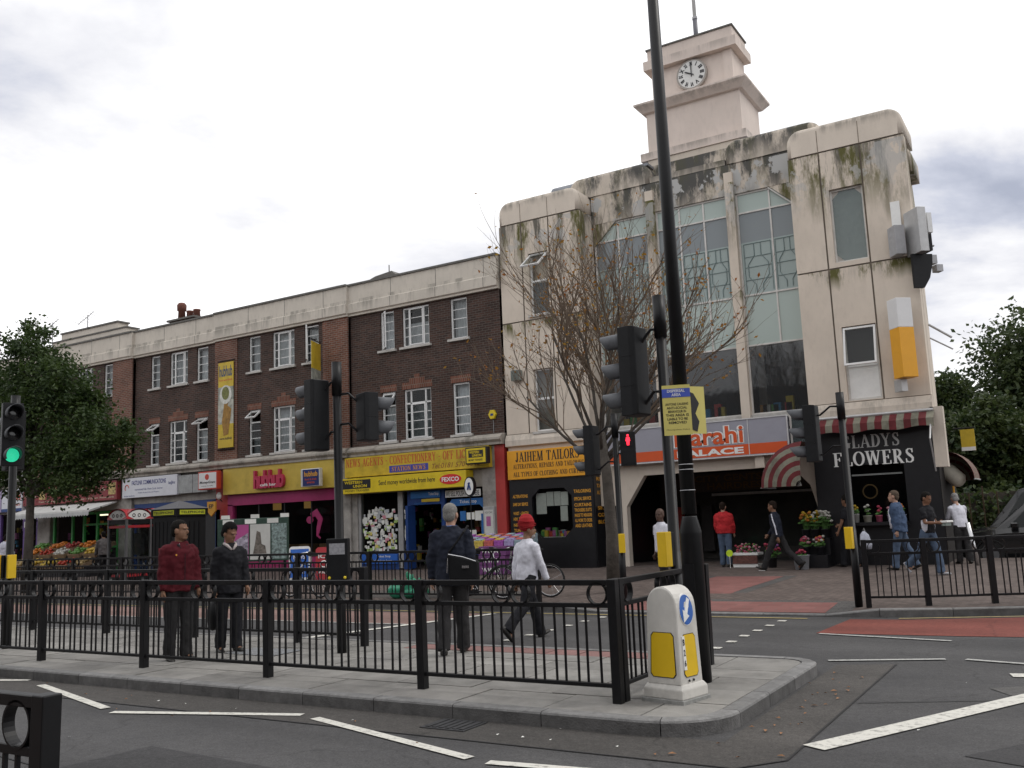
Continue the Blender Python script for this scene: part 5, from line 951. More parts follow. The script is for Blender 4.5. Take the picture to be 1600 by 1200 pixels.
va = thing('retracted_awning', 'red and cream striped awning valance above the flower shop lettering', 'awning', (-4.3, F-.3, 3.6))
for k in range(17):
    a = -5.75+k*2.85/17; c = a+2.85/17; b = M(); b.poly([(a, F-.12, 3.92), (c, F-.12, 3.92), (c, F-.42, 3.72), (a, F-.42, 3.72)]); b.poly([(a, F-.42, 3.72), (c, F-.42, 3.72), (c, F-.43, 3.52+.03*math.sin(k)), (a, F-.43, 3.52+.03*math.sin(k-1))]); b.out('stripe', rw if k % 2 else cw_, va)
M().tube([(-5.8, F-.14, 3.93), (-2.92, F-.14, 3.93)], .04, 8).out('roller', silver, va); M().tube([(-2.98, F-.1, 3.9), (-2.98, F-.75, 3.2), (-2.98, F-.3, 2.45)], .02, 6).out('arm', silver, va)
def dutch(x, y, rot, label, r=1.1, wd=1.3):
    t = thing('dutch_canopy', label, 'awning', (x, y, 2.25), rot, local=True, group='striped dutch canopies'); n = 8
    for k in range(8):      # bands of cloth over a barrel, rounded towards the free end
        r0 = r*(1-.11*k); r1 = r*(1-.11*(k+1)); ya = -wd*.5-.38*math.sqrt(max(0, 1-(r0/r)**2)); yb = -wd*.5-.38*math.sqrt(max(0, 1-(r1/r)**2)); b = M()
        ra = [[(-r0*math.sin(R(90)*j/n), ya, r0*math.cos(R(90)*j/n)) for j in range(n+1)], [(-r1*math.sin(R(90)*j/n), yb, r1*math.cos(R(90)*j/n)) for j in range(n+1)]]
        b.loft(ra, cap=False, closed=False); b.out('stripe', cw_ if k % 2 else rw, t)
    for k in range(9):
        ya = -wd*.5+wd*k/9; yb = ya+wd/9; b = M(); b.loft([[(-r*math.sin(R(90)*j/n), q, r*math.cos(R(90)*j/n)) for j in range(n+1)] for q in (ya, yb)], cap=False, closed=False); b.out('stripe', rw if k % 2 == 0 else cw_, t)
    for j in (2, 4, 6, 8): a = R(90)*j/n; M().tube([(0, -wd*.5-.36, 0), (-r*math.sin(a), -wd*.5-.01, r*math.cos(a))], .012, 4).out('rib', coping_m, t)
    M().tube([(-r, -wd*.5, 0), (-r, wd*.5, 0)], .02, 6).out('front_rail', silver, t); return t
dutch(-5.88, F-.35, 0, 'striped dutch canopy over the entrance side of the flower shop'); dutch(-3.05, F+1.8, R(180), 'striped dutch canopy round the corner of the flower shop', .75, 1.4)
pl = M(); pl.box(-3.0, -2.72, F-.10, F+.16, 2.55, 4.0); pl.out('corner_post', low_m, ad)
cy = thing('white_canopy', 'cream rounded canopy on a yellow post round the corner', 'awning', (-2.6, F+1.2, 2.0)); M().tube([(-3.1, F+1.6, 2.66), (-2.9, F+1.55, 2.45), (-2.68, F+1.5, 2.22), (-2.62, F+1.48, 2.16)], [.17, .21, .20, .11], 16).out('canopy', mat('cream_cloth', (.5, .47, .4), .7), cy, True); M().tube([(-2.8, F+1.3, .25), (-2.82, F+1.3, 2.1)], .025, 6).out('post', gold, cy)
# things on the right corner of the wall
def rotbox(name, label, cat, c, sx, sy, sz, rot, m, parts=()):
    t = thing(name, label, cat, c, rot, local=True); M().box(-sx/2, sx/2, -sy/2, sy/2, 0, sz).out('case', m, t, bevel=.012)
    return t
ps = thing('projecting_sign', 'white and orange car park box sign projecting from the cream corner', 'sign', (-3.40, F-.42, 4.72), R(42), local=True, group=None)
M().box(-.2, .2, -.2, .2, 0, 1.22).out('orange_case', mat('orange_box', (.76, .36, .02), .4, .04, 3, dirt=.1), ps, bevel=.01); M().box(-.2, .2, -.2, .2, 1.221, 1.95).out('white_case', mat('white_sign2', None), ps, bevel=.01)
vs_ = [('store', 1.3, 1.46), ('P', .62, .78), ('car park', .36, .5)]
for s, a, c in vs_: text(ps, s, -.17, .17, a, c, .203, print_black, .02, axis='x')
M().box(.205, .209, -.16, .16, .98, 1.1).out('grey_plate', silver, ps) if False else M().box(.201, .206, -.16, .16, .98, 1.1).out('grey_plate', silver, ps)
M().box(-.08, .08, .1, .4, -.3, -.01).out('bracket', silver, ps)
wp = thing('white_plate', 'narrow white blank plate near the top right corner', 'sign', (-3.28, F-.05, 8.3)); M().box(-3.42, -3.2, F-.06, F-.012, 8.45, 9.25).out('plate', print_white, wp)
ac = rotbox('wall_unit', 'grey ventilation box on the right corner under the white plate', 'ventilation box', (-3.32, F-.24, 7.8), .26, .38, .74, R(35), mat('grey_box', (.36, .36, .37), .5, .15, 4, dirt=.4))
ls = thing('light_box', 'large grey edge-on light box sign at the top right corner', 'sign', (-2.86, F-.25, 7.75), R(40), local=True); M().box(-.11, .11, -.30, .30, 0, 1.12).out('case', silver, ls, bevel=.01); M().box(.111, .12, -.27, .27, .04, 1.08).out('face', print_white, ls)
for k in range(2): M().tube([(.15, .1+k*.2, .2+.45*k), (.5, .1+k*.2, .25+.4*k)], .025, 6).out('arm', grey_metal, ls); M().box(.45, .62, k*.2, .2+k*.2, -.42+.25*k, -.25+.3*k).out('spotlight', grey_metal, ls)
M().box(.2, .4, .0, .3, .1, .9).out('dark_unit', black_plastic, ls); M().box(.2, .32, -.2, .05, .5, 1.0).out('grey_unit', alu, ls)
bk = M(); bk.prism([(-.2, -.85), (.05, -.85), (.22, -.6), (.32, -.25), (.34, 0), (-.2, 0)], -.04, .04, 'y'); bk.out('black_bracket', black_plastic, ls)
hs = thing('hanging_sign', 'small yellow hanging sign behind the flower shop corner', 'sign', (-2.4, F+3.2, 3.0)); M().box(-2.72, -2.38, F+3.2, F+3.26, 3.05, 3.62).out('panel', yellow_s, hs); M().box(-2.72, -2.38, F+3.195, F+3.199, 3.05, 3.15).out('white_foot', print_white, hs); M().tube([(-2.9, F+3.23, 3.66), (-2.36, F+3.23, 3.66)], .02, 6).out('bracket', black_metal, hs)
bb = thing('wall_poles', 'two thin broken bracket poles sticking out of the right wall', 'bracket', (-2.6, F+1, 6)); M().tube([(-2.95, F+1, 6.2), (-2.45, F+1, 5.8)], .03, 6).out('pole', grey_metal, bb); M().tube([(-2.95, F+1, 5.85), (-2.45, F+1, 5.5)], .02, 6).out('pole', grey_metal, bb)
# ------------------------------------------------------------------ guard rails
bar_me = M().box(-.0085, .0085, -.0085, .0085, .14, .80).mesh('bar', black_metal)
bar_far = M().box(-.008, .008, -.008, .008, .14, .80).mesh('bar', black_metal)
post_me = M().box(-.042, .042, -.042, .042, -.02, 1.04).mesh('post', black_metal, bevel=.006)
ring_me = M().band((0, 0, .925), .098, .010, .05, 28).mesh('ring', black_metal, smooth=False)
def guard_rail(label, pts, z, spacing=.112, rings=True, skip_last=False, ends=True, group='black guard rails'):
    t = thing('guard_rail', label, 'guard rail', (pts[0][0], pts[0][1], z), group=group, local=True); o0 = Vector((pts[0][0], pts[0][1]))
    P = [Vector(p)-o0 for p in pts]; rr = random.Random(len(label))
    for i, p in enumerate(P):
        d = (P[min(i+1, len(P)-1)]-P[max(0, i-1)]); link('post', post_me, t, (p.x, p.y, 0), (rr.uniform(-.008, .008), rr.uniform(-.008, .008), math.atan2(d.y, d.x)))
    for i in range(len(P)-1):
        d = P[i+1]-P[i]; ln = d.length; a = math.atan2(d.y, d.x); u = d/ln
        for z0, z1, h in ((.985, 1.035, .025), (.795, .835, .02), (.125, .16, .02)):
            b = M(); b.box(.043, ln-.043, -h, h, z0, z1); me = b.mesh('rail', black_metal, bevel=.004, seg=1); link('top_rail' if z0 > .9 else ('middle_rail' if z0 > .5 else 'bottom_rail'), me, t, (P[i].x, P[i].y, 0), (0, 0, a))
        n = max(2, round((ln-.1)/spacing))
        for k in range(1, n):
            q = P[i]+u*(.05+(ln-.1)*k/n + (.012 if k % 2 else -.008)); link('bar', bar_me, t, (q.x, q.y, 0), (rr.uniform(-.004, .004), rr.uniform(-.006, .006), a))
        if rings:
            rs = [.15, ln-.15]+([ln/2-.105, ln/2+.105] if ln > 1.5 else [])
            for s in rs: q = P[i]+u*s; link('ring', ring_me, t, (q.x, q.y, -.01), (0, 0, a))
    return t
guard_rail('long black ringed guard rail along the front of the island', [(-18.3, 7.5), (-16.2, 7.5), (-14.12, 7.5), (-12.02, 7.5), (-9.92, 7.5), (-7.8, 7.48), (-5.68, 7.46), (-3.59, 7.45)], ISL)
guard_rail('short black guard rail returning from the island corner past the bollard', [(-3.59, 7.56), (-3.57, 9.64)], ISL)
guard_rail('black guard rail along the rear of the island behind the waiting couple', [(-20.5, 9.95), (-18.4, 9.95), (-16.26, 9.95), (-14.1, 9.93), (-11.9, 9.9), (-9.7, 9.86), (-8.42, 9.8)], ISL)
guard_rail('far black guard rail along the shop side kerb', [(-30.14+2.1*k, 15.72) for k in range(11)], .125)
guard_rail('black guard rail curving round the right hand kerb corner', [(-3.12, 15.72), (-2.27, 15.92), (-1.38, 16.35), (-.45, 16.75), (.5, 17.15), (1.5, 17.6)], .125, .098)
guard_rail('close black guard rail end at the bottom left corner', [(-3.66, 2.30), (-5.75, 2.30)], .045)
# ------------------------------------------------------------------ traffic signals
lens_off = mat('dark_lens', (.02, .02, .022), .15, .1, 5, coat=.5); green_on = mat('green_lamp', (.03, .62, .34), .4, .35, 50, emit=.85); red_on = mat('red_lamp', (1, .03, .06), .4, .05, emit=1.6)
visor_m = mat('visor_grey', (.10, .105, .115), .55, .2, 6)
def head(root, pos, yaw, n, lit=None, board=False, man=False, name='signal_head'):
    """n stacked aspects, front faces local -Y before the yaw"""
    h = .315*n; rot = Matrix.Rotation(yaw, 3, 'Z'); P = Vector(pos)
    def put(b, nme, m, par, smooth=False, bevel=0): b.v = [tuple(rot @ Vector(v)+P) for v in b.v]; return b.out(nme, m, par, smooth, bevel)
    b = M(); b.loft([[(-.14*s, y, -h/2*s2), (.14*s, y, -h/2*s2), (.14*s, y, h/2*s2), (-.14*s, y, h/2*s2)] for y, s, s2 in ((-.10, 1, 1), (.04, 1, 1), (.09, .92, .985), (.10, .8, .97))])
    hd = put(b, name, black_plastic, root, bevel=.008)
    for k in range(1, n): put(M().box(-.143, .143, -.09, .06, -h/2+.315*k-.004, -h/2+.315*k+.004), 'joint', black_metal, hd)
    if board: put(M().box(-.155, .155, -.098, -.088, -h/2-.03, h/2+.03), 'backing_board', black_plastic, hd); b = M(); frame_bars(b, -.16, .16, -h/2-.035, h/2+.035, -.094, .012, .012); put(b, 'white_border', print_white, hd)
    for k in range(n):
        c = h/2-.1575-.315*k; r = .105
        if man:
            put(M().box(-.11, .11, -.112, -.10, c-.12, c+.12), 'lens', lens_off, hd)
            if lit == k:
                b = M(); b.ell((0, -.118, c+.085), (.022, .006, .024), 10, 6); b.prism([(-.03, c+.055), (.03, c+.055), (.045, c-.02), (.03, c-.02), (.022, c-.1), (.004, c-.1), (0, c-.03), (-.004, c-.1), (-.022, c-.1), (-.03, c-.02), (-.045, c-.02)], -.124, -.114); put(b, 'red_man', red_on, hd)
            continue
        b = M(); b.ell((0, -.095, c), (r, .03, r), 18, 8); put(b, 'lens', green_on if lit == k else lens_off, hd, True)
        rings = []
        for j in range(15):     # hood: open at the bottom, longer above
            a = R(-35+250*j/14); up = .5+.5*math.sin(a); ln = .12+.18*up
            rings.append([(q*math.cos(a), y, c+q*math.sin(a)) for q, y in ((.118, -.10), (.112+.003*up, -.10-ln), (.106+.003*up, -.10-ln), (.110, -.10))])
        b = M(); b.loft(rings, cap=True); put(b, 'hood', visor_m, hd, True)
    return hd
def signal(label, x, y, z, top, heads, buttons=(), lean=(0, 0)):
    t = thing('traffic_signal', label, 'traffic light', (x, y, z), group='traffic signals', local=True)
    M().tube([(0, 0, -.02), (lean[0]*.5, lean[1]*.5, 1.2), (lean[0]*.5, lean[1]*.5, 1.2), (lean[0], lean[1], top-z)], [.062, .062, .057, .055], 16).out('pole', black_metal, t, True)
    M().tube([(lean[0], lean[1], top-z-.45), (lean[0], lean[1], top-z)], .066, 16).out('cap_sleeve', black_metal, t, True)
    for (dx, dy, zc, yaw, n, kw) in heads:
        head(t, (dx, dy, zc-z), yaw, n, **kw)
        for q in (-.36, .30) if n == 3 else (-.2, .2): M().tube([(0, 0, zc-z+q+.12), (dx*.35, dy*.35, zc-z+q+.13), (dx*.7, dy*.7, zc-z+q), (dx, dy, zc-z+q)], .017, 6).out('bracket', black_metal, t)
    for (yaw, zc, big) in buttons:
        rot = Matrix.Rotation(yaw, 3, 'Z'); w_ = .14 if big else .055; hh = .26 if big else .17
        def put(b, nme, m, bevel=0): b.v = [tuple(rot @ Vector(v)) for v in b.v]; return b.out(nme, m, t, bevel=bevel)
        zc -= z
        put(M().box(-w_, w_, -.19, -.06, zc-hh, zc+hh), 'button_box', black_plastic, .01)
        if big:
            put(M().box(-.1, .1, -.195, -.191, zc+.06, zc+.2), 'instruction_plate', mat('plate_grey', (.3, .3, .32), .5, .3, 30))
            for s in (-1, 1): put(M().ell((s*.1, -.2, zc-.23), (.02, .02, .02), 8, 6), 'button_lamp', yellow_b)
        else:
            put(M().box(-w_-.003, w_+.003, -.193, -.10, zc-hh-.003, zc+hh+.003), 'yellow_box', yellow_refl, .006)
    return t
FL = R(-82); FR = R(82)     # facing left / right along the road
signal('traffic light showing green at the left edge of the island', -13.95, 8.15, ISL, 3.92, [(.26, -.20, 3.28, R(70), 3, dict(lit=2)), (-.25, .15, 3.25, R(-100), 3, {})], [(R(70), 1.32, False), (R(-60), 1.32, False)])
signal('traffic light with two heads turned away, in front of the pink shop', -8.29, 9.21, ISL, 3.88, [(-.27, -.12, 3.18, R(-100), 3, {}), (.36, .14, 3.12, R(158), 2, {})], [(R(28), 1.30, True)], (-.03, 0))
signal('large traffic light head on the black pole beside the tall lamp post', -3.62, 9.0, ISL, 3.98, [(-.30, -.05, 3.2, R(-100), 3, {})], [(R(-20), 1.35, False)])
signal('far traffic light with lit red man beside the bare tree', -7.46, 15.95, .125, 3.62, [(-.45, -.1, 2.95, R(-95), 3, {}), (.27, -.05, 2.93, R(28), 2, dict(lit=0, man=True))], [(R(30), 1.2, False)])
signal('traffic light at the right kerb in front of the flower shop', -3.31, 15.9, .125, 3.58, [(-.48, -.05, 2.93, R(-92), 3, {})], [(R(-10), 1.2, False)])
# lamp post with yellow notices
lp = thing('lamp_post', 'tall black street lamp post leaning slightly beside the bollard', 'lamp post', (-3.3, 8.64, ISL), local=True)
M().lathe((0, 0, -.02), [(.108, 0), (.105, 1.40), (.108, 1.42), (.072, 1.56), (.071, 1.57)], 20).out('base', black_metal, lp, True); M().tube([(0, 0, 1.57), (-.012, 0, 5), (-.03, 0, 9.6)], [.072, .064, .05], 18).out('column', black_metal, lp, True)
M().box(-.05, .05, -.111, -.106, .5, 1.1).out('door', black_metal, lp); M().tube([(-.03, 0, 9.55), (-.03, -.4, 9.85), (-.03, -1.2, 9.95)], .035, 8).out('arm', black_metal, lp, True); M().ell((-.03, -1.5, 9.93), (.17, .4, .1), 12, 8).out('lantern', grey_metal, lp, True)
for z in (2.05, 2.0, 1.8): M().tube([(math.cos(a*.524)*.074, math.sin(a*.524)*.074, z) for a in range(13)], .004, 4).out('band_clip', grey_metal, lp)
yn = thing('dispersal_notice', 'yellow notice with blue header strapped to the lamp post', 'notice', (-3.30, 8.50, 2.45), R(22), local=True); ym = mat('notice_yellow', (.62, .54, .16), .5, .06, 4)
M().box(-.135, .135, -.012, -.002, 0, .49).out('board', ym, yn); M().box(-.135, .135, -.015, -.0125, .37, .455).out('header', mat('header_blue', (.06, .1, .45), .5), yn); text(yn, 'DISPERSAL', -.085, .085, .418, .446, -.0165, print_white, .02); text(yn, 'AREA', -.045, .045, .38, .408, -.0165, print_white, .02)
for k, s in enumerate(('ANYONE CAUSING', 'ANTI-SOCIAL', 'BEHAVIOUR IN', 'THIS AREA IS', 'LIABLE TO BE', 'REMOVED')): text(yn, s, -.11+.012*(k % 3), .11-.012*(k % 3), .29-.036*k, .315-.036*k, -.0135, print_black, .02)
text(yn, 'Metropolitan Police', -.11, .11, .045, .06, -.0135, print_black)
yn2 = thing('torn_notice', 'torn yellow notice on the far side of the lamp post', 'notice', (-3.20, 8.74, 2.47), R(55), local=True); M().box(-.09, .11, -.006, .004, 0, .47).out('board', ym, yn2)
b = M(); b.prism([(-.08, .05), (.0, .02), (.03, .12), (-.01, .2), (.04, .3), (-.02, .4), (-.08, .42)], -.010, -.006); b.out('tear', print_black, yn2)
# keep-left bollard
bl = thing('keep_left_bollard', 'white illuminated keep left bollard with yellow panels marked B 26', 'bollard', (-3.2, 7.78, ISL), R(-13), local=True, scale=.93); bl.scale = (.80, .80, .955)
bwm = mat('bollard_white', (.58, .56, .52), .5, .10, 5, dirt=.42)
M().box(-.27, .27, -.26, .26, -.01, .035).out('base_plate', mat('galv', (.25, .25, .24), .6, .25, 14), bl, bevel=.006)
M().loft([[(-.25, -.24, .035), (.25, -.24, .035), (.25, .24, .035), (-.25, .24, .035)], [(-.25, -.24, .12), (.25, -.24, .12), (.25, .24, .12), (-.25, .24, .12)], [(-.225, -.2, .16), (.225, -.2, .16), (.225, .2, .16), (-.225, .2, .16)]]).out('plinth', bwm, bl, bevel=.01)
rings = []; nA = 14
for y, s in ((-.185, .0), (-.175, .016), (.175, .016), (.185, .0)):
    pr = [(-.205-s*.6, .16), (.205+s*.6, .16), (.185+s*.6, .82)] + [((.185+s*.6)*math.cos(R(180)*j/nA), .82+(.17+s)*math.sin(R(180)*j/nA)) for j in range(1, nA)] + [(-.185-s*.6, .82)]
    rings.append([(a, y*(1.12-.16*(c-.16)/.85), c) for a, c in pr])
M().loft(rings).out('shell', bwm, bl, bevel=0)
def panel_pts(w0, w1, z0, z1, r=.03): return [(-w0+r, z0), (w0-r, z0), (w0, z0+r), (w1, z1-r), (w1-r, z1), (-w1+r, z1), (-w1, z1-r), (-w0, z0+r)]
for e_, m, nme in ((.006, print_black, 'panel_edge'), (0, yellow_refl, 'yellow_panel')):
    b = M(); b.prism([(a*(1+e_*5), c) for a, c in panel_pts(.155+e_, .14+e_, .22-e_, .60+e_)], -.2085+e_*.25, -.20+.0); b.v = [(p[0], p[1]+.02*((p[2]-.22)/.4)-.0045, p[2]) for p in b.v]; b.out(nme, m, bl)
for e_, m, nme in ((.006, print_black, 'panel_edge'), (0, yellow_refl, 'yellow_panel')):
    b = M(); b.prism(panel_pts(.125+e_, .115+e_, .22-e_, .58+e_), .19, .217-e_*.25, 'x'); b.v = [(p[0]-.018*((p[2]-.22)/.4)+.004, p[1], p[2]) for p in b.v]; b.out(nme, m, bl)
b = M(); b.prism([(-.13, .28), (-.085, .28), (-.085, .57), (-.13, .57)], .2, .224, 'x'); b.v = [(p[0]-.018*((p[2]-.22)/.4)+.002, p[1], p[2]) for p in b.v]; b.out('number_strip', print_white, bl)
for z, s in ((.49, 'B'), (.40, '2'), (.31, '6')): text(bl, s, -.125, -.092, z, z+.055, .2275-.018*((z-.22)/.4), print_black, .03, axis='x')
for rr_, m, xx, nme in ((.128, print_white, .2035, 'disc_rim'), (.12, mat('sign_blue', (.03, .12, .42), .35), .2075, 'blue_disc')):
    b = M(); b.prism([(rr_*math.cos(a*.2244), .795+rr_*1.1*math.sin(a*.2244)) for a in range(28)], .15, xx, 'x'); b.v = [(p[0]-.03*max(0, (p[2]-.75)/.2), p[1], p[2]) for p in b.v]; b.out(nme, m, bl)
b = M(); b.prism([(.075, .878), (.036, .903), (-.04, .783), (-.07, .80), (-.068, .685), (.034, .737), (.0, .757)], .19, .2115, 'x'); b.v = [(p[0]-.03*max(0, (p[2]-.75)/.2)+.0005, p[1], p[2]) for p in b.v]; b.out('white_arrow', print_white, bl)
for yy in (-.06, .02): M().ell((.226, yy, .185), (.012, .012, .012), 8, 6).out('lock', print_black, bl)
# ------------------------------------------------------------------ telephone boxes, boards, stalls
kred = mat('kiosk_red', (.42, .03, .04), .4, .1, 4, dirt=.15)
def kiosk(label, x, y):
    t = thing('telephone_box', label, 'phone box', (x, y, zp(y)), local=True, group='red roofed telephone boxes'); w_ = .45
    b = M()
    for sx in (-1, 1):
        for sy in (-1, 1): b.box(sx*w_-.035, sx*w_+.035, sy*w_-.035, sy*w_+.035, 0, 2.1)
    fr = b.out('frame', mat('kiosk_frame', (.12, .12, .125), .5, .1), t, bevel=.008)
    for k in range(4):
        rot = Matrix.Rotation(R(90*k), 3, 'Z')
        def put(b, nme, m, par): b.v = [tuple(rot @ Vector(v)) for v in b.v]; return b.out(nme, m, par)
        put(M().poly([(-w_, -w_, .25), (w_, -w_, .25), (w_, -w_, 2.0), (-w_, -w_, 2.0)]), 'pane', pane_dk, t)
        for z0, z1, m in ((.06, .22, black_plastic), (.23, .30, kred), (1.78, 1.86, kred), (1.9, 2.04, black_plastic)): put(M().box(-w_+.036, w_-.036, -w_-.02, -w_+.02, z0, z1), 'rail', m, t)
        b = M(); b.prism([(w_*math.cos(R(180*j/10)), 2.05+.3*math.sin(R(180*j/10))) for j in range(11)], -w_-.02, -w_+.0); put(b, 'header', print_white, t)
        b = M(); ra = []
        for y_, s in ((-w_-.04, 1), (0, .9)): ra.append([((w_+.05)*s*math.cos(R(180*j/10)), y_, 2.06+(.34*s+.05*(1-s)*4)*math.sin(R(180*j/10))) for j in range(11)])
        b.loft(ra, cap=False, closed=False); put(b, 'roof', kred, t)
        if k in (0, 1):
            for j in range(3): b = M(); b.torus((-.2+.2*j, -w_-.024, 2.18), .05, .012, 'y', 10, 4); put(b, 'dot_mark', print_black, t)
            
    M().box(-.2, .2, .3, .42, .9, 1.6).out('telephone', black_plastic, t); return t
kiosk('nearer red roofed glazed telephone box by the greengrocer', -26.75, 19.6); kiosk('second red roofed telephone box tucked behind the first', -26.75, 20.75)
tb_ = thing('telephone_box', 'black telephone kiosk with pyramid roof and yellow TELEPHONE panels', 'phone box', (-22.7, 18.3, zp(18.3)), local=True); w_ = .52
M().box(-w_, w_, -w_, w_, 0, 2.05).out('body', black_plastic, tb_, bevel=.015)
for k in range(5): M().box(-w_+.1+.17*k, -w_+.13+.17*k, -w_-.015, -w_, .1, 1.9).out('rib', black_metal, tb_); M().box(w_, w_+.015, -w_+.1+.17*k, -w_+.13+.17*k, .1, 1.9).out('rib', black_metal, tb_)
M().box(-w_-.04, w_+.04, -w_-.04, w_+.04, 2.05, 2.26).out('header', black_metal, tb_); M().loft([[(-w_-.07, -w_-.07, 2.26), (w_+.07, -w_-.07, 2.26), (w_+.07, w_+.07, 2.26), (-w_-.07, w_+.07, 2.26)], [(-.02, -.02, 2.5), (.02, -.02, 2.5), (.02, .02, 2.5), (-.02, .02, 2.5)]]).out('roof', mat('kiosk_roof', (.09, .09, .1), .5), tb_)
M().box(-.45, .45, -w_-.045, -w_-.041, 2.09, 2.22).out('yellow_panel', mat('tel_yellow', (.45, .48, .03), .5), tb_); text(tb_, 'TELEPHONE', -.42, .42, 2.12, 2.19, -w_-.047, print_black, .02); M().box(w_+.041, w_+.045, -.45, .45, 2.09, 2.22).out('yellow_panel', mat('tel_yellow', None), tb_); text(tb_, 'TELEPHONE', -.42, .42, 2.12, 2.19, w_+.047, print_black, .02, axis='x')
M().box(-.2, -.14, -w_-.03, -w_, .75, 1.15).out('red_sticker', kred, tb_)
nb = thing('notice_board', 'double sided poster board on legs in front of the pink shop', 'poster board', (-18.9, 17.6, zp(17.6)), R(28), local=True)
gm_ = mat('board_green', (.03, .06, .045), .5, .4, 9); M().box(-.95, .95, -.06, .06, .75, 1.88).out('case', gm_, nb, bevel=.015)
for X in (-.85, .85): M().box(X-.03, X+.03, -.03, .03, -.02, .75).out('leg', black_metal, nb)
for a, c, m in ((-.75, -.1, mat('poster_magenta', (.42, .08, .25), .5, .1, 3)), (-.06, .48, mat('poster_pale', (.55, .55, .52), .5, .1, 4)), (.52, .92, mat('poster_torn', (.2, .26, .25), .5, .9, 14))): M().box(a, c, -.066, -.061, .8, 1.72).out('poster', m, nb)
b = M(); b.prism([(-.74, .81), (-.11, .81), (-.11, 1.5), (-.74, 1.15)], -.07, -.066); b.out('poster_photo', mat('poster_photo', (.3, .27, .33), .6, .9, 9), nb); b = M(); b.prism([(.02, .95), (.38, .95), (.35, 1.15), (.25, 1.2), (.22, 1.5), (.12, 1.55), (.08, 1.25)], -.07, -.066); b.out('poster_figures', mat('poster_dark', (.16, .14, .12), .6, .6, 10), nb)
for k in range(5): M().box(-.85+.4*k, -.65+.4*k, -.05, .05, 1.88, 1.98).out('clip', paper, nb) if k % 2 == 0 else None
for k in range(3): M().box(-.8+.6*k, -.5+.6*k, -.068, -.062, 1.74, 1.86).out('sticker', paper, nb)
def aboard(label, x, y, rot, m, m2, s1, s2, w_=.5, h=.95):
    t = thing('sandwich_board', label, 'sandwich board', (x, y, zp(y)), rot, local=True, group='pavement sandwich boards')
    for s in (-1, 1):
        tl_ = Matrix.Rotation(R(10)*s, 3, 'X'); b = M(); b.prism([(-w_/2, 0), (w_/2, 0), (w_/2, h-.06), (w_/2-.06, h), (-w_/2+.06, h), (-w_/2, h-.06)], -.015, .015); b.v = [tuple(tl_ @ (Vector(v)-Vector((0, 0, h)))+Vector((0, 0, h*.985))) for v in b.v]; b.out('leaf', m2, t)
        if s < 0:
            b = M(); b.prism([(-w_/2+.04, .08), (w_/2-.04, .08), (w_/2-.04, h-.08), (-w_/2+.04, h-.08)], -.02, -.015); b.v = [tuple(tl_ @ (Vector(v)-Vector((0, 0, h)))+Vector((0, 0, h*.985))) for v in b.v]; b.out('face', m, t)
    y_ = -.13; text(t, s1, -.17, .17, .62, .74, y_, print_white, .03); text(t, s2, -.16, .16, .18, .27, y_-.06, print_white, .03); b = M(); b.torus((0, y_-.02, .45), .09, .02, 'y', 14, 4); b.out('round_mark', print_white, t)
aboard('blue and white newspaper sandwich board outside the pink shop', -20.25, 20.7, R(35), mat('mid_blue', None), print_white, 'NEWS', 'the big', .62, 1.0); aboard('red ice cream sandwich board beside the blue one', -19.45, 20.9, R(35), kred, kred, 'ICE', "WALL'S", .5, .95)
# magazine stall outside the newsagent
ms = thing('magazine_table', 'long table of bright magazine boxes outside the newsagent', 'stall', (-14.4, 22.9, zp(22.9))); M().box(-16.2, -13.4, 22.4, 23.3, .85, .92).out('tabletop', print_black, ms)
for X in (-16.1, -13.5):
    for Y in (22.5, 23.2): M().box(X-.03, X+.03, Y-.03, Y+.03, .2, .85).out('leg', black_metal, ms)
mgs = [mat('mag_%d' % i, c, .5, .5, 14) for i, c in enumerate([(.55, .42, .08), (.35, .3, .5), (.5, .12, .1), (.3, .4, .45), (.32, .08, .35)])]
for k in range(8):
    x0 = -16.15+k*.34; mb = thing('magazine_box', 'magazine box %s on the newsagent table' % ('first from the shop door', 'second from the shop door', 'third from the shop door', 'fourth from the shop door', 'fourth from the tailor end', 'third from the tailor end', 'second from the tailor end', 'nearest the tailor')[k], 'box', (x0+.16, 22.85, .92), group='magazine boxes'); b = M(); b.prism([(22.42, .922), (23.2, .922), (23.2, 1.32), (22.42, 1.15)], x0+.01, x0+.32, 'x'); b.out('carton', mgs[(k*2+4) % 5], mb)
    for j in range(4): M().prism([(22.46+.18*j, 1.165+.04*j), (22.62+.18*j, 1.20+.04*j), (22.62+.18*j, 1.22+.04*j), (22.46+.18*j, 1.185+.04*j)], x0+.03+.02*(j % 2), x0+.27+.02*(j % 2), 'x').out('magazine', mgs[(k+j) % 5], mb)
for k in range(3):
    pb = thing('purple_carton', 'purple printed carton stacked under the magazine table, %s' % ('lowest', 'middle one', 'topmost')[k], 'box', (-14.3, 22.3, .25+.25*k), group='purple cartons'); M().box(-14.75+.03*k, -13.85+.03*k, 22.0, 22.38, .235+.26*k, .485+.26*k).out('carton', mat('purple_card', (.16, .05, .17), .6, .3, 6), pb, bevel=.01); text(pb, 'WWW', -14.6, -14.0, .3+.26*k, .42+.26*k, 21.997, print_white, .03)
bi = thing('litter_bin', 'black square litter bin behind the far guard rail', 'bin', (-11.7, 16.75, zp(16.75)), local=True); M().loft([[(-.3, -.26, 0), (.3, -.26, 0), (.3, .26, 0), (-.3, .26, 0)], [(-.33, -.29, .85), (.33, -.29, .85), (.33, .29, .85), (-.33, .29, .85)]]).out('body', black_plastic, bi, bevel=.02); M().box(-.36, .36, -.32, .32, .86, .95).out('lid', black_metal, bi, bevel=.02)
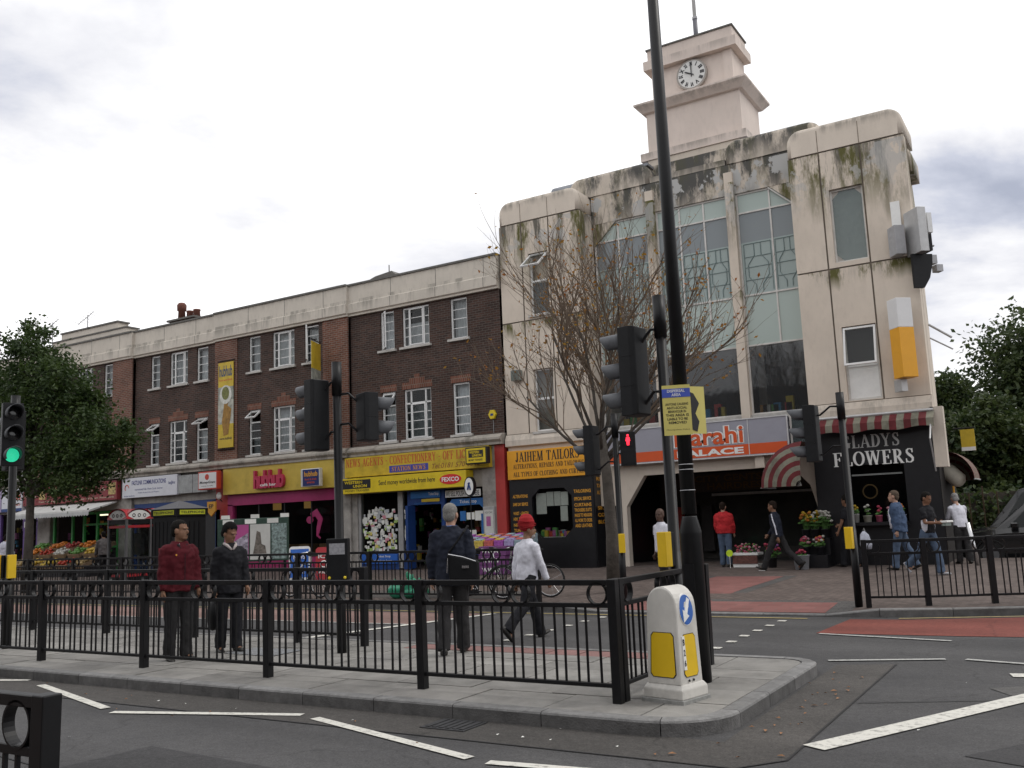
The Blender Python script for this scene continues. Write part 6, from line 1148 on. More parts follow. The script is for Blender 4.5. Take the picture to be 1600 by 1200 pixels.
def sack(label, x, y, s, m):
    b = M(); b.ell((0, 0, s*.75), (s*.9, s*.75, s*.8), 26, 18); b.ell((s*.1, 0, s*1.6), (s*.22, s*.2, s*.35), 10, 6); b.ell((-s*.2, .02, s*1.75), (s*.28, s*.08, s*.22), 8, 5)
    b.v = [tuple(Vector(v)*(1+.22*mnoise.noise(Vector(v)*7+Vector((x*7, y, 0)))+.10*mnoise.noise(Vector(v)*19+Vector((x*7, y, 0))))+Vector((0, 0, .0))) for v in b.v]
    t = thing('rubbish_sack', label, 'rubbish bag', (x, y, zp(y)), local=True, group='green rubbish sacks'); b.out('sack', m, t, True)
gmx = mat('green_polythene', (.05, .34, .20), .3, .3, 12, bump=.6, bscale=12); sack('left green polythene sack by the far guard rail', -12.95, 16.15, .21, gmx); sack('taller middle green polythene sack by the far guard rail', -12.62, 16.2, .25, gmx); sack('right green polythene sack by the far guard rail', -12.28, 16.12, .2, gmx)
# fruit display
def crate(label, x, y, z, tilt, m, fr_m, fs, n, kindname, seed):
    t = thing('fruit_crate', label, 'crate', (x, y, z), 0, local=True, group='greengrocer crates'); t.rotation_euler = (R(tilt), 0, 0); b = M(); frame = .55
    b.box(-.38, .38, -.28, .28, 0, .02); b.box(-.38, .38, -.28, -.26, .02, .15); b.box(-.38, .38, .26, .28, .02, .15); b.box(-.38, -.36, -.259, .259, .02, .15); b.box(.36, .38, -.259, .259, .02, .15); b.out('tray', m, t)
    rg = random.Random(seed); b = M()
    for k in range(n): b.ell((rg.uniform(-.32, .32), rg.uniform(-.22, .22), .1+rg.uniform(0, .12)), (fs, fs, fs*rg.uniform(.8, 1.1)), 8, 5)
    tag(b.out(kindname, fr_m, t, True), kind='stuff')
fcol = [('oranges', (0.446, 0.136, 0.012)), ('tomatoes', (0.341, 0.031, 0.012)), ('yellow mangoes', (0.434, 0.285, 0.037)), ('green cabbages', (0.074, 0.186, 0.031)), ('pale onions', (0.310, 0.223, 0.099)), ('red apples', (0.260, 0.031, 0.025)), ('bananas', (0.422, 0.298, 0.031)), ('white radishes', (0.384, 0.372, 0.341))]
pos = ('far end', 'left of centre', 'centre', 'right of centre', 'near end'); i = 0; cr_m = mat('crate_wood', (.22, .15, .09), .8, .3, 8)
tbs = thing('fruit_stand', 'dark stepped wooden stand under the greengrocer fruit', 'stall', (-35.3, 22.5, .24)); M().box(-38.0, -32.9, 22.2, 22.75, .2, .62).out('front_step', print_black, tbs); M().box(-38.0, -32.9, 22.76, 23.5, .2, 1.02).out('rear_step', print_black, tbs)
order = [[4, 2, 6, 1, 4], [0, 1, 7, 3, 2], [3, 0, 5, 0, 6]]
for r, (yy, z, nmr) in enumerate(((22.42, .64, 'front row'), (22.95, 1.04, 'middle row'), (23.35, 1.28, 'back row'))):
    for k in range(5): nme, c = fcol[order[r][k]]; crate('crate of %s, %s of the %s' % (nme, pos[k], nmr), -37.4+k*1.0, yy, z, 22, cr_m, mat('fruit_'+nme.split()[-1], c, .45, .25, 12), .055 if order[r][k] in (1, 5) else .07, 26, nme.split()[-1], r*7+k)
for k in range(3): M().box(-38.0+k*2.5, -37.9+k*2.5, 23.4, 23.5, 1.02, 1.28).out('riser', print_black, tbs)
M().box(-38, -32.9, 23.2, 23.5, 1.2, 1.27).out('top_shelf', print_black, tbs)
# flowers
stem_g = mat('stem_green', (.06, .14, .03), .7, .4, 20); fl_c = [mat('petal_%d' % i, c, .6, .2, 20) for i, c in enumerate([(0.390, 0.252, 0.018), (0.420, 0.408, 0.372), (0.330, 0.036, 0.072), (0.372, 0.180, 0.210), (0.360, 0.120, 0.018), (0.210, 0.072, 0.240)])]
def bucket(label, x, y, z, r, h, m, cols, n, seed, spread=.2, hgt=.45):
    t = thing('flower_bucket', label, 'flowers', (x, y, z), local=True, group='flower shop buckets'); M().lathe((0, 0, 0), [(r*.8, 0), (r, h), (r*1.05, h), (r*.92, h-.02), (r*.7, .05)], 14).out('bucket', m, t, True)
    rg = random.Random(seed); b = M(); bs = {c: M() for c in cols}; lv = M()
    for k in range(n):
        a = rg.uniform(0, 6.3); q = rg.uniform(0, spread); p = Vector((q*math.cos(a), q*math.sin(a), h+hgt*rg.uniform(.4, 1))); b.tube([(p.x*.3, p.y*.3, h*.6), p], .006, 4); bs[cols[k % len(cols)]].ell(p, (.045, .045, .035), 7, 5)
        for j in range(2): c = p*.8+Vector((rg.uniform(-.06, .06), rg.uniform(-.06, .06), -.02)); lv.add([c+Vector((.05, 0, 0)), c+Vector((0, .03, .03)), c-Vector((.05, 0, 0)), c-Vector((0, .03, .02))], [(0, 1, 2, 3)])
    b.out('stems', stem_g, t); tag(lv.out('leaves', stem_g, t), kind='stuff')
    for c in cols: tag(bs[c].out('blooms', fl_c[c], t, True), kind='stuff')
wb = mat('bucket_white', (.5, .52, .56), .5); bkb = mat('bucket_dark', (.03, .03, .035), .5)
st = thing('flower_stand', 'black two step flower stand beside the entrance', 'stall', (-5.95, 23.85, .24)); M().box(-6.3, -5.55, 24.0, 24.35, .24, .95).out('rear_step', gloss_black, st); M().box(-6.3, -5.55, 23.6, 23.99, .24, .55).out('front_step', gloss_black, st)
for k, (x, c, l) in enumerate(((-6.15, [0, 4], 'bucket of yellow and orange blooms on the top step'), (-5.92, [0, 1], 'bucket of yellow and white blooms on the top step'), (-5.68, [1], 'bucket of pure white blooms on the top step'))): bucket(l, x, 24.18, .95, .11, .22, bkb, c, 26, k)
for k, (x, c, l) in enumerate(((-6.12, [2, 3], 'bucket of red and pink blooms on the lower step'), (-5.75, [2, 4, 1], 'bucket of mixed red blooms on the lower step'))): bucket(l, x, 23.8, .55, .11, .2, bkb, c, 22, 9+k, .16, .25)
bucket('white bucket with small red blooms on the pavement behind the walker', -6.1, 23.3, zp(23.3), .2, .34, wb, [2], 8, 31, .12, .12)
bucket('bucket of dark red blooms beside the white crate', -7.0, 23.9, zp(23.9), .13, .25, bkb, [2, 5], 20, 33, .2, .35)
cr = thing('flower_crate', 'white crate of red and yellow bedding plants in the entrance', 'crate', (-7.75, 24.2, .25)); M().box(-8.05, -7.4, 24.0, 24.45, .25, .33).out('base', print_white, cr); M().box(-8.05, -7.4, 23.98, 24.0, .34, .55).out('grille', mat('crate_brown', (.12, .05, .04), .7, .5, 20), cr); M().box(-8.06, -7.38, 23.98, 24.46, .56, .62).out('rim', print_white, cr); rg = random.Random(2); bs = [M(), M(), M()]
for k in range(60): p = (rg.uniform(-8, -7.45), rg.uniform(24.02, 24.42), .62+rg.uniform(0, .22)); (bs[k % 3].ell(p, (.04, .04, .03), 6, 4))
for b, m in zip(bs, (fl_c[2], stem_g, fl_c[3])): tag(b.out('blooms', m, cr, True), kind='stuff')
tg = thing('price_disc', 'round lime yellow price disc by the flower crate', 'price tag', (-8.1, 23.9, .6)); b = M(); b.prism([(-8.1+.09*math.cos(a*.3927), .62+.09*math.sin(a*.3927)) for a in range(16)], 23.9, 23.91); b.out('disc', mat('lime', (.55, .75, .03), .5), tg); M().tube([(-8.1, 23.905, .24), (-8.1, 23.905, .55)], .008, 4).out('stick', print_white, tg)
potc = [((.6, .6, .58), 'white'), ((.5, .5, .42), 'cream'), ((.5, .12, .2), 'pink'), ((.45, .42, .6), 'lilac'), ((.3, .36, .5), 'blue grey')]
for k, (c, nme) in enumerate(potc): bucket('small %s plant pot on the flower shop window shelf' % nme, -4.92+k*.27, F-.16, 1.30, .085 if k != 1 else .11, .16+.05*(k == 0), mat('pot_'+nme.replace(' ', '_'), c, .5), [k % 6], 3, 50+k, .06, .25)
wr = thing('hanging_wreath', 'bare cane wreath hanging in the flower shop window', 'wreath', (-4.6, F+.25, 1.9)); b = M(); b.torus((-4.62, F+.3, 2.05), .17, .02, 'y', 18, 5); b.out('ring', mat('cane', (.2, .12, .05), .8), wr)
# bicycles
tyre = mat('tyre', (.015, .015, .015), .8); chrome = mat('chrome', (.55, .55, .56), .25, .1, 5, metal=.9)
def bicycle(label, x, y, rot, fm):
    t = thing('bicycle', label, 'bicycle', (x, y, zp(y)), rot, local=True, group='parked bicycles')
    for wx in (-.52, .52):
        b = M(); b.torus((wx, 0, .335), .315, .02, 'y', 28, 6); wh = b.out('wheel', tyre, t, True); b = M(); b.torus((wx, 0, .335), .295, .010, 'y', 28, 5); b.out('rim', chrome, wh, True); b = M()
        for k in range(14): a = k*2*math.pi/14; b.tube([(wx, 0, .335), (wx+.29*math.cos(a), 0, .335+.29*math.sin(a))], .0025, 3)
        b.out('spokes', chrome, wh); M().tube([(wx, -.05, .335), (wx, .05, .335)], .025, 8).out('hub', chrome, wh)
    bb, st_, hd_, hb = (-.08, 0, .3), (-.22, 0, .78), (.34, 0, .82), (.37, 0, .66); b = M()
    for a, c, r in ((bb, st_, .017), (bb, hb, .02), ((-.2, 0, .72), hd_, .018), (hd_, hb, .02)): b.tube([a, c], r, 8)
    for s in (-1, 1): b.tube([(-.08, s*.03, .3), (-.52, s*.06, .335)], .010, 6); b.tube([(-.21, s*.02, .72), (-.52, s*.06, .335)], .009, 6); b.tube([hb, (.44, s*.05, .55), (.52, s*.055, .335)], .012, 6)
    b.out('frame', fm, t, True); M().tube([st_, (-.25, 0, .93)], .013, 6).out('seat_post', chrome, t); M().loft([[(-.38, -.075, .93), (-.38, .075, .93), (-.38, .07, .97), (-.38, -.07, .97)], [(-.25, -.06, .935), (-.25, .06, .935), (-.25, .055, .975), (-.25, -.055, .975)], [(-.1, -.015, .945), (-.1, .015, .945), (-.1, .012, .97), (-.1, -.012, .97)]]).out('saddle', tyre, t, bevel=.01)
    M().tube([hd_, (.31, 0, .98)], .015, 6).out('stem', chrome, t); M().tube([(.2, -.3, 1.02), (.34, -.2, 1.0), (.33, 0, .98), (.34, .2, 1.0), (.2, .3, 1.02)], .013, 8).out('handlebar', chrome, t, True)
    for s in (-1, 1): M().tube([(.2, s*.3, 1.02), (.1, s*.31, 1.025)], .018, 8).out('grip', tyre, t)
    b = M(); b.torus((-.08, -.05, .3), .09, .008, 'y', 18, 4); cr_ = b.out('chainring', chrome, t); M().tube([(-.08, -.06, .3), (.02, -.07, .17)], .01, 5).out('crank', chrome, t); M().box(-.02, .07, -.14, -.05, .155, .175).out('pedal', tyre, t)
bicycle('black bicycle with green trim chained to the far rail near the turbaned man', -10.75, 16.1, R(8), mat('bike_black', (.03, .05, .03), .4)); bicycle('bicycle leaning on the rail near the sandwich boards', -15.6, 16.1, R(175), mat('bike_blue', (.05, .07, .12), .4)); bicycle('bicycle behind the first one near the magazine table', -9.9, 16.55, R(186), mat('bike_grey', (.12, .12, .13), .4))
sp = thing('steel_bollard', 'leaning bright steel post near the parked cars', 'bollard', (-2.2, 24.0, .25)); M().tube([(-2.28, 24.0, .24), (-2.42, 24.0, 1.22)], .05, 12).out('post', chrome, sp, True)
# ------------------------------------------------------------------ people
def remesh(b, voxel, smooth_it=4):
    me = bpy.data.meshes.new('tmp'); me.from_pydata(b.v, [], b.f); bm = bmesh.new(); bm.from_mesh(me); bmesh.ops.recalc_face_normals(bm, faces=bm.faces); bm.to_mesh(me); bm.free()
    o = bpy.data.objects.new('tmp', me); md = o.modifiers.new('r', 'REMESH'); md.mode = 'VOXEL'; md.voxel_size = voxel; md.use_smooth_shade = True
    if smooth_it: ms = o.modifiers.new('s', 'SMOOTH'); ms.iterations = smooth_it; ms.factor = .5
    r = evaluate(o); bpy.data.objects.remove(o); bpy.data.meshes.remove(me); return r
def crumple(me, f1, a1, f2, a2, off=Vector((0, 0, 0))):
    co = [v.co.copy() for v in me.vertices]; no = [v.normal.copy() for v in me.vertices]; flat = []
    for c, n_ in zip(co, no): q = c+n_*(mnoise.noise(c*f1+off)*a1+mnoise.noise(c*f2)*a2); flat += [q.x, q.y, q.z]
    me.vertices.foreach_set('co', flat); me.update()
def cloth_mat(name, col, rough=.85, var=.18):
    return mat('cloth_'+name, col, rough, var, 9, bump=.5, bscale=7, spec=.2)
def skin_mat(name, col): return mat('skin_'+name, col, .55, .08, 12, spec=.35)
def ering(c, rx, ry, tilt=0, n=14): return [(c[0]+rx*math.cos(2*math.pi*k/n), c[1]+ry*math.sin(2*math.pi*k/n)*math.cos(tilt), c[2]+ry*math.sin(2*math.pi*k/n)*math.sin(tilt)) for k in range(n)]
def person(label, x, y, z, face, h=1.74, pose=None, skin=(.3, .17, .11), hair=(.02, .018, .016), top=None, legs=None, shoe=(.02, .018, .016), detail=True, build=1.0, short=False, long_top=0.0, hairstyle='short', skinname='a', extra=None, top_bulk=.02):
    """local frame: faces +Y, +X is the person's right hand side mirrored by s=+1"""
    P = dict(lt=6, lk=4, rt=-4, rk=4, la=6, le=12, ra=-2, re=14, lab=7, rab=7, lean=0, yaw=0, nod=0); P.update(pose or {})
    S = h/1.76; t = thing('person', label, 'person', (x, y, z), R(face-90), local=True, scale=S)
    lean = math.tan(R(P['lean']))
    def L_(p): p = Vector(p); p.y += max(0, p.z-.93)*lean; return p
    vx = .010 if detail else .016
    hipz = .93
    legsJ = {}
    for s, tn, kn in ((-1, 'lt', 'lk'), (1, 'rt', 'rk')):
        a, k = R(P[tn]), R(P[kn]); hp = Vector((s*.095, 0, hipz)); kn_ = hp+Vector((s*.005, math.sin(a), -math.cos(a)))*.435; an = kn_+Vector((0, math.sin(a-k), -math.cos(a-k)))*.415; legsJ[s] = (hp, kn_, an, a-k)
    low = min(legsJ[s][2].z-.085+min(0, -.12*math.sin(-legsJ[s][3]-.3)) for s in (-1, 1)); dz = -low
    up = Vector((0, 0, dz))
    for s in (-1, 1): hp, k_, an, q = legsJ[s]; legsJ[s] = (hp+up, k_+up, an+up, q)
    def T(p): return L_(p)+up
    arms = {}
    for s, an, en, bn in ((-1, 'la', 'le', 'lab'), (1, 'ra', 're', 'rab')):
        a, e_, bb = R(P[an]), R(P[en]), R(P[bn]); sh = T((s*.168*build, 0, 1.395)); d = Vector((s*math.sin(bb), math.sin(a)*math.cos(bb), -math.cos(a)*math.cos(bb))); el = sh+d*.285; d2 = Vector((s*math.sin(bb)*.3 if e_ < R(40) else -s*.35, math.sin(a+e_), -math.cos(a+e_))).normalized(); wr = el+d2*.25; arms[s] = (sh, el, wr, d2)
    # body: one continuous surface
    b = M(); hc = T((0, .02, 1.63)); hy = Matrix.Rotation(R(P['yaw']), 3, 'Z') @ Matrix.Rotation(R(P['nod']), 3, 'X')
    def H(p): return hc+hy @ (Vector(p)*1.12)
    def hell(c, r): b.ell(H(c), [q*1.12 for q in r], 14, 10, hy)
    hell((0, -.012, .035), (.074, .092, .085)); hell((0, .012, -.035), (.064, .076, .085)); hell((0, .05, -.085), (.04, .038, .03)); hell((0, .088, -.02), (.013, .022, .026)); hell((0, .082, -.062), (.026, .014, .012)); hell((0, .075, .022), (.05, .014, .012))
    for s in (-1, 1): hell((s*.074, -.005, -.012), (.012, .024, .034))
    b.tube([T((0, -.01, 1.43)), T((0, 0, 1.50)), hc+hy @ Vector((0, -.015, -.06))], [.075, .058, .056], 12)
    b.loft([ering(T((0, 0, q[0])), q[1]*build, q[2]*build) for q in ((.86, .13, .09), (.98, .15, .10), (1.1, .135, .095), (1.28, .155, .105), (1.40, .15, .09), (1.455, .08, .06))])
    for s in (-1, 1):
        sh, el, wr, d2 = arms[s]; b.tube([sh, sh.lerp(el, .5), el, el.lerp(wr, .35), wr], [.052, .046, .038, .037, .026], 10)
        hp, k_, an, q = legsJ[s]; b.tube([hp+Vector((0, 0, .03)), hp.lerp(k_, .5), k_, k_.lerp(an, .35), an], [.085, .072, .052, .052, .036], 10); fd = Vector((s*.15, math.cos(max(-.9, min(.5, q))), -math.sin(-q)*.0+math.sin(q)*.9)).normalized(); b.tube([an-fd*.03+Vector((0, 0, -.03)), an+fd*.1+Vector((0, 0, -.05))], [.038, .035], 8)
        # hand: palm, four fingers slightly curled, thumb from the side of the palm
        side = d2.cross(Vector((0, 1, 0))); side = side.normalized() if side.length > .1 else Vector((1, 0, 0)); side = Vector((0, 1, 0)) if abs(d2.z) > .75 else Vector((0, 0, 1)); side = (side-d2*side.dot(d2)).normalized(); nrm = d2.cross(side).normalized()*(-s)
        b.tube([wr, wr+d2*.03, wr+d2*.085], [.026, .032, .033], 8)
        for k in range(4):
            o_ = side*(.028-.0185*k); ln = (.07, .078, .073, .058)[k]; p0 = wr+d2*.075+o_; p1 = p0+d2*ln*.5+nrm*.004; p2 = p1+(d2*.75+nrm*.65)*ln*.4; b.tube([p0, p1, p2], [.0105, .010, .0085], 6)
        p0 = wr+d2*.03+side*.028; b.tube([p0, p0+side*.03+d2*.03, p0+side*.032+d2*.062+nrm*.01], [.013, .012, .010], 6)
    me = remesh(b, .0085 if detail else .013, 2); sm = skin_mat(skinname, skin); me.materials.append(sm); body = link('body', me, t)
    for s in (-1, 1): M().ell(H((s*.029, .086, .008)), (.011, .006, .006), 8, 5, hy).out('eye', print_black, t)
    # hair
    if hairstyle != 'bald':
        b = M(); g = .004 if hairstyle != 'afro' else .030
        b.ell(H((0, -.018, .042)), (.087+g*.55, .106+g*.5, .092+g), 16, 12, hy); b.ell(H((0, -.055, -.01)), (.079+g*.4, .056+g, .084), 14, 10, hy)
        hm = remesh(b, .011, 2); bm = bmesh.new(); bm.from_mesh(hm); inv = hy.transposed()
        def cut(p): q = inv @ (p-hc)/1.12; return (q.y > .03 and q.z < .07+.02*mnoise.noise(p*40)) or q.z < -.075+.02*mnoise.noise(p*40) or (q.y > -.03 and q.z < .012+.012*mnoise.noise(p*50))
        bmesh.ops.delete(bm, geom=[v for v in bm.verts if cut(v.co)], context='VERTS'); bm.to_mesh(hm); bm.free(); hm.materials.append(mat('hair_%d' % (int(hair[0]*1000)), tuple(c*.6 for c in hair), .85, .4, 60, bump=.4, bscale=120, spec=.1)); link('hair', hm, t)
    # trousers
    b = M(); b.loft([ering(T((0, 0, q[0])), q[1]*build, q[2]*build) for q in ((.84, .12, .095), (.92, .168, .118), (1.0, .160, .112), (1.05, .15, .105))])
    for s in (-1, 1): hp, k_, an, q = legsJ[s]; b.tube([hp+Vector((0, 0, .04)), hp.lerp(k_, .35), k_+Vector((0, .005, 0)), k_.lerp(an, .5), an+Vector((0, -.005, -.035))], [.096*build, .098*build, .082, .078, .082], 12)
    me = remesh(b, vx, 3); crumple(me, 7, .012, 17, .006)
    me.materials.append(legs); link('trousers', me, t)
    for s in (-1, 1):
        hp, k_, an, q = legsJ[s]; pit = max(-1.0, min(.5, q)); fd = Vector((s*.14, math.cos(pit), math.sin(pit))).normalized(); upv = Vector((1, 0, 0)).cross(fd).normalized(); b = M()
        for d_, w_, hh in ((-.075, .030, .05), (-.04, .042, .085), (.02, .043, .085), (.08, .048, .06), (.14, .045, .045), (.18, .022, .03)):
            pass
        rings = []
        for d_, w_, hh in ((-.08, .022, .05), (-.06, .038, .09), (.01, .042, .095), (.07, .047, .065), (.13, .045, .05), (.175, .028, .035), (.185, .01, .02)):
            c = an+fd*d_+upv*(-.085); r_ = []
            for k in range(10): a = 2*math.pi*k/10; r_.append(c+Vector((1, 0, 0))*w_*math.cos(a)+upv*(hh*.5+hh*.5*math.sin(a) if True else 0))
            rings.append(r_)
        b.loft(rings); b.out('shoe', mat('shoe_%d' % int(shoe[0]*1000), shoe, .45, .15, 9), t, True)
    # top garment with sleeves
    b = M(); k_ = top_bulk; hem = .90-long_top
    b.loft([ering(T((0, 0, q[0])), (q[1]+k_)*build, (q[2]+k_)*build) for q in ((hem, .162, .118), (1.0, .160, .116), (1.12, .152, .112), (1.28, .166, .118), (1.37, .158, .10), (1.425, .118, .078), (1.465, .078, .062), (1.495, .056, .052))])
    for s in (-1, 1):
        sh, el, wr, d2 = arms[s]; shi = sh+Vector((-s*.075, 0, .012))
        if short: b.ell(sh+Vector((-s*.012, 0, -.012)), (.066+k_*.5, .066+k_*.5, .06+k_*.5), 12, 8); b.tube([sh, sh.lerp(el, .3), sh.lerp(el, .75)], [.055+k_*.6, .058+k_*.6, .062+k_*.5], 12)
        else: b.ell(sh+Vector((-s*.012, 0, -.012)), (.064+k_*.5, .064+k_*.5, .06+k_*.5), 12, 8); b.tube([sh, sh.lerp(el, .5), el, el.lerp(wr, .5), el.lerp(wr, .96)], [.056+k_*.7, .054+k_*.7, .048+k_*.7, .043+k_*.6, .037+k_*.5], 12)
    me = remesh(b, vx, 7 if detail else 4); crumple(me, 8, .02 if top is not whitec else .013, 21, .010 if top is not whitec else .005, Vector((x, y, 0)))
    me.materials.append(top); link('jacket' if not short else 'shirt', me, t)
    return t, T, arms, H, hy, legsJ
blackc = cloth_mat('black', (.014, .014, .017)); navy = cloth_mat('navy', (.017, .02, .032)); jean = cloth_mat('denim', (.075, .105, .16)); charcoal = cloth_mat('charcoal', (.028, .027, .028)); maroon = cloth_mat('maroon', (.075, .008, .013)); whitec = cloth_mat('white', (.60, .60, .66)); greyc = cloth_mat('grey', (.12, .11, .11)); hoodie = cloth_mat('hoodie', (.50, .50, .58)); redc = cloth_mat('red', (.42, .025, .03)); denj = cloth_mat('denim_jacket', (.055, .085, .15))
brown = (.22, .115, .07); pale = (.42, .25, .18); dark = (.075, .04, .028)
# waiting couple on the island
t, T, A, H, hy, LJ = person('man in a maroon zip jacket standing on the island looking right', -10.02, 8.08, ISL, 346, 1.75, dict(lt=3, lk=3, rt=-2, rk=3, la=4, le=14, ra=-2, re=12, yaw=34, lab=7, rab=8), brown, top=maroon, legs=charcoal, build=1.04, skinname='brown', top_bulk=.035, long_top=.04)
b = M(); b.tube([T((-.075, .02, 1.47)), T((-.055, .085, 1.44)), T((-.005, .125, 1.36))], [.02, .02, .012], 6).tube([T((.075, .02, 1.47)), T((.055, .085, 1.44)), T((.005, .125, 1.36))], [.02, .02, .012], 6); b.out('collar', blackc, t, True); b = M(); b.loft([[T((-.045, .09, 1.46)), T((.045, .09, 1.46))], [T((-.005, .142, 1.34)), T((.005, .142, 1.34))]], cap=False, closed=False); b.out('shirt_front', whitec, t); M().box(-.003, .003, .166, .172, 1.0, 1.34).out('zip', blackc, t); M().ell(T((.11, .155, 1.32)), (.012, .004, .012), 8, 5).out('badge', gold, t); M().ell(H((0, .096, -.052)), (.03, .008, .007), 8, 5, hy).out('moustache', mat('hair_20', None) if 'hair_20' in MATS else print_black, t)
t, T, A, H, hy, LJ = person('woman in a black coat with pale collar looking down beside the maroon jacket', -9.98, 8.87, ISL, 338, 1.68, dict(lt=4, lk=3, rt=-3, rk=5, la=6, le=16, ra=-4, re=12, yaw=22, nod=-18), brown, (.012, .011, .011), blackc, blackc, build=1.0, skinname='brown', hairstyle='afro', top_bulk=.03, long_top=.10)
b = M(); b.tube([T((-.08, .0, 1.49)), T((-.06, .085, 1.46)), T((-.01, .12, 1.40))], [.022, .024, .014], 6).tube([T((.08, .0, 1.49)), T((.06, .085, 1.46)), T((.01, .12, 1.40))], [.022, .024, .014], 6); b.out('collar', cloth_mat('pale_scarf', (.42, .37, .36)), t, True)
w_ = A[1][2]; hb_ = M(); hb_.ell((w_.x+.03, w_.y, w_.z-.36), (.06, .17, .2), 14, 10); hbt = thing('handbag', 'black shoulder bag held by the woman in the black coat', 'bag', (0, 0, 0), 0, local=True)
hbt.location = t.matrix_basis @ Vector((0, 0, 0)); hbt.rotation_euler = t.rotation_euler; hbt.scale = t.scale; hb_.out('bag', mat('black_leather', (.006, .006, .007), .6, .2, 9, spec=.15), hbt, True); M().tube([(w_.x+.02, w_.y-.08, w_.z-.2), (w_.x, w_.y, w_.z-.07), (w_.x+.02, w_.y+.08, w_.z-.2)], .01, 6).out('strap', mat('black_leather', None), hbt)
# older man with satchel, seen from behind
t, T, A, H, hy, LJ = person('grey haired man in a navy jacket seen from behind, stepping off the island', -6.78, 9.55, ISL, 118, 1.82, dict(lt=-8, lk=8, rt=9, rk=2, la=4, le=8, ra=-8, re=10, yaw=-12, lab=12, rab=10), pale, (.34, .33, .31), navy, charcoal, build=1.05, skinname='pale', top_bulk=.035, long_top=.10)
b = M(); b.torus(T((0, .0, 1.49)), .066, .012, 'z', 16, 6); b.out('shirt_collar', cloth_mat('blue_shirt', (.07, .16, .4)), t, True)
bgt = thing('satchel', 'black shoulder satchel with zip hanging on the navy jacket', 'bag', (-6.68, 9.62, ISL), R(28), local=True, scale=1.82/1.76); bl_ = mat('black_leather', None)
M().loft([[(-.13+.02, -.22, .86), (.24, -.235, .84), (.24, -.33, .84), (-.12, -.31, .86)], [(-.15, -.19, 1.18), (.235, -.2, 1.08), (.235, -.28, 1.08), (-.14, -.27, 1.18)]]).out('bag', bl_, bgt, bevel=.03); M().tube([(-.12, -.285, 1.165), (.05, -.305, 1.13), (.2, -.30, 1.075)], .006, 5).out('zip', chrome, bgt); M().tube([(-.13, -.28, 1.12), (-.14, -.3, .95)], .007, 5).out('clasp', chrome, bgt); M().box(.04, .12, -.325, -.31, 1.0, 1.03).out('tag', chrome, bgt)
M().tube([(-.13, -.2, 1.18), (-.03, -.185, 1.3), (.05, -.155, 1.41), (.085, -.06, 1.475), (.085, .03, 1.48), (.08, .11, 1.42)], .014, 6).out('strap', bl_, bgt)
# turbaned man crossing
t, T, A, H, hy, LJ = person('man in a white shirt and red turban striding across the road', -7.02, 11.75, .0, 70, 1.74, dict(lt=24, lk=6, rt=-22, rk=28, la=-12, le=10, ra=14, re=12, lean=3, yaw=-30), brown, top=whitec, legs=blackc, build=1.03, skinname='brown', hairstyle='bald')
b = M()
for k in range(6): b.ell(H((.012*math.sin(k*2.2), -.018, .022+.026*k)), (.120-.008*abs(k-2.2)*1.6, .132-.008*abs(k-2.2)*1.6, .062), 18, 8, hy @ Matrix.Rotation(R(9-4*k), 3, 'Y'))
tm_ = remesh(b, .008, 2); tm_.materials.append(cloth_mat('turban_red', (.30, .018, .022))); link('turban', tm_, t)
for k in range(4): M().tube([H((.113*math.cos(a*.26), -.018+.125*math.sin(a*.26), .03+.022*k+.022*math.sin(a*.26+k))) for a in range(25)], .004, 5).out('turban_fold', cloth_mat('turban_red', None), t, True)
M().ell(H((0, .055, -.09)), (.05, .045, .045), 10, 8, hy).out('beard', mat('grey_beard', (.25, .24, .23), .8, .3, 40), t, True)
# people across the road
t, T, A, H, hy, LJ = person('dark skinned man in a white striped top half hidden behind the signal pole', -7.0, 16.8, zg(-7.0, 16.8), 240, 1.68, dict(lt=10, rt=-12, rk=12, la=10, le=25, ra=-6, re=18, yaw=25), dark, top=whitec, legs=blackc, skinname='dark', detail=False, short=True, hairstyle='bald')
for s in (-1, 1): sh, el, wr, d2 = A[s]; b = M(); q = sh.lerp(el, .55); b.tube([q, q+(el-sh)*.1], .079, 12); b.out('sleeve_band', blackc, t)
person('person in a bright red jacket seen from behind in the entrance', -8.35, 24.35, .25, 95, 1.7, dict(lt=3, rt=-3, la=10, le=25, ra=8, re=20), pale, (.03, .02, .015), redc, jean, skinname='pale', detail=False, top_bulk=.05, build=1.05)
t, T, A, H, hy, LJ = person('man in a dark tracksuit with white sleeve stripes walking left', -6.55, 23.0, zp(23.0), 176, 1.76, dict(lt=28, lk=4, rt=-26, rk=22, la=-18, le=10, ra=20, re=22, lean=5, nod=-8), brown, (.03, .025, .022), navy, charcoal, skinname='brown', detail=False)
for s in (-1, 1): sh, el, wr, d2 = A[s]; o_ = Vector((s*.068, 0, .02)); M().tube([sh+o_+Vector((-s*.03, 0, .03)), sh.lerp(el, .5)+o_*.95, el+o_*.9, el.lerp(wr, .8)+o_*.75], .016, 6).out('sleeve_stripe', whitec, t)
for s in (-1, 1): an = LJ[s][2]; M().tube([an+Vector((s*.05, -.05, -.08)), an+Vector((s*.05, .12, -.08))], .006, 5).out('sole_edge', print_white, t)
person('person in a black short sleeved shirt behind the right signal pole', -5.05, 23.9, zp(23.9), 160, 1.74, dict(lt=14, rt=-10, rk=14, la=10, le=15, ra=14, re=55), brown, top=blackc, legs=blackc, skinname='brown', detail=False, short=True, hairstyle='afro')
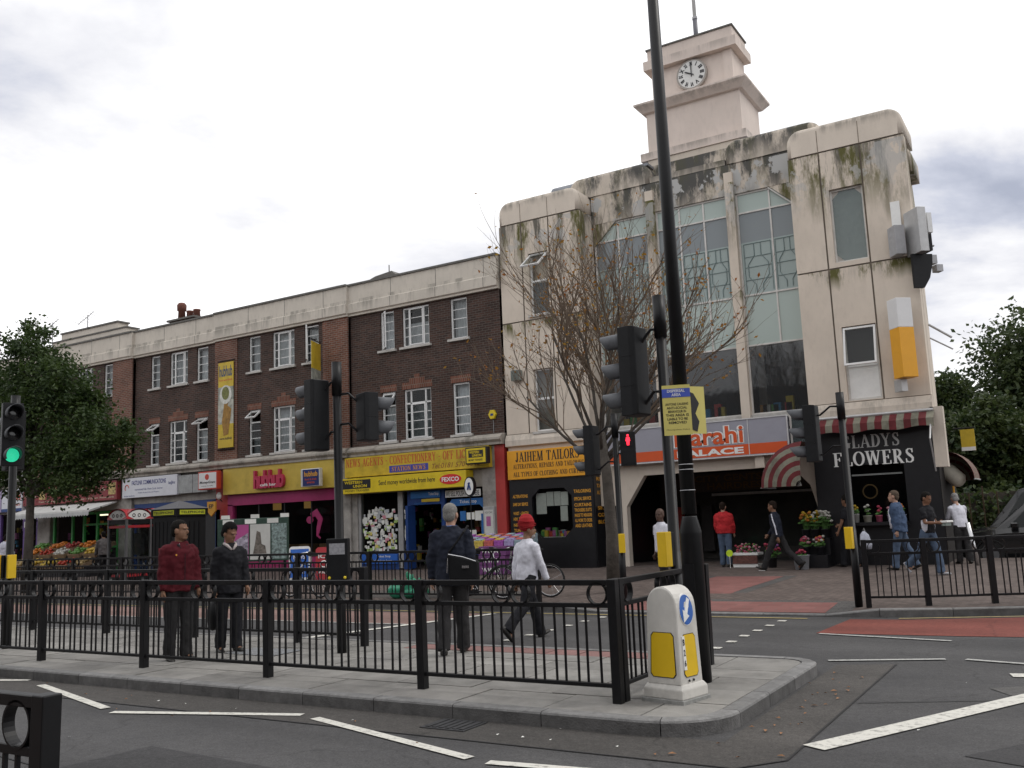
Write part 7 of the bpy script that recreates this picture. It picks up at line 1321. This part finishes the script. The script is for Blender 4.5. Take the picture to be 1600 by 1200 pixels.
wbg = thing('carrier_bag', 'white carrier bag hanging beside the right signal pole', 'bag', (-4.6, 23.5, .75)); b = M(); b.loft([ering((-4.6, 23.5, .68), .12, .06), ering((-4.6, 23.5, .8), .14, .08), ering((-4.62, 23.5, 1.02), .10, .05), ering((-4.63, 23.5, 1.1), .03, .02)]); b.out('bag', mat('polythene', (.5, .52, .6), .4, .2, 9), wbg, True); M().tube([(-4.6, 23.5, 1.1), (-4.62, 23.5, 1.18), (-4.64, 23.5, 1.1)], .006, 5).out('handle', print_white, wbg)
t, T, A, H, hy, LJ = person('man in an open denim jacket and jeans walking left by the flower shop', -3.72, 22.9, zp(22.9), 182, 1.80, dict(lt=12, lk=4, rt=-14, rk=10, la=-4, le=8, ra=-20, re=16, lean=4), pale, (.16, .12, .09), denj, jean, skinname='pale', detail=False, top_bulk=.045, long_top=.06)
b = M(); b.loft([ering(T((0, .05, q)), w2, d2_) for q, w2, d2_ in ((.92, .11, .15), (1.1, .10, .145), (1.3, .09, .14), (1.44, .05, .07))]); b.out('white_shirt', whitec, t, True)
wr = A[1][2]
t, T, A, H, hy, LJ = person('young man in a black and white tee shirt holding papers while walking', -2.93, 21.4, zp(21.4), 338, 1.74, dict(lt=16, lk=10, rt=-20, rk=30, la=12, le=72, ra=12, re=76, nod=-22, lean=2), (.2, .1, .06), top=blackc, legs=jean, skinname='brown2', detail=False, short=True, shoe=(.3, .3, .32))
for s in (-1, 1): M().ell(T((s*.15, .02, 1.1)), (.055, .07, .19), 10, 8).out('white_side_panel', whitec, t, True)
hp_ = (A[1][2]+A[-1][2])/2; pk = thing('held_papers', 'white folded papers and packet in the walking young man’s hands', 'papers', (-2.93, 21.4, zp(21.4)), R(338-90), local=True, scale=1.74/1.76); M().box(hp_.x-.14, hp_.x+.12, hp_.y+.05, hp_.y+.2, hp_.z+.01, hp_.z+.05).out('papers', print_white, pk, bevel=.008); M().box(hp_.x-.1, hp_.x+.1, hp_.y+.06, hp_.y+.17, hp_.z-.06, hp_.z+.005).out('packet', mat('packet_grey', (.2, .24, .22), .4, .5, 20), pk, bevel=.008)
person('bending man in a pale shirt beyond the steel bollard', -2.62, 24.6, .25, 120, 1.66, dict(lt=6, rt=-6, la=25, le=30, ra=25, re=30, lean=16, nod=-10), pale, (.45, .44, .43), whitec, charcoal, skinname='pale', detail=False)
# left side shoppers
person('shopper in a pale grey hooded top seen from behind at the far left', -35.0, 20.3, zp(20.3), 110, 1.76, dict(la=6, ra=6), brown, top=hoodie, legs=blackc, skinname='brown', detail=False, top_bulk=.05, build=1.1)
person('auburn haired woman in black beside the grey hooded shopper', -36.6, 20.6, zp(20.6), 200, 1.66, dict(), pale, (.13, .05, .025), blackc, blackc, skinname='pale', detail=False, hairstyle='afro')
t = person('shopper in a grey top with a red sash bending at the fruit stand', -29.9, 20.9, zp(20.9), 160, 1.7, dict(lean=14, la=20, ra=20), brown, top=greyc, legs=blackc, skinname='brown', detail=False, top_bulk=.05)[0]
person('fair haired person in a blue top beyond the telephone boxes', -28.9, 22.4, .22, 100, 1.68, dict(), pale, (.35, .3, .2), cloth_mat('sky_blue', (.22, .3, .42)), jean, skinname='pale', detail=False)
# ------------------------------------------------------------------ trees
def leaf_mat(name, c1, c2, tr=.35):
    m = bpy.data.materials.new(name); m.use_nodes = True; t = m.node_tree; K = t.links; t.nodes.clear(); o = nd(t, 'ShaderNodeOutputMaterial'); d = nd(t, 'ShaderNodeBsdfPrincipled'); d.inputs['Roughness'].default_value = .5; d.inputs['Specular IOR Level'].default_value = .35; tl = nd(t, 'ShaderNodeBsdfTranslucent'); mi = nd(t, 'ShaderNodeMixShader'); mi.inputs[0].default_value = tr
    g = nd(t, 'ShaderNodeNewGeometry'); q = nd(t, 'ShaderNodeTexNoise'); q.inputs['Scale'].default_value = 2.3; q.inputs['Detail'].default_value = 5; K.new(g.outputs['Position'], q.inputs['Vector']); r = nd(t, 'ShaderNodeMapRange'); K.new(q.outputs['Fac'], r.inputs[0]); r.inputs[1].default_value = .35; r.inputs[2].default_value = .65
    mc = nd(t, 'ShaderNodeMix', data_type='RGBA'); K.new(r.outputs[0], mc.inputs[0]); mc.inputs[6].default_value = (*c1, 1); mc.inputs[7].default_value = (*c2, 1); K.new(mc.outputs[2], d.inputs['Base Color']); K.new(mc.outputs[2], tl.inputs[0]); K.new(d.outputs[0], mi.inputs[1]); K.new(tl.outputs[0], mi.inputs[2]); K.new(mi.outputs[0], o.inputs[0]); MATS[name] = m; return m
bark = mat('bark', (.075, .065, .055), .9, .35, 6, bump=.8, bscale=25); bark2 = mat('twig_bark', (.135, .10, .072), .9, .3, 9)
def add_leaf(b, p, s, rg):
    u = Vector((rg.gauss(0, 1), rg.gauss(0, 1), rg.gauss(0, .7))).normalized(); v = u.orthogonal().normalized(); v.rotate(Quaternion(u, rg.uniform(0, 6.3))); n = u.cross(v)
    i = len(b.v); b.v += [tuple(p-u*s), tuple(p+v*s*.55+n*s*.15), tuple(p+u*s), tuple(p-v*s*.55+n*s*.15)]; b.f.append((i, i+1, i+2, i+3))
def leafy_tree(label, x, y, z, th, trunk_r, blobs, nleaf, ls, lm, seed, group='street and park trees', name='leafy_tree'):
    rg = random.Random(seed); t = thing(name, label, 'tree', (x, y, z), local=True, group=group)
    tr = M(); tr.tube([(0, 0, -.05), (.03, .02, th*.5), (.0, .05, th)], [trunk_r*1.25, trunk_r, trunk_r*.85], 10); lim = []
    for c, r in blobs:
        c = Vector(c); m_ = Vector((0, .05, th)).lerp(c, .5)+Vector((rg.uniform(-.2, .2), rg.uniform(-.2, .2), .15)); tr.tube([(0, .05, th-.1), m_, c], [trunk_r*.55, trunk_r*.3, trunk_r*.1], 6)
        for k in range(5): q = c+Vector((rg.gauss(0, 1), rg.gauss(0, 1), rg.gauss(0, .8))).normalized()*r*.85; tr.tube([c.lerp(m_, .3), c.lerp(q, .5)+Vector((0, 0, .05)), q], [trunk_r*.13, trunk_r*.08, trunk_r*.04], 5)
    tr.out('trunk', bark, t, True); b = M(); tot = sum(r*r for _, r in blobs)
    for c, r in blobs:
        c = Vector(c); nc = max(6, int(26*r*r)); nl = int(nleaf*r*r/tot/nc)
        for k in range(nc):
            d = Vector((rg.gauss(0, 1), rg.gauss(0, 1), rg.gauss(0, .85))).normalized(); q = c+d*r*(rg.random()**.45)*rg.uniform(.8, 1.12); cr_ = r*rg.uniform(.16, .34)
            for j in range(nl): add_leaf(b, q+Vector((rg.gauss(0, cr_), rg.gauss(0, cr_), rg.gauss(0, cr_*.7))), ls*rg.uniform(.6, 1.3), rg)
    tag(b.out('crown', lm, t), kind='stuff'); return t
lf1 = leaf_mat('maple_leaf', (.022, .045, .012), (.055, .088, .02)); lf2 = leaf_mat('park_leaf', (.02, .04, .014), (.075, .10, .03))
leafy_tree('dense green street tree at the left in front of the shops', -27.5, 16.6, zp(16.6), 3.0, .13, [((.2, 0, 5.6), 1.5), ((-1.2, .2, 5.0), 1.3), ((-.1, -.3, 7.3), .85), ((.5, .1, 6.7), .9), ((-.3, .1, 8.0), .5), ((2.0, .1, 4.6), 1.15), ((1.7, -.3, 6.1), .95), ((-2.1, .4, 6.1), 1.2), ((3.3, .2, 4.6), .85), ((3.9, .1, 3.9), .75), ((2.9, -.2, 3.6), 1.0), ((1.2, 0, 3.5), 1.1), ((-.8, 0, 3.8), 1.0), ((-2.6, .2, 4.6), 1.1), ((4.4, 0, 4.5), .45), ((2.5, .1, 5.6), .6)], 42000, .066, lf1, 5)
# park trees and hedge beyond the car park
PT = [(-1.6, 46, 9.7, 'tall broad park tree at the right edge of the view', 5.4), (-5.4, 50, 8.0, 'rounded park tree just right of the cream building', 3.6), (4.5, 50, 10.2, 'large park tree further right beyond the parked cars', 4.5), (-2.6, 40, 5.6, 'lower bushy park tree above the parked cars', 2.6)]
for k, (x, y, hgt, lb, r) in enumerate(PT):
    rg = random.Random(40+k); bl_s = []
    for j in range(13): a = rg.uniform(0, 6.3); zz_ = hgt*rg.uniform(.26, .84); q = r*rg.uniform(.1, .72)*(1.15-abs(zz_/hgt-.5)); bl_s.append(((q*math.cos(a), q*math.sin(a), zz_), r*rg.uniform(.30, .46)))
    bl_s.append(((0, 0, hgt*.86), r*.33))
    leafy_tree(lb, x, y, 0, hgt*.3, .28, bl_s, 40000, .12, lf2, 60+k, name='park_tree')
hg = M(); rg = random.Random(8)
for k in range(16000):
    add_leaf(hg, Vector((rg.uniform(-9, 9), 36+rg.gauss(0, .5), max(.1, min(2.6, rg.uniform(0, 1.9)+rg.gauss(0, .2))))), .11, rg)
hdt = thing('hedge', 'long dark hedge behind the parked cars', 'hedge', (0, 36, 0), local=True); hdt.location = (0, 0, 0); tag(hg.out('foliage', lf2, hdt), kind='stuff'); M().box(-9, 9, 35.9, 36.1, 0, 2.0).out('stems', bark, hdt)
# bare autumn tree
rg = random.Random(21); tw = M(); big = M(); leaves = M(); tips = []
def grow(p, d, ln, r, lvl):
    n = 4; pts = [p]; q = p.copy(); dd = d.copy()
    for k in range(n): dd = (dd+Vector((rg.gauss(0, .12), rg.gauss(0, .12), rg.uniform(.0, .09)+rg.gauss(0, .05)))).normalized(); q = q+dd*ln/n; pts.append(q.copy())
    (big if lvl < 2 else tw).tube(pts, [r*(1-.6*i/n) for i in range(n+1)], 7 if lvl < 2 else 4, cap=lvl < 2)
    if lvl >= 4:
        for k in range(2):
            if rg.random() < .42: c = pts[rg.randint(2, n)]+Vector((rg.gauss(0, .03), rg.gauss(0, .03), rg.gauss(0, .03))); add_leaf(leaves, c, rg.uniform(.03, .058), rg)
        return
    nb_ = (6, 6, 5, 4)[lvl]
    for k in range(nb_):
        f = .30+.7*(k+rg.random()*.6)/nb_; i = min(n-1, int(f*n)); c = pts[i].lerp(pts[i+1], min(1, f*n-i)); ax = dd.orthogonal().normalized(); ax.rotate(Quaternion(dd, rg.uniform(0, 6.3)+k*2.4)); sp = rg.uniform(.32, .62); nd_ = (dd*math.cos(sp)+ax*math.sin(sp)); nd_.z += .16; grow(c, nd_.normalized(), ln*rg.uniform(.52, .74), r*rg.uniform(.42, .55), lvl+1)
bt = thing('bare_autumn_tree', 'nearly bare upright street tree with a few orange leaves', 'tree', (-8.45, 17.6, zp(17.6)), local=True, group='street and park trees')
big.tube([(0, 0, -.05), (.02, 0, 1.2), (-.03, .02, 2.4), (-.12, .02, 3.3)], [.16, .125, .11, .095], 12); top_ = Vector((-.12, .02, 3.2))
for k, (lat, dep, z0_, ln) in enumerate(((0, .05, 0, 3.5), (-.16, .2, -.1, 3.4), (.18, -.15, -.05, 3.3), (-.36, -.25, -.25, 3.2), (.38, .3, -.2, 3.1), (-.62, .1, -.45, 3.0), (.62, -.1, -.4, 2.9), (-.95, -.2, -.7, 2.7), (.98, .15, -.6, 2.8), (.1, .7, -.3, 2.8), (-.05, -.7, -.35, 2.7), (1.25, -.2, -.5, 3.0), (.8, .1, -.15, 3.1))):
    grow(top_+Vector((0, 0, z0_)), Vector((.85*lat-.52*dep, .52*lat+.85*dep, 1)).normalized(), ln*.84, .042, 1)
big.out('trunk', bark, bt, True); tag(tw.out('twigs', bark2, bt), kind='stuff'); tag(leaves.out('crown', leaf_mat('autumn_leaf', (.30, .10, .02), (.34, .21, .03), .4), bt), kind='stuff')
# ------------------------------------------------------------------ parked cars (only their fronts are in view)
def car(label, x, y, z, rot, L_=4.5, Wd=1.78, H_=1.62, col=(.012, .013, .016), roofc=None, group='parked cars'):
    """front points to local -X"""
    t = thing('parked_car', label, 'car', (x, y, z), rot, local=True, group=group); pm = mat('paint_%d_%d' % (int(col[0]*1000), int(col[2]*1000)), col, .22, .05, 4, coat=.7, spec=.5)
    h = Wd/2; sec = [(-.0, .42, .62, .78), (.06, .3, .72, .9), (.35, .22, .86, .98), (.95, .2, .95, 1.0), (1.25, .2, .98, 1.0), (2.6, .2, 1.0, 1.0), (3.8, .2, 1.0, 1.0), (4.3, .25, .98, .95), (4.48, .4, .85, .85)]
    rings = []
    for px_, zb, zt, ws in sec: px_ *= L_/4.5; w2 = h*ws; rings.append([(px_, -w2*.92, zb), (px_, -w2, zb+.15), (px_, -w2, zt-.12), (px_, -w2*.94, zt), (px_, w2*.94, zt), (px_, w2, zt-.12), (px_, w2, zb+.15), (px_, w2*.92, zb)])
    M().loft(rings).out('body', pm, t, bevel=.0)
    ca = [(.98, .93), (1.75, H_-.12), (2.1, H_-.02), (3.3, H_), (4.05, H_-.06), (4.4, .98)]; b = M(); rings = [[(q*L_/4.5, -h*(.90 if zz_ < 1.1 else .76), zz_) for q, zz_ in ca], [(q*L_/4.5, h*(.90 if zz_ < 1.1 else .76), zz_) for q, zz_ in ca]]; b.loft([rings[0], [(p[0], 0, p[2]+.02) for p in rings[0]], rings[1]], cap=True); b.out('cabin', pm, t)
    if roofc: M().loft([[(q*L_/4.5, s_*h*.74, zz_+.012+.02*(1-abs(s_))) for q, zz_ in ca[1:5]] for s_ in (-1, 0, 1)], cap=False, closed=False).out('roof_panel', mat('car_roof_%d' % int(roofc[0]*1000), roofc, .35, .05, coat=.3), t)
    cg = glass('car_glass', (.008, .012, .012), .35, .03, 1.35)
    def gpoly(pts, nme): M().poly(pts).out(nme, cg, t)
    k = L_/4.5
    for s in (-1, 1):
        def sd(q, zz_): return (q*k, s*(h*(.90-.14*(zz_-.93)/(H_-.93))+.012), zz_)
        gpoly([sd(1.3, 1.0), sd(1.86, H_-.16), sd(2.45, H_-.12), sd(2.45, 1.0)], 'side_window'); gpoly([sd(2.55, 1.0), sd(2.55, H_-.12), sd(3.45, H_-.12), sd(3.5, 1.0)], 'side_window'); gpoly([sd(3.6, 1.02), sd(3.55, H_-.14), sd(3.95, H_-.16), sd(4.2, 1.02)], 'side_window')
        M().box(1.38*k, 1.55*k, s*h*1.0-.06+s*.08, s*h*1.0+.06+s*.08, 1.0, 1.12).out('wing_mirror', pm, t, bevel=.02)
        for wx in (.85, 3.65):
            b = M(); b.tube([(wx*k, s*(h-.2), .32), (wx*k, s*(h+.01), .32)], .32, 24); wh = b.out('wheel', tyre, t); b = M(); b.tube([(wx*k, s*(h-.02), .32), (wx*k, s*(h+.018), .32)], .2, 16); b.out('rim', mat('alloy', (.22, .22, .23), .35, .1, 5, metal=.7), wh); b = M(); b.torus((wx*k, s*(h+.0), .34), .36, .022, 'y', 18, 5, (-.1, 3.24)); b.out('wheel_arch', tyre, t)
        M().ell((.16*k, s*h*.68, .68), (.13, .2, .08), 12, 8).out('headlight', glass('lamp_glass', (.4, .42, .42), .2, .05), t, True); M().box(2.5*k-.005, 2.5*k+.005, s*h+s*.002-.004, s*h+s*.002+.004, .35, .95).out('door_seam', tyre, t); M().box(2.2*k, 2.38*k, s*h-.012, s*h+.022, .84, .87).out('handle', chrome, t)
    gpoly([(1.04*k, -h*.8, .99), (1.04*k, h*.8, .99), (1.72*k, h*.7, H_-.14), (1.72*k, -h*.7, H_-.14)] if False else [(1.03*k-.012, -h*.82, 1.0), (1.03*k-.012, h*.82, 1.0), (1.70*k-.02, h*.72, H_-.15), (1.70*k-.02, -h*.72, H_-.15)], 'windscreen')
    M().box(-.03, .05, -.4, .4, .42, .58).out('grille', tyre, t); M().box(-.045, -.03, -.26, .26, .36, .47).out('number_plate', print_white, t); return t
car('black saloon car parked nearest, nose towards the flower shop', -3.15, 27.95, 0, R(2), 4.5, 1.78, 1.72, (.006, .006, .007))
car('dark people carrier with pale roof parked behind the black car', -3.5, 30.3, 0, R(2), 4.7, 1.86, 2.06, (.009, .009, .011), (.22, .22, .23))
for k in range(3): p_ = thing('fence_post', 'thin brown hedge post, %s from the building' % ('first', 'second', 'third', 'fourth')[k], 'post', (-3.4+k*.42, 34.9, 0), group='hedge posts'); M().tube([(-3.4+k*.42, 34.9, 0), (-3.38+k*.42, 34.9, 2.0+.2*(k % 2))], .025, 6).out('post', mat('rust_post', (.05, .03, .015), .8), p_)
# near side of the street, behind the camera: it shades and reflects like the real street
nb_ = thing('opposite_terrace', 'brick terrace on the near side of the street', 'building', (-12, -16, 0)); M().box(-180, 40, -26, -16, 0, 10.5).out('wall', brick_d, nb_)
for k in range(20):
    for zf in (1.0, 4.6, 7.6): M().box(-58+k*5, -55+k*5, -16.02, -15.98, zf, zf+1.9).out('window', pane_dk, nb_)
M().box(-400, 400, 120, 121, 0, 7).out('distant_roofs', brick_d, None); tag(bpy.data.objects['distant_roofs'], kind='structure')

bpy.data.scenes.remove(TMP)
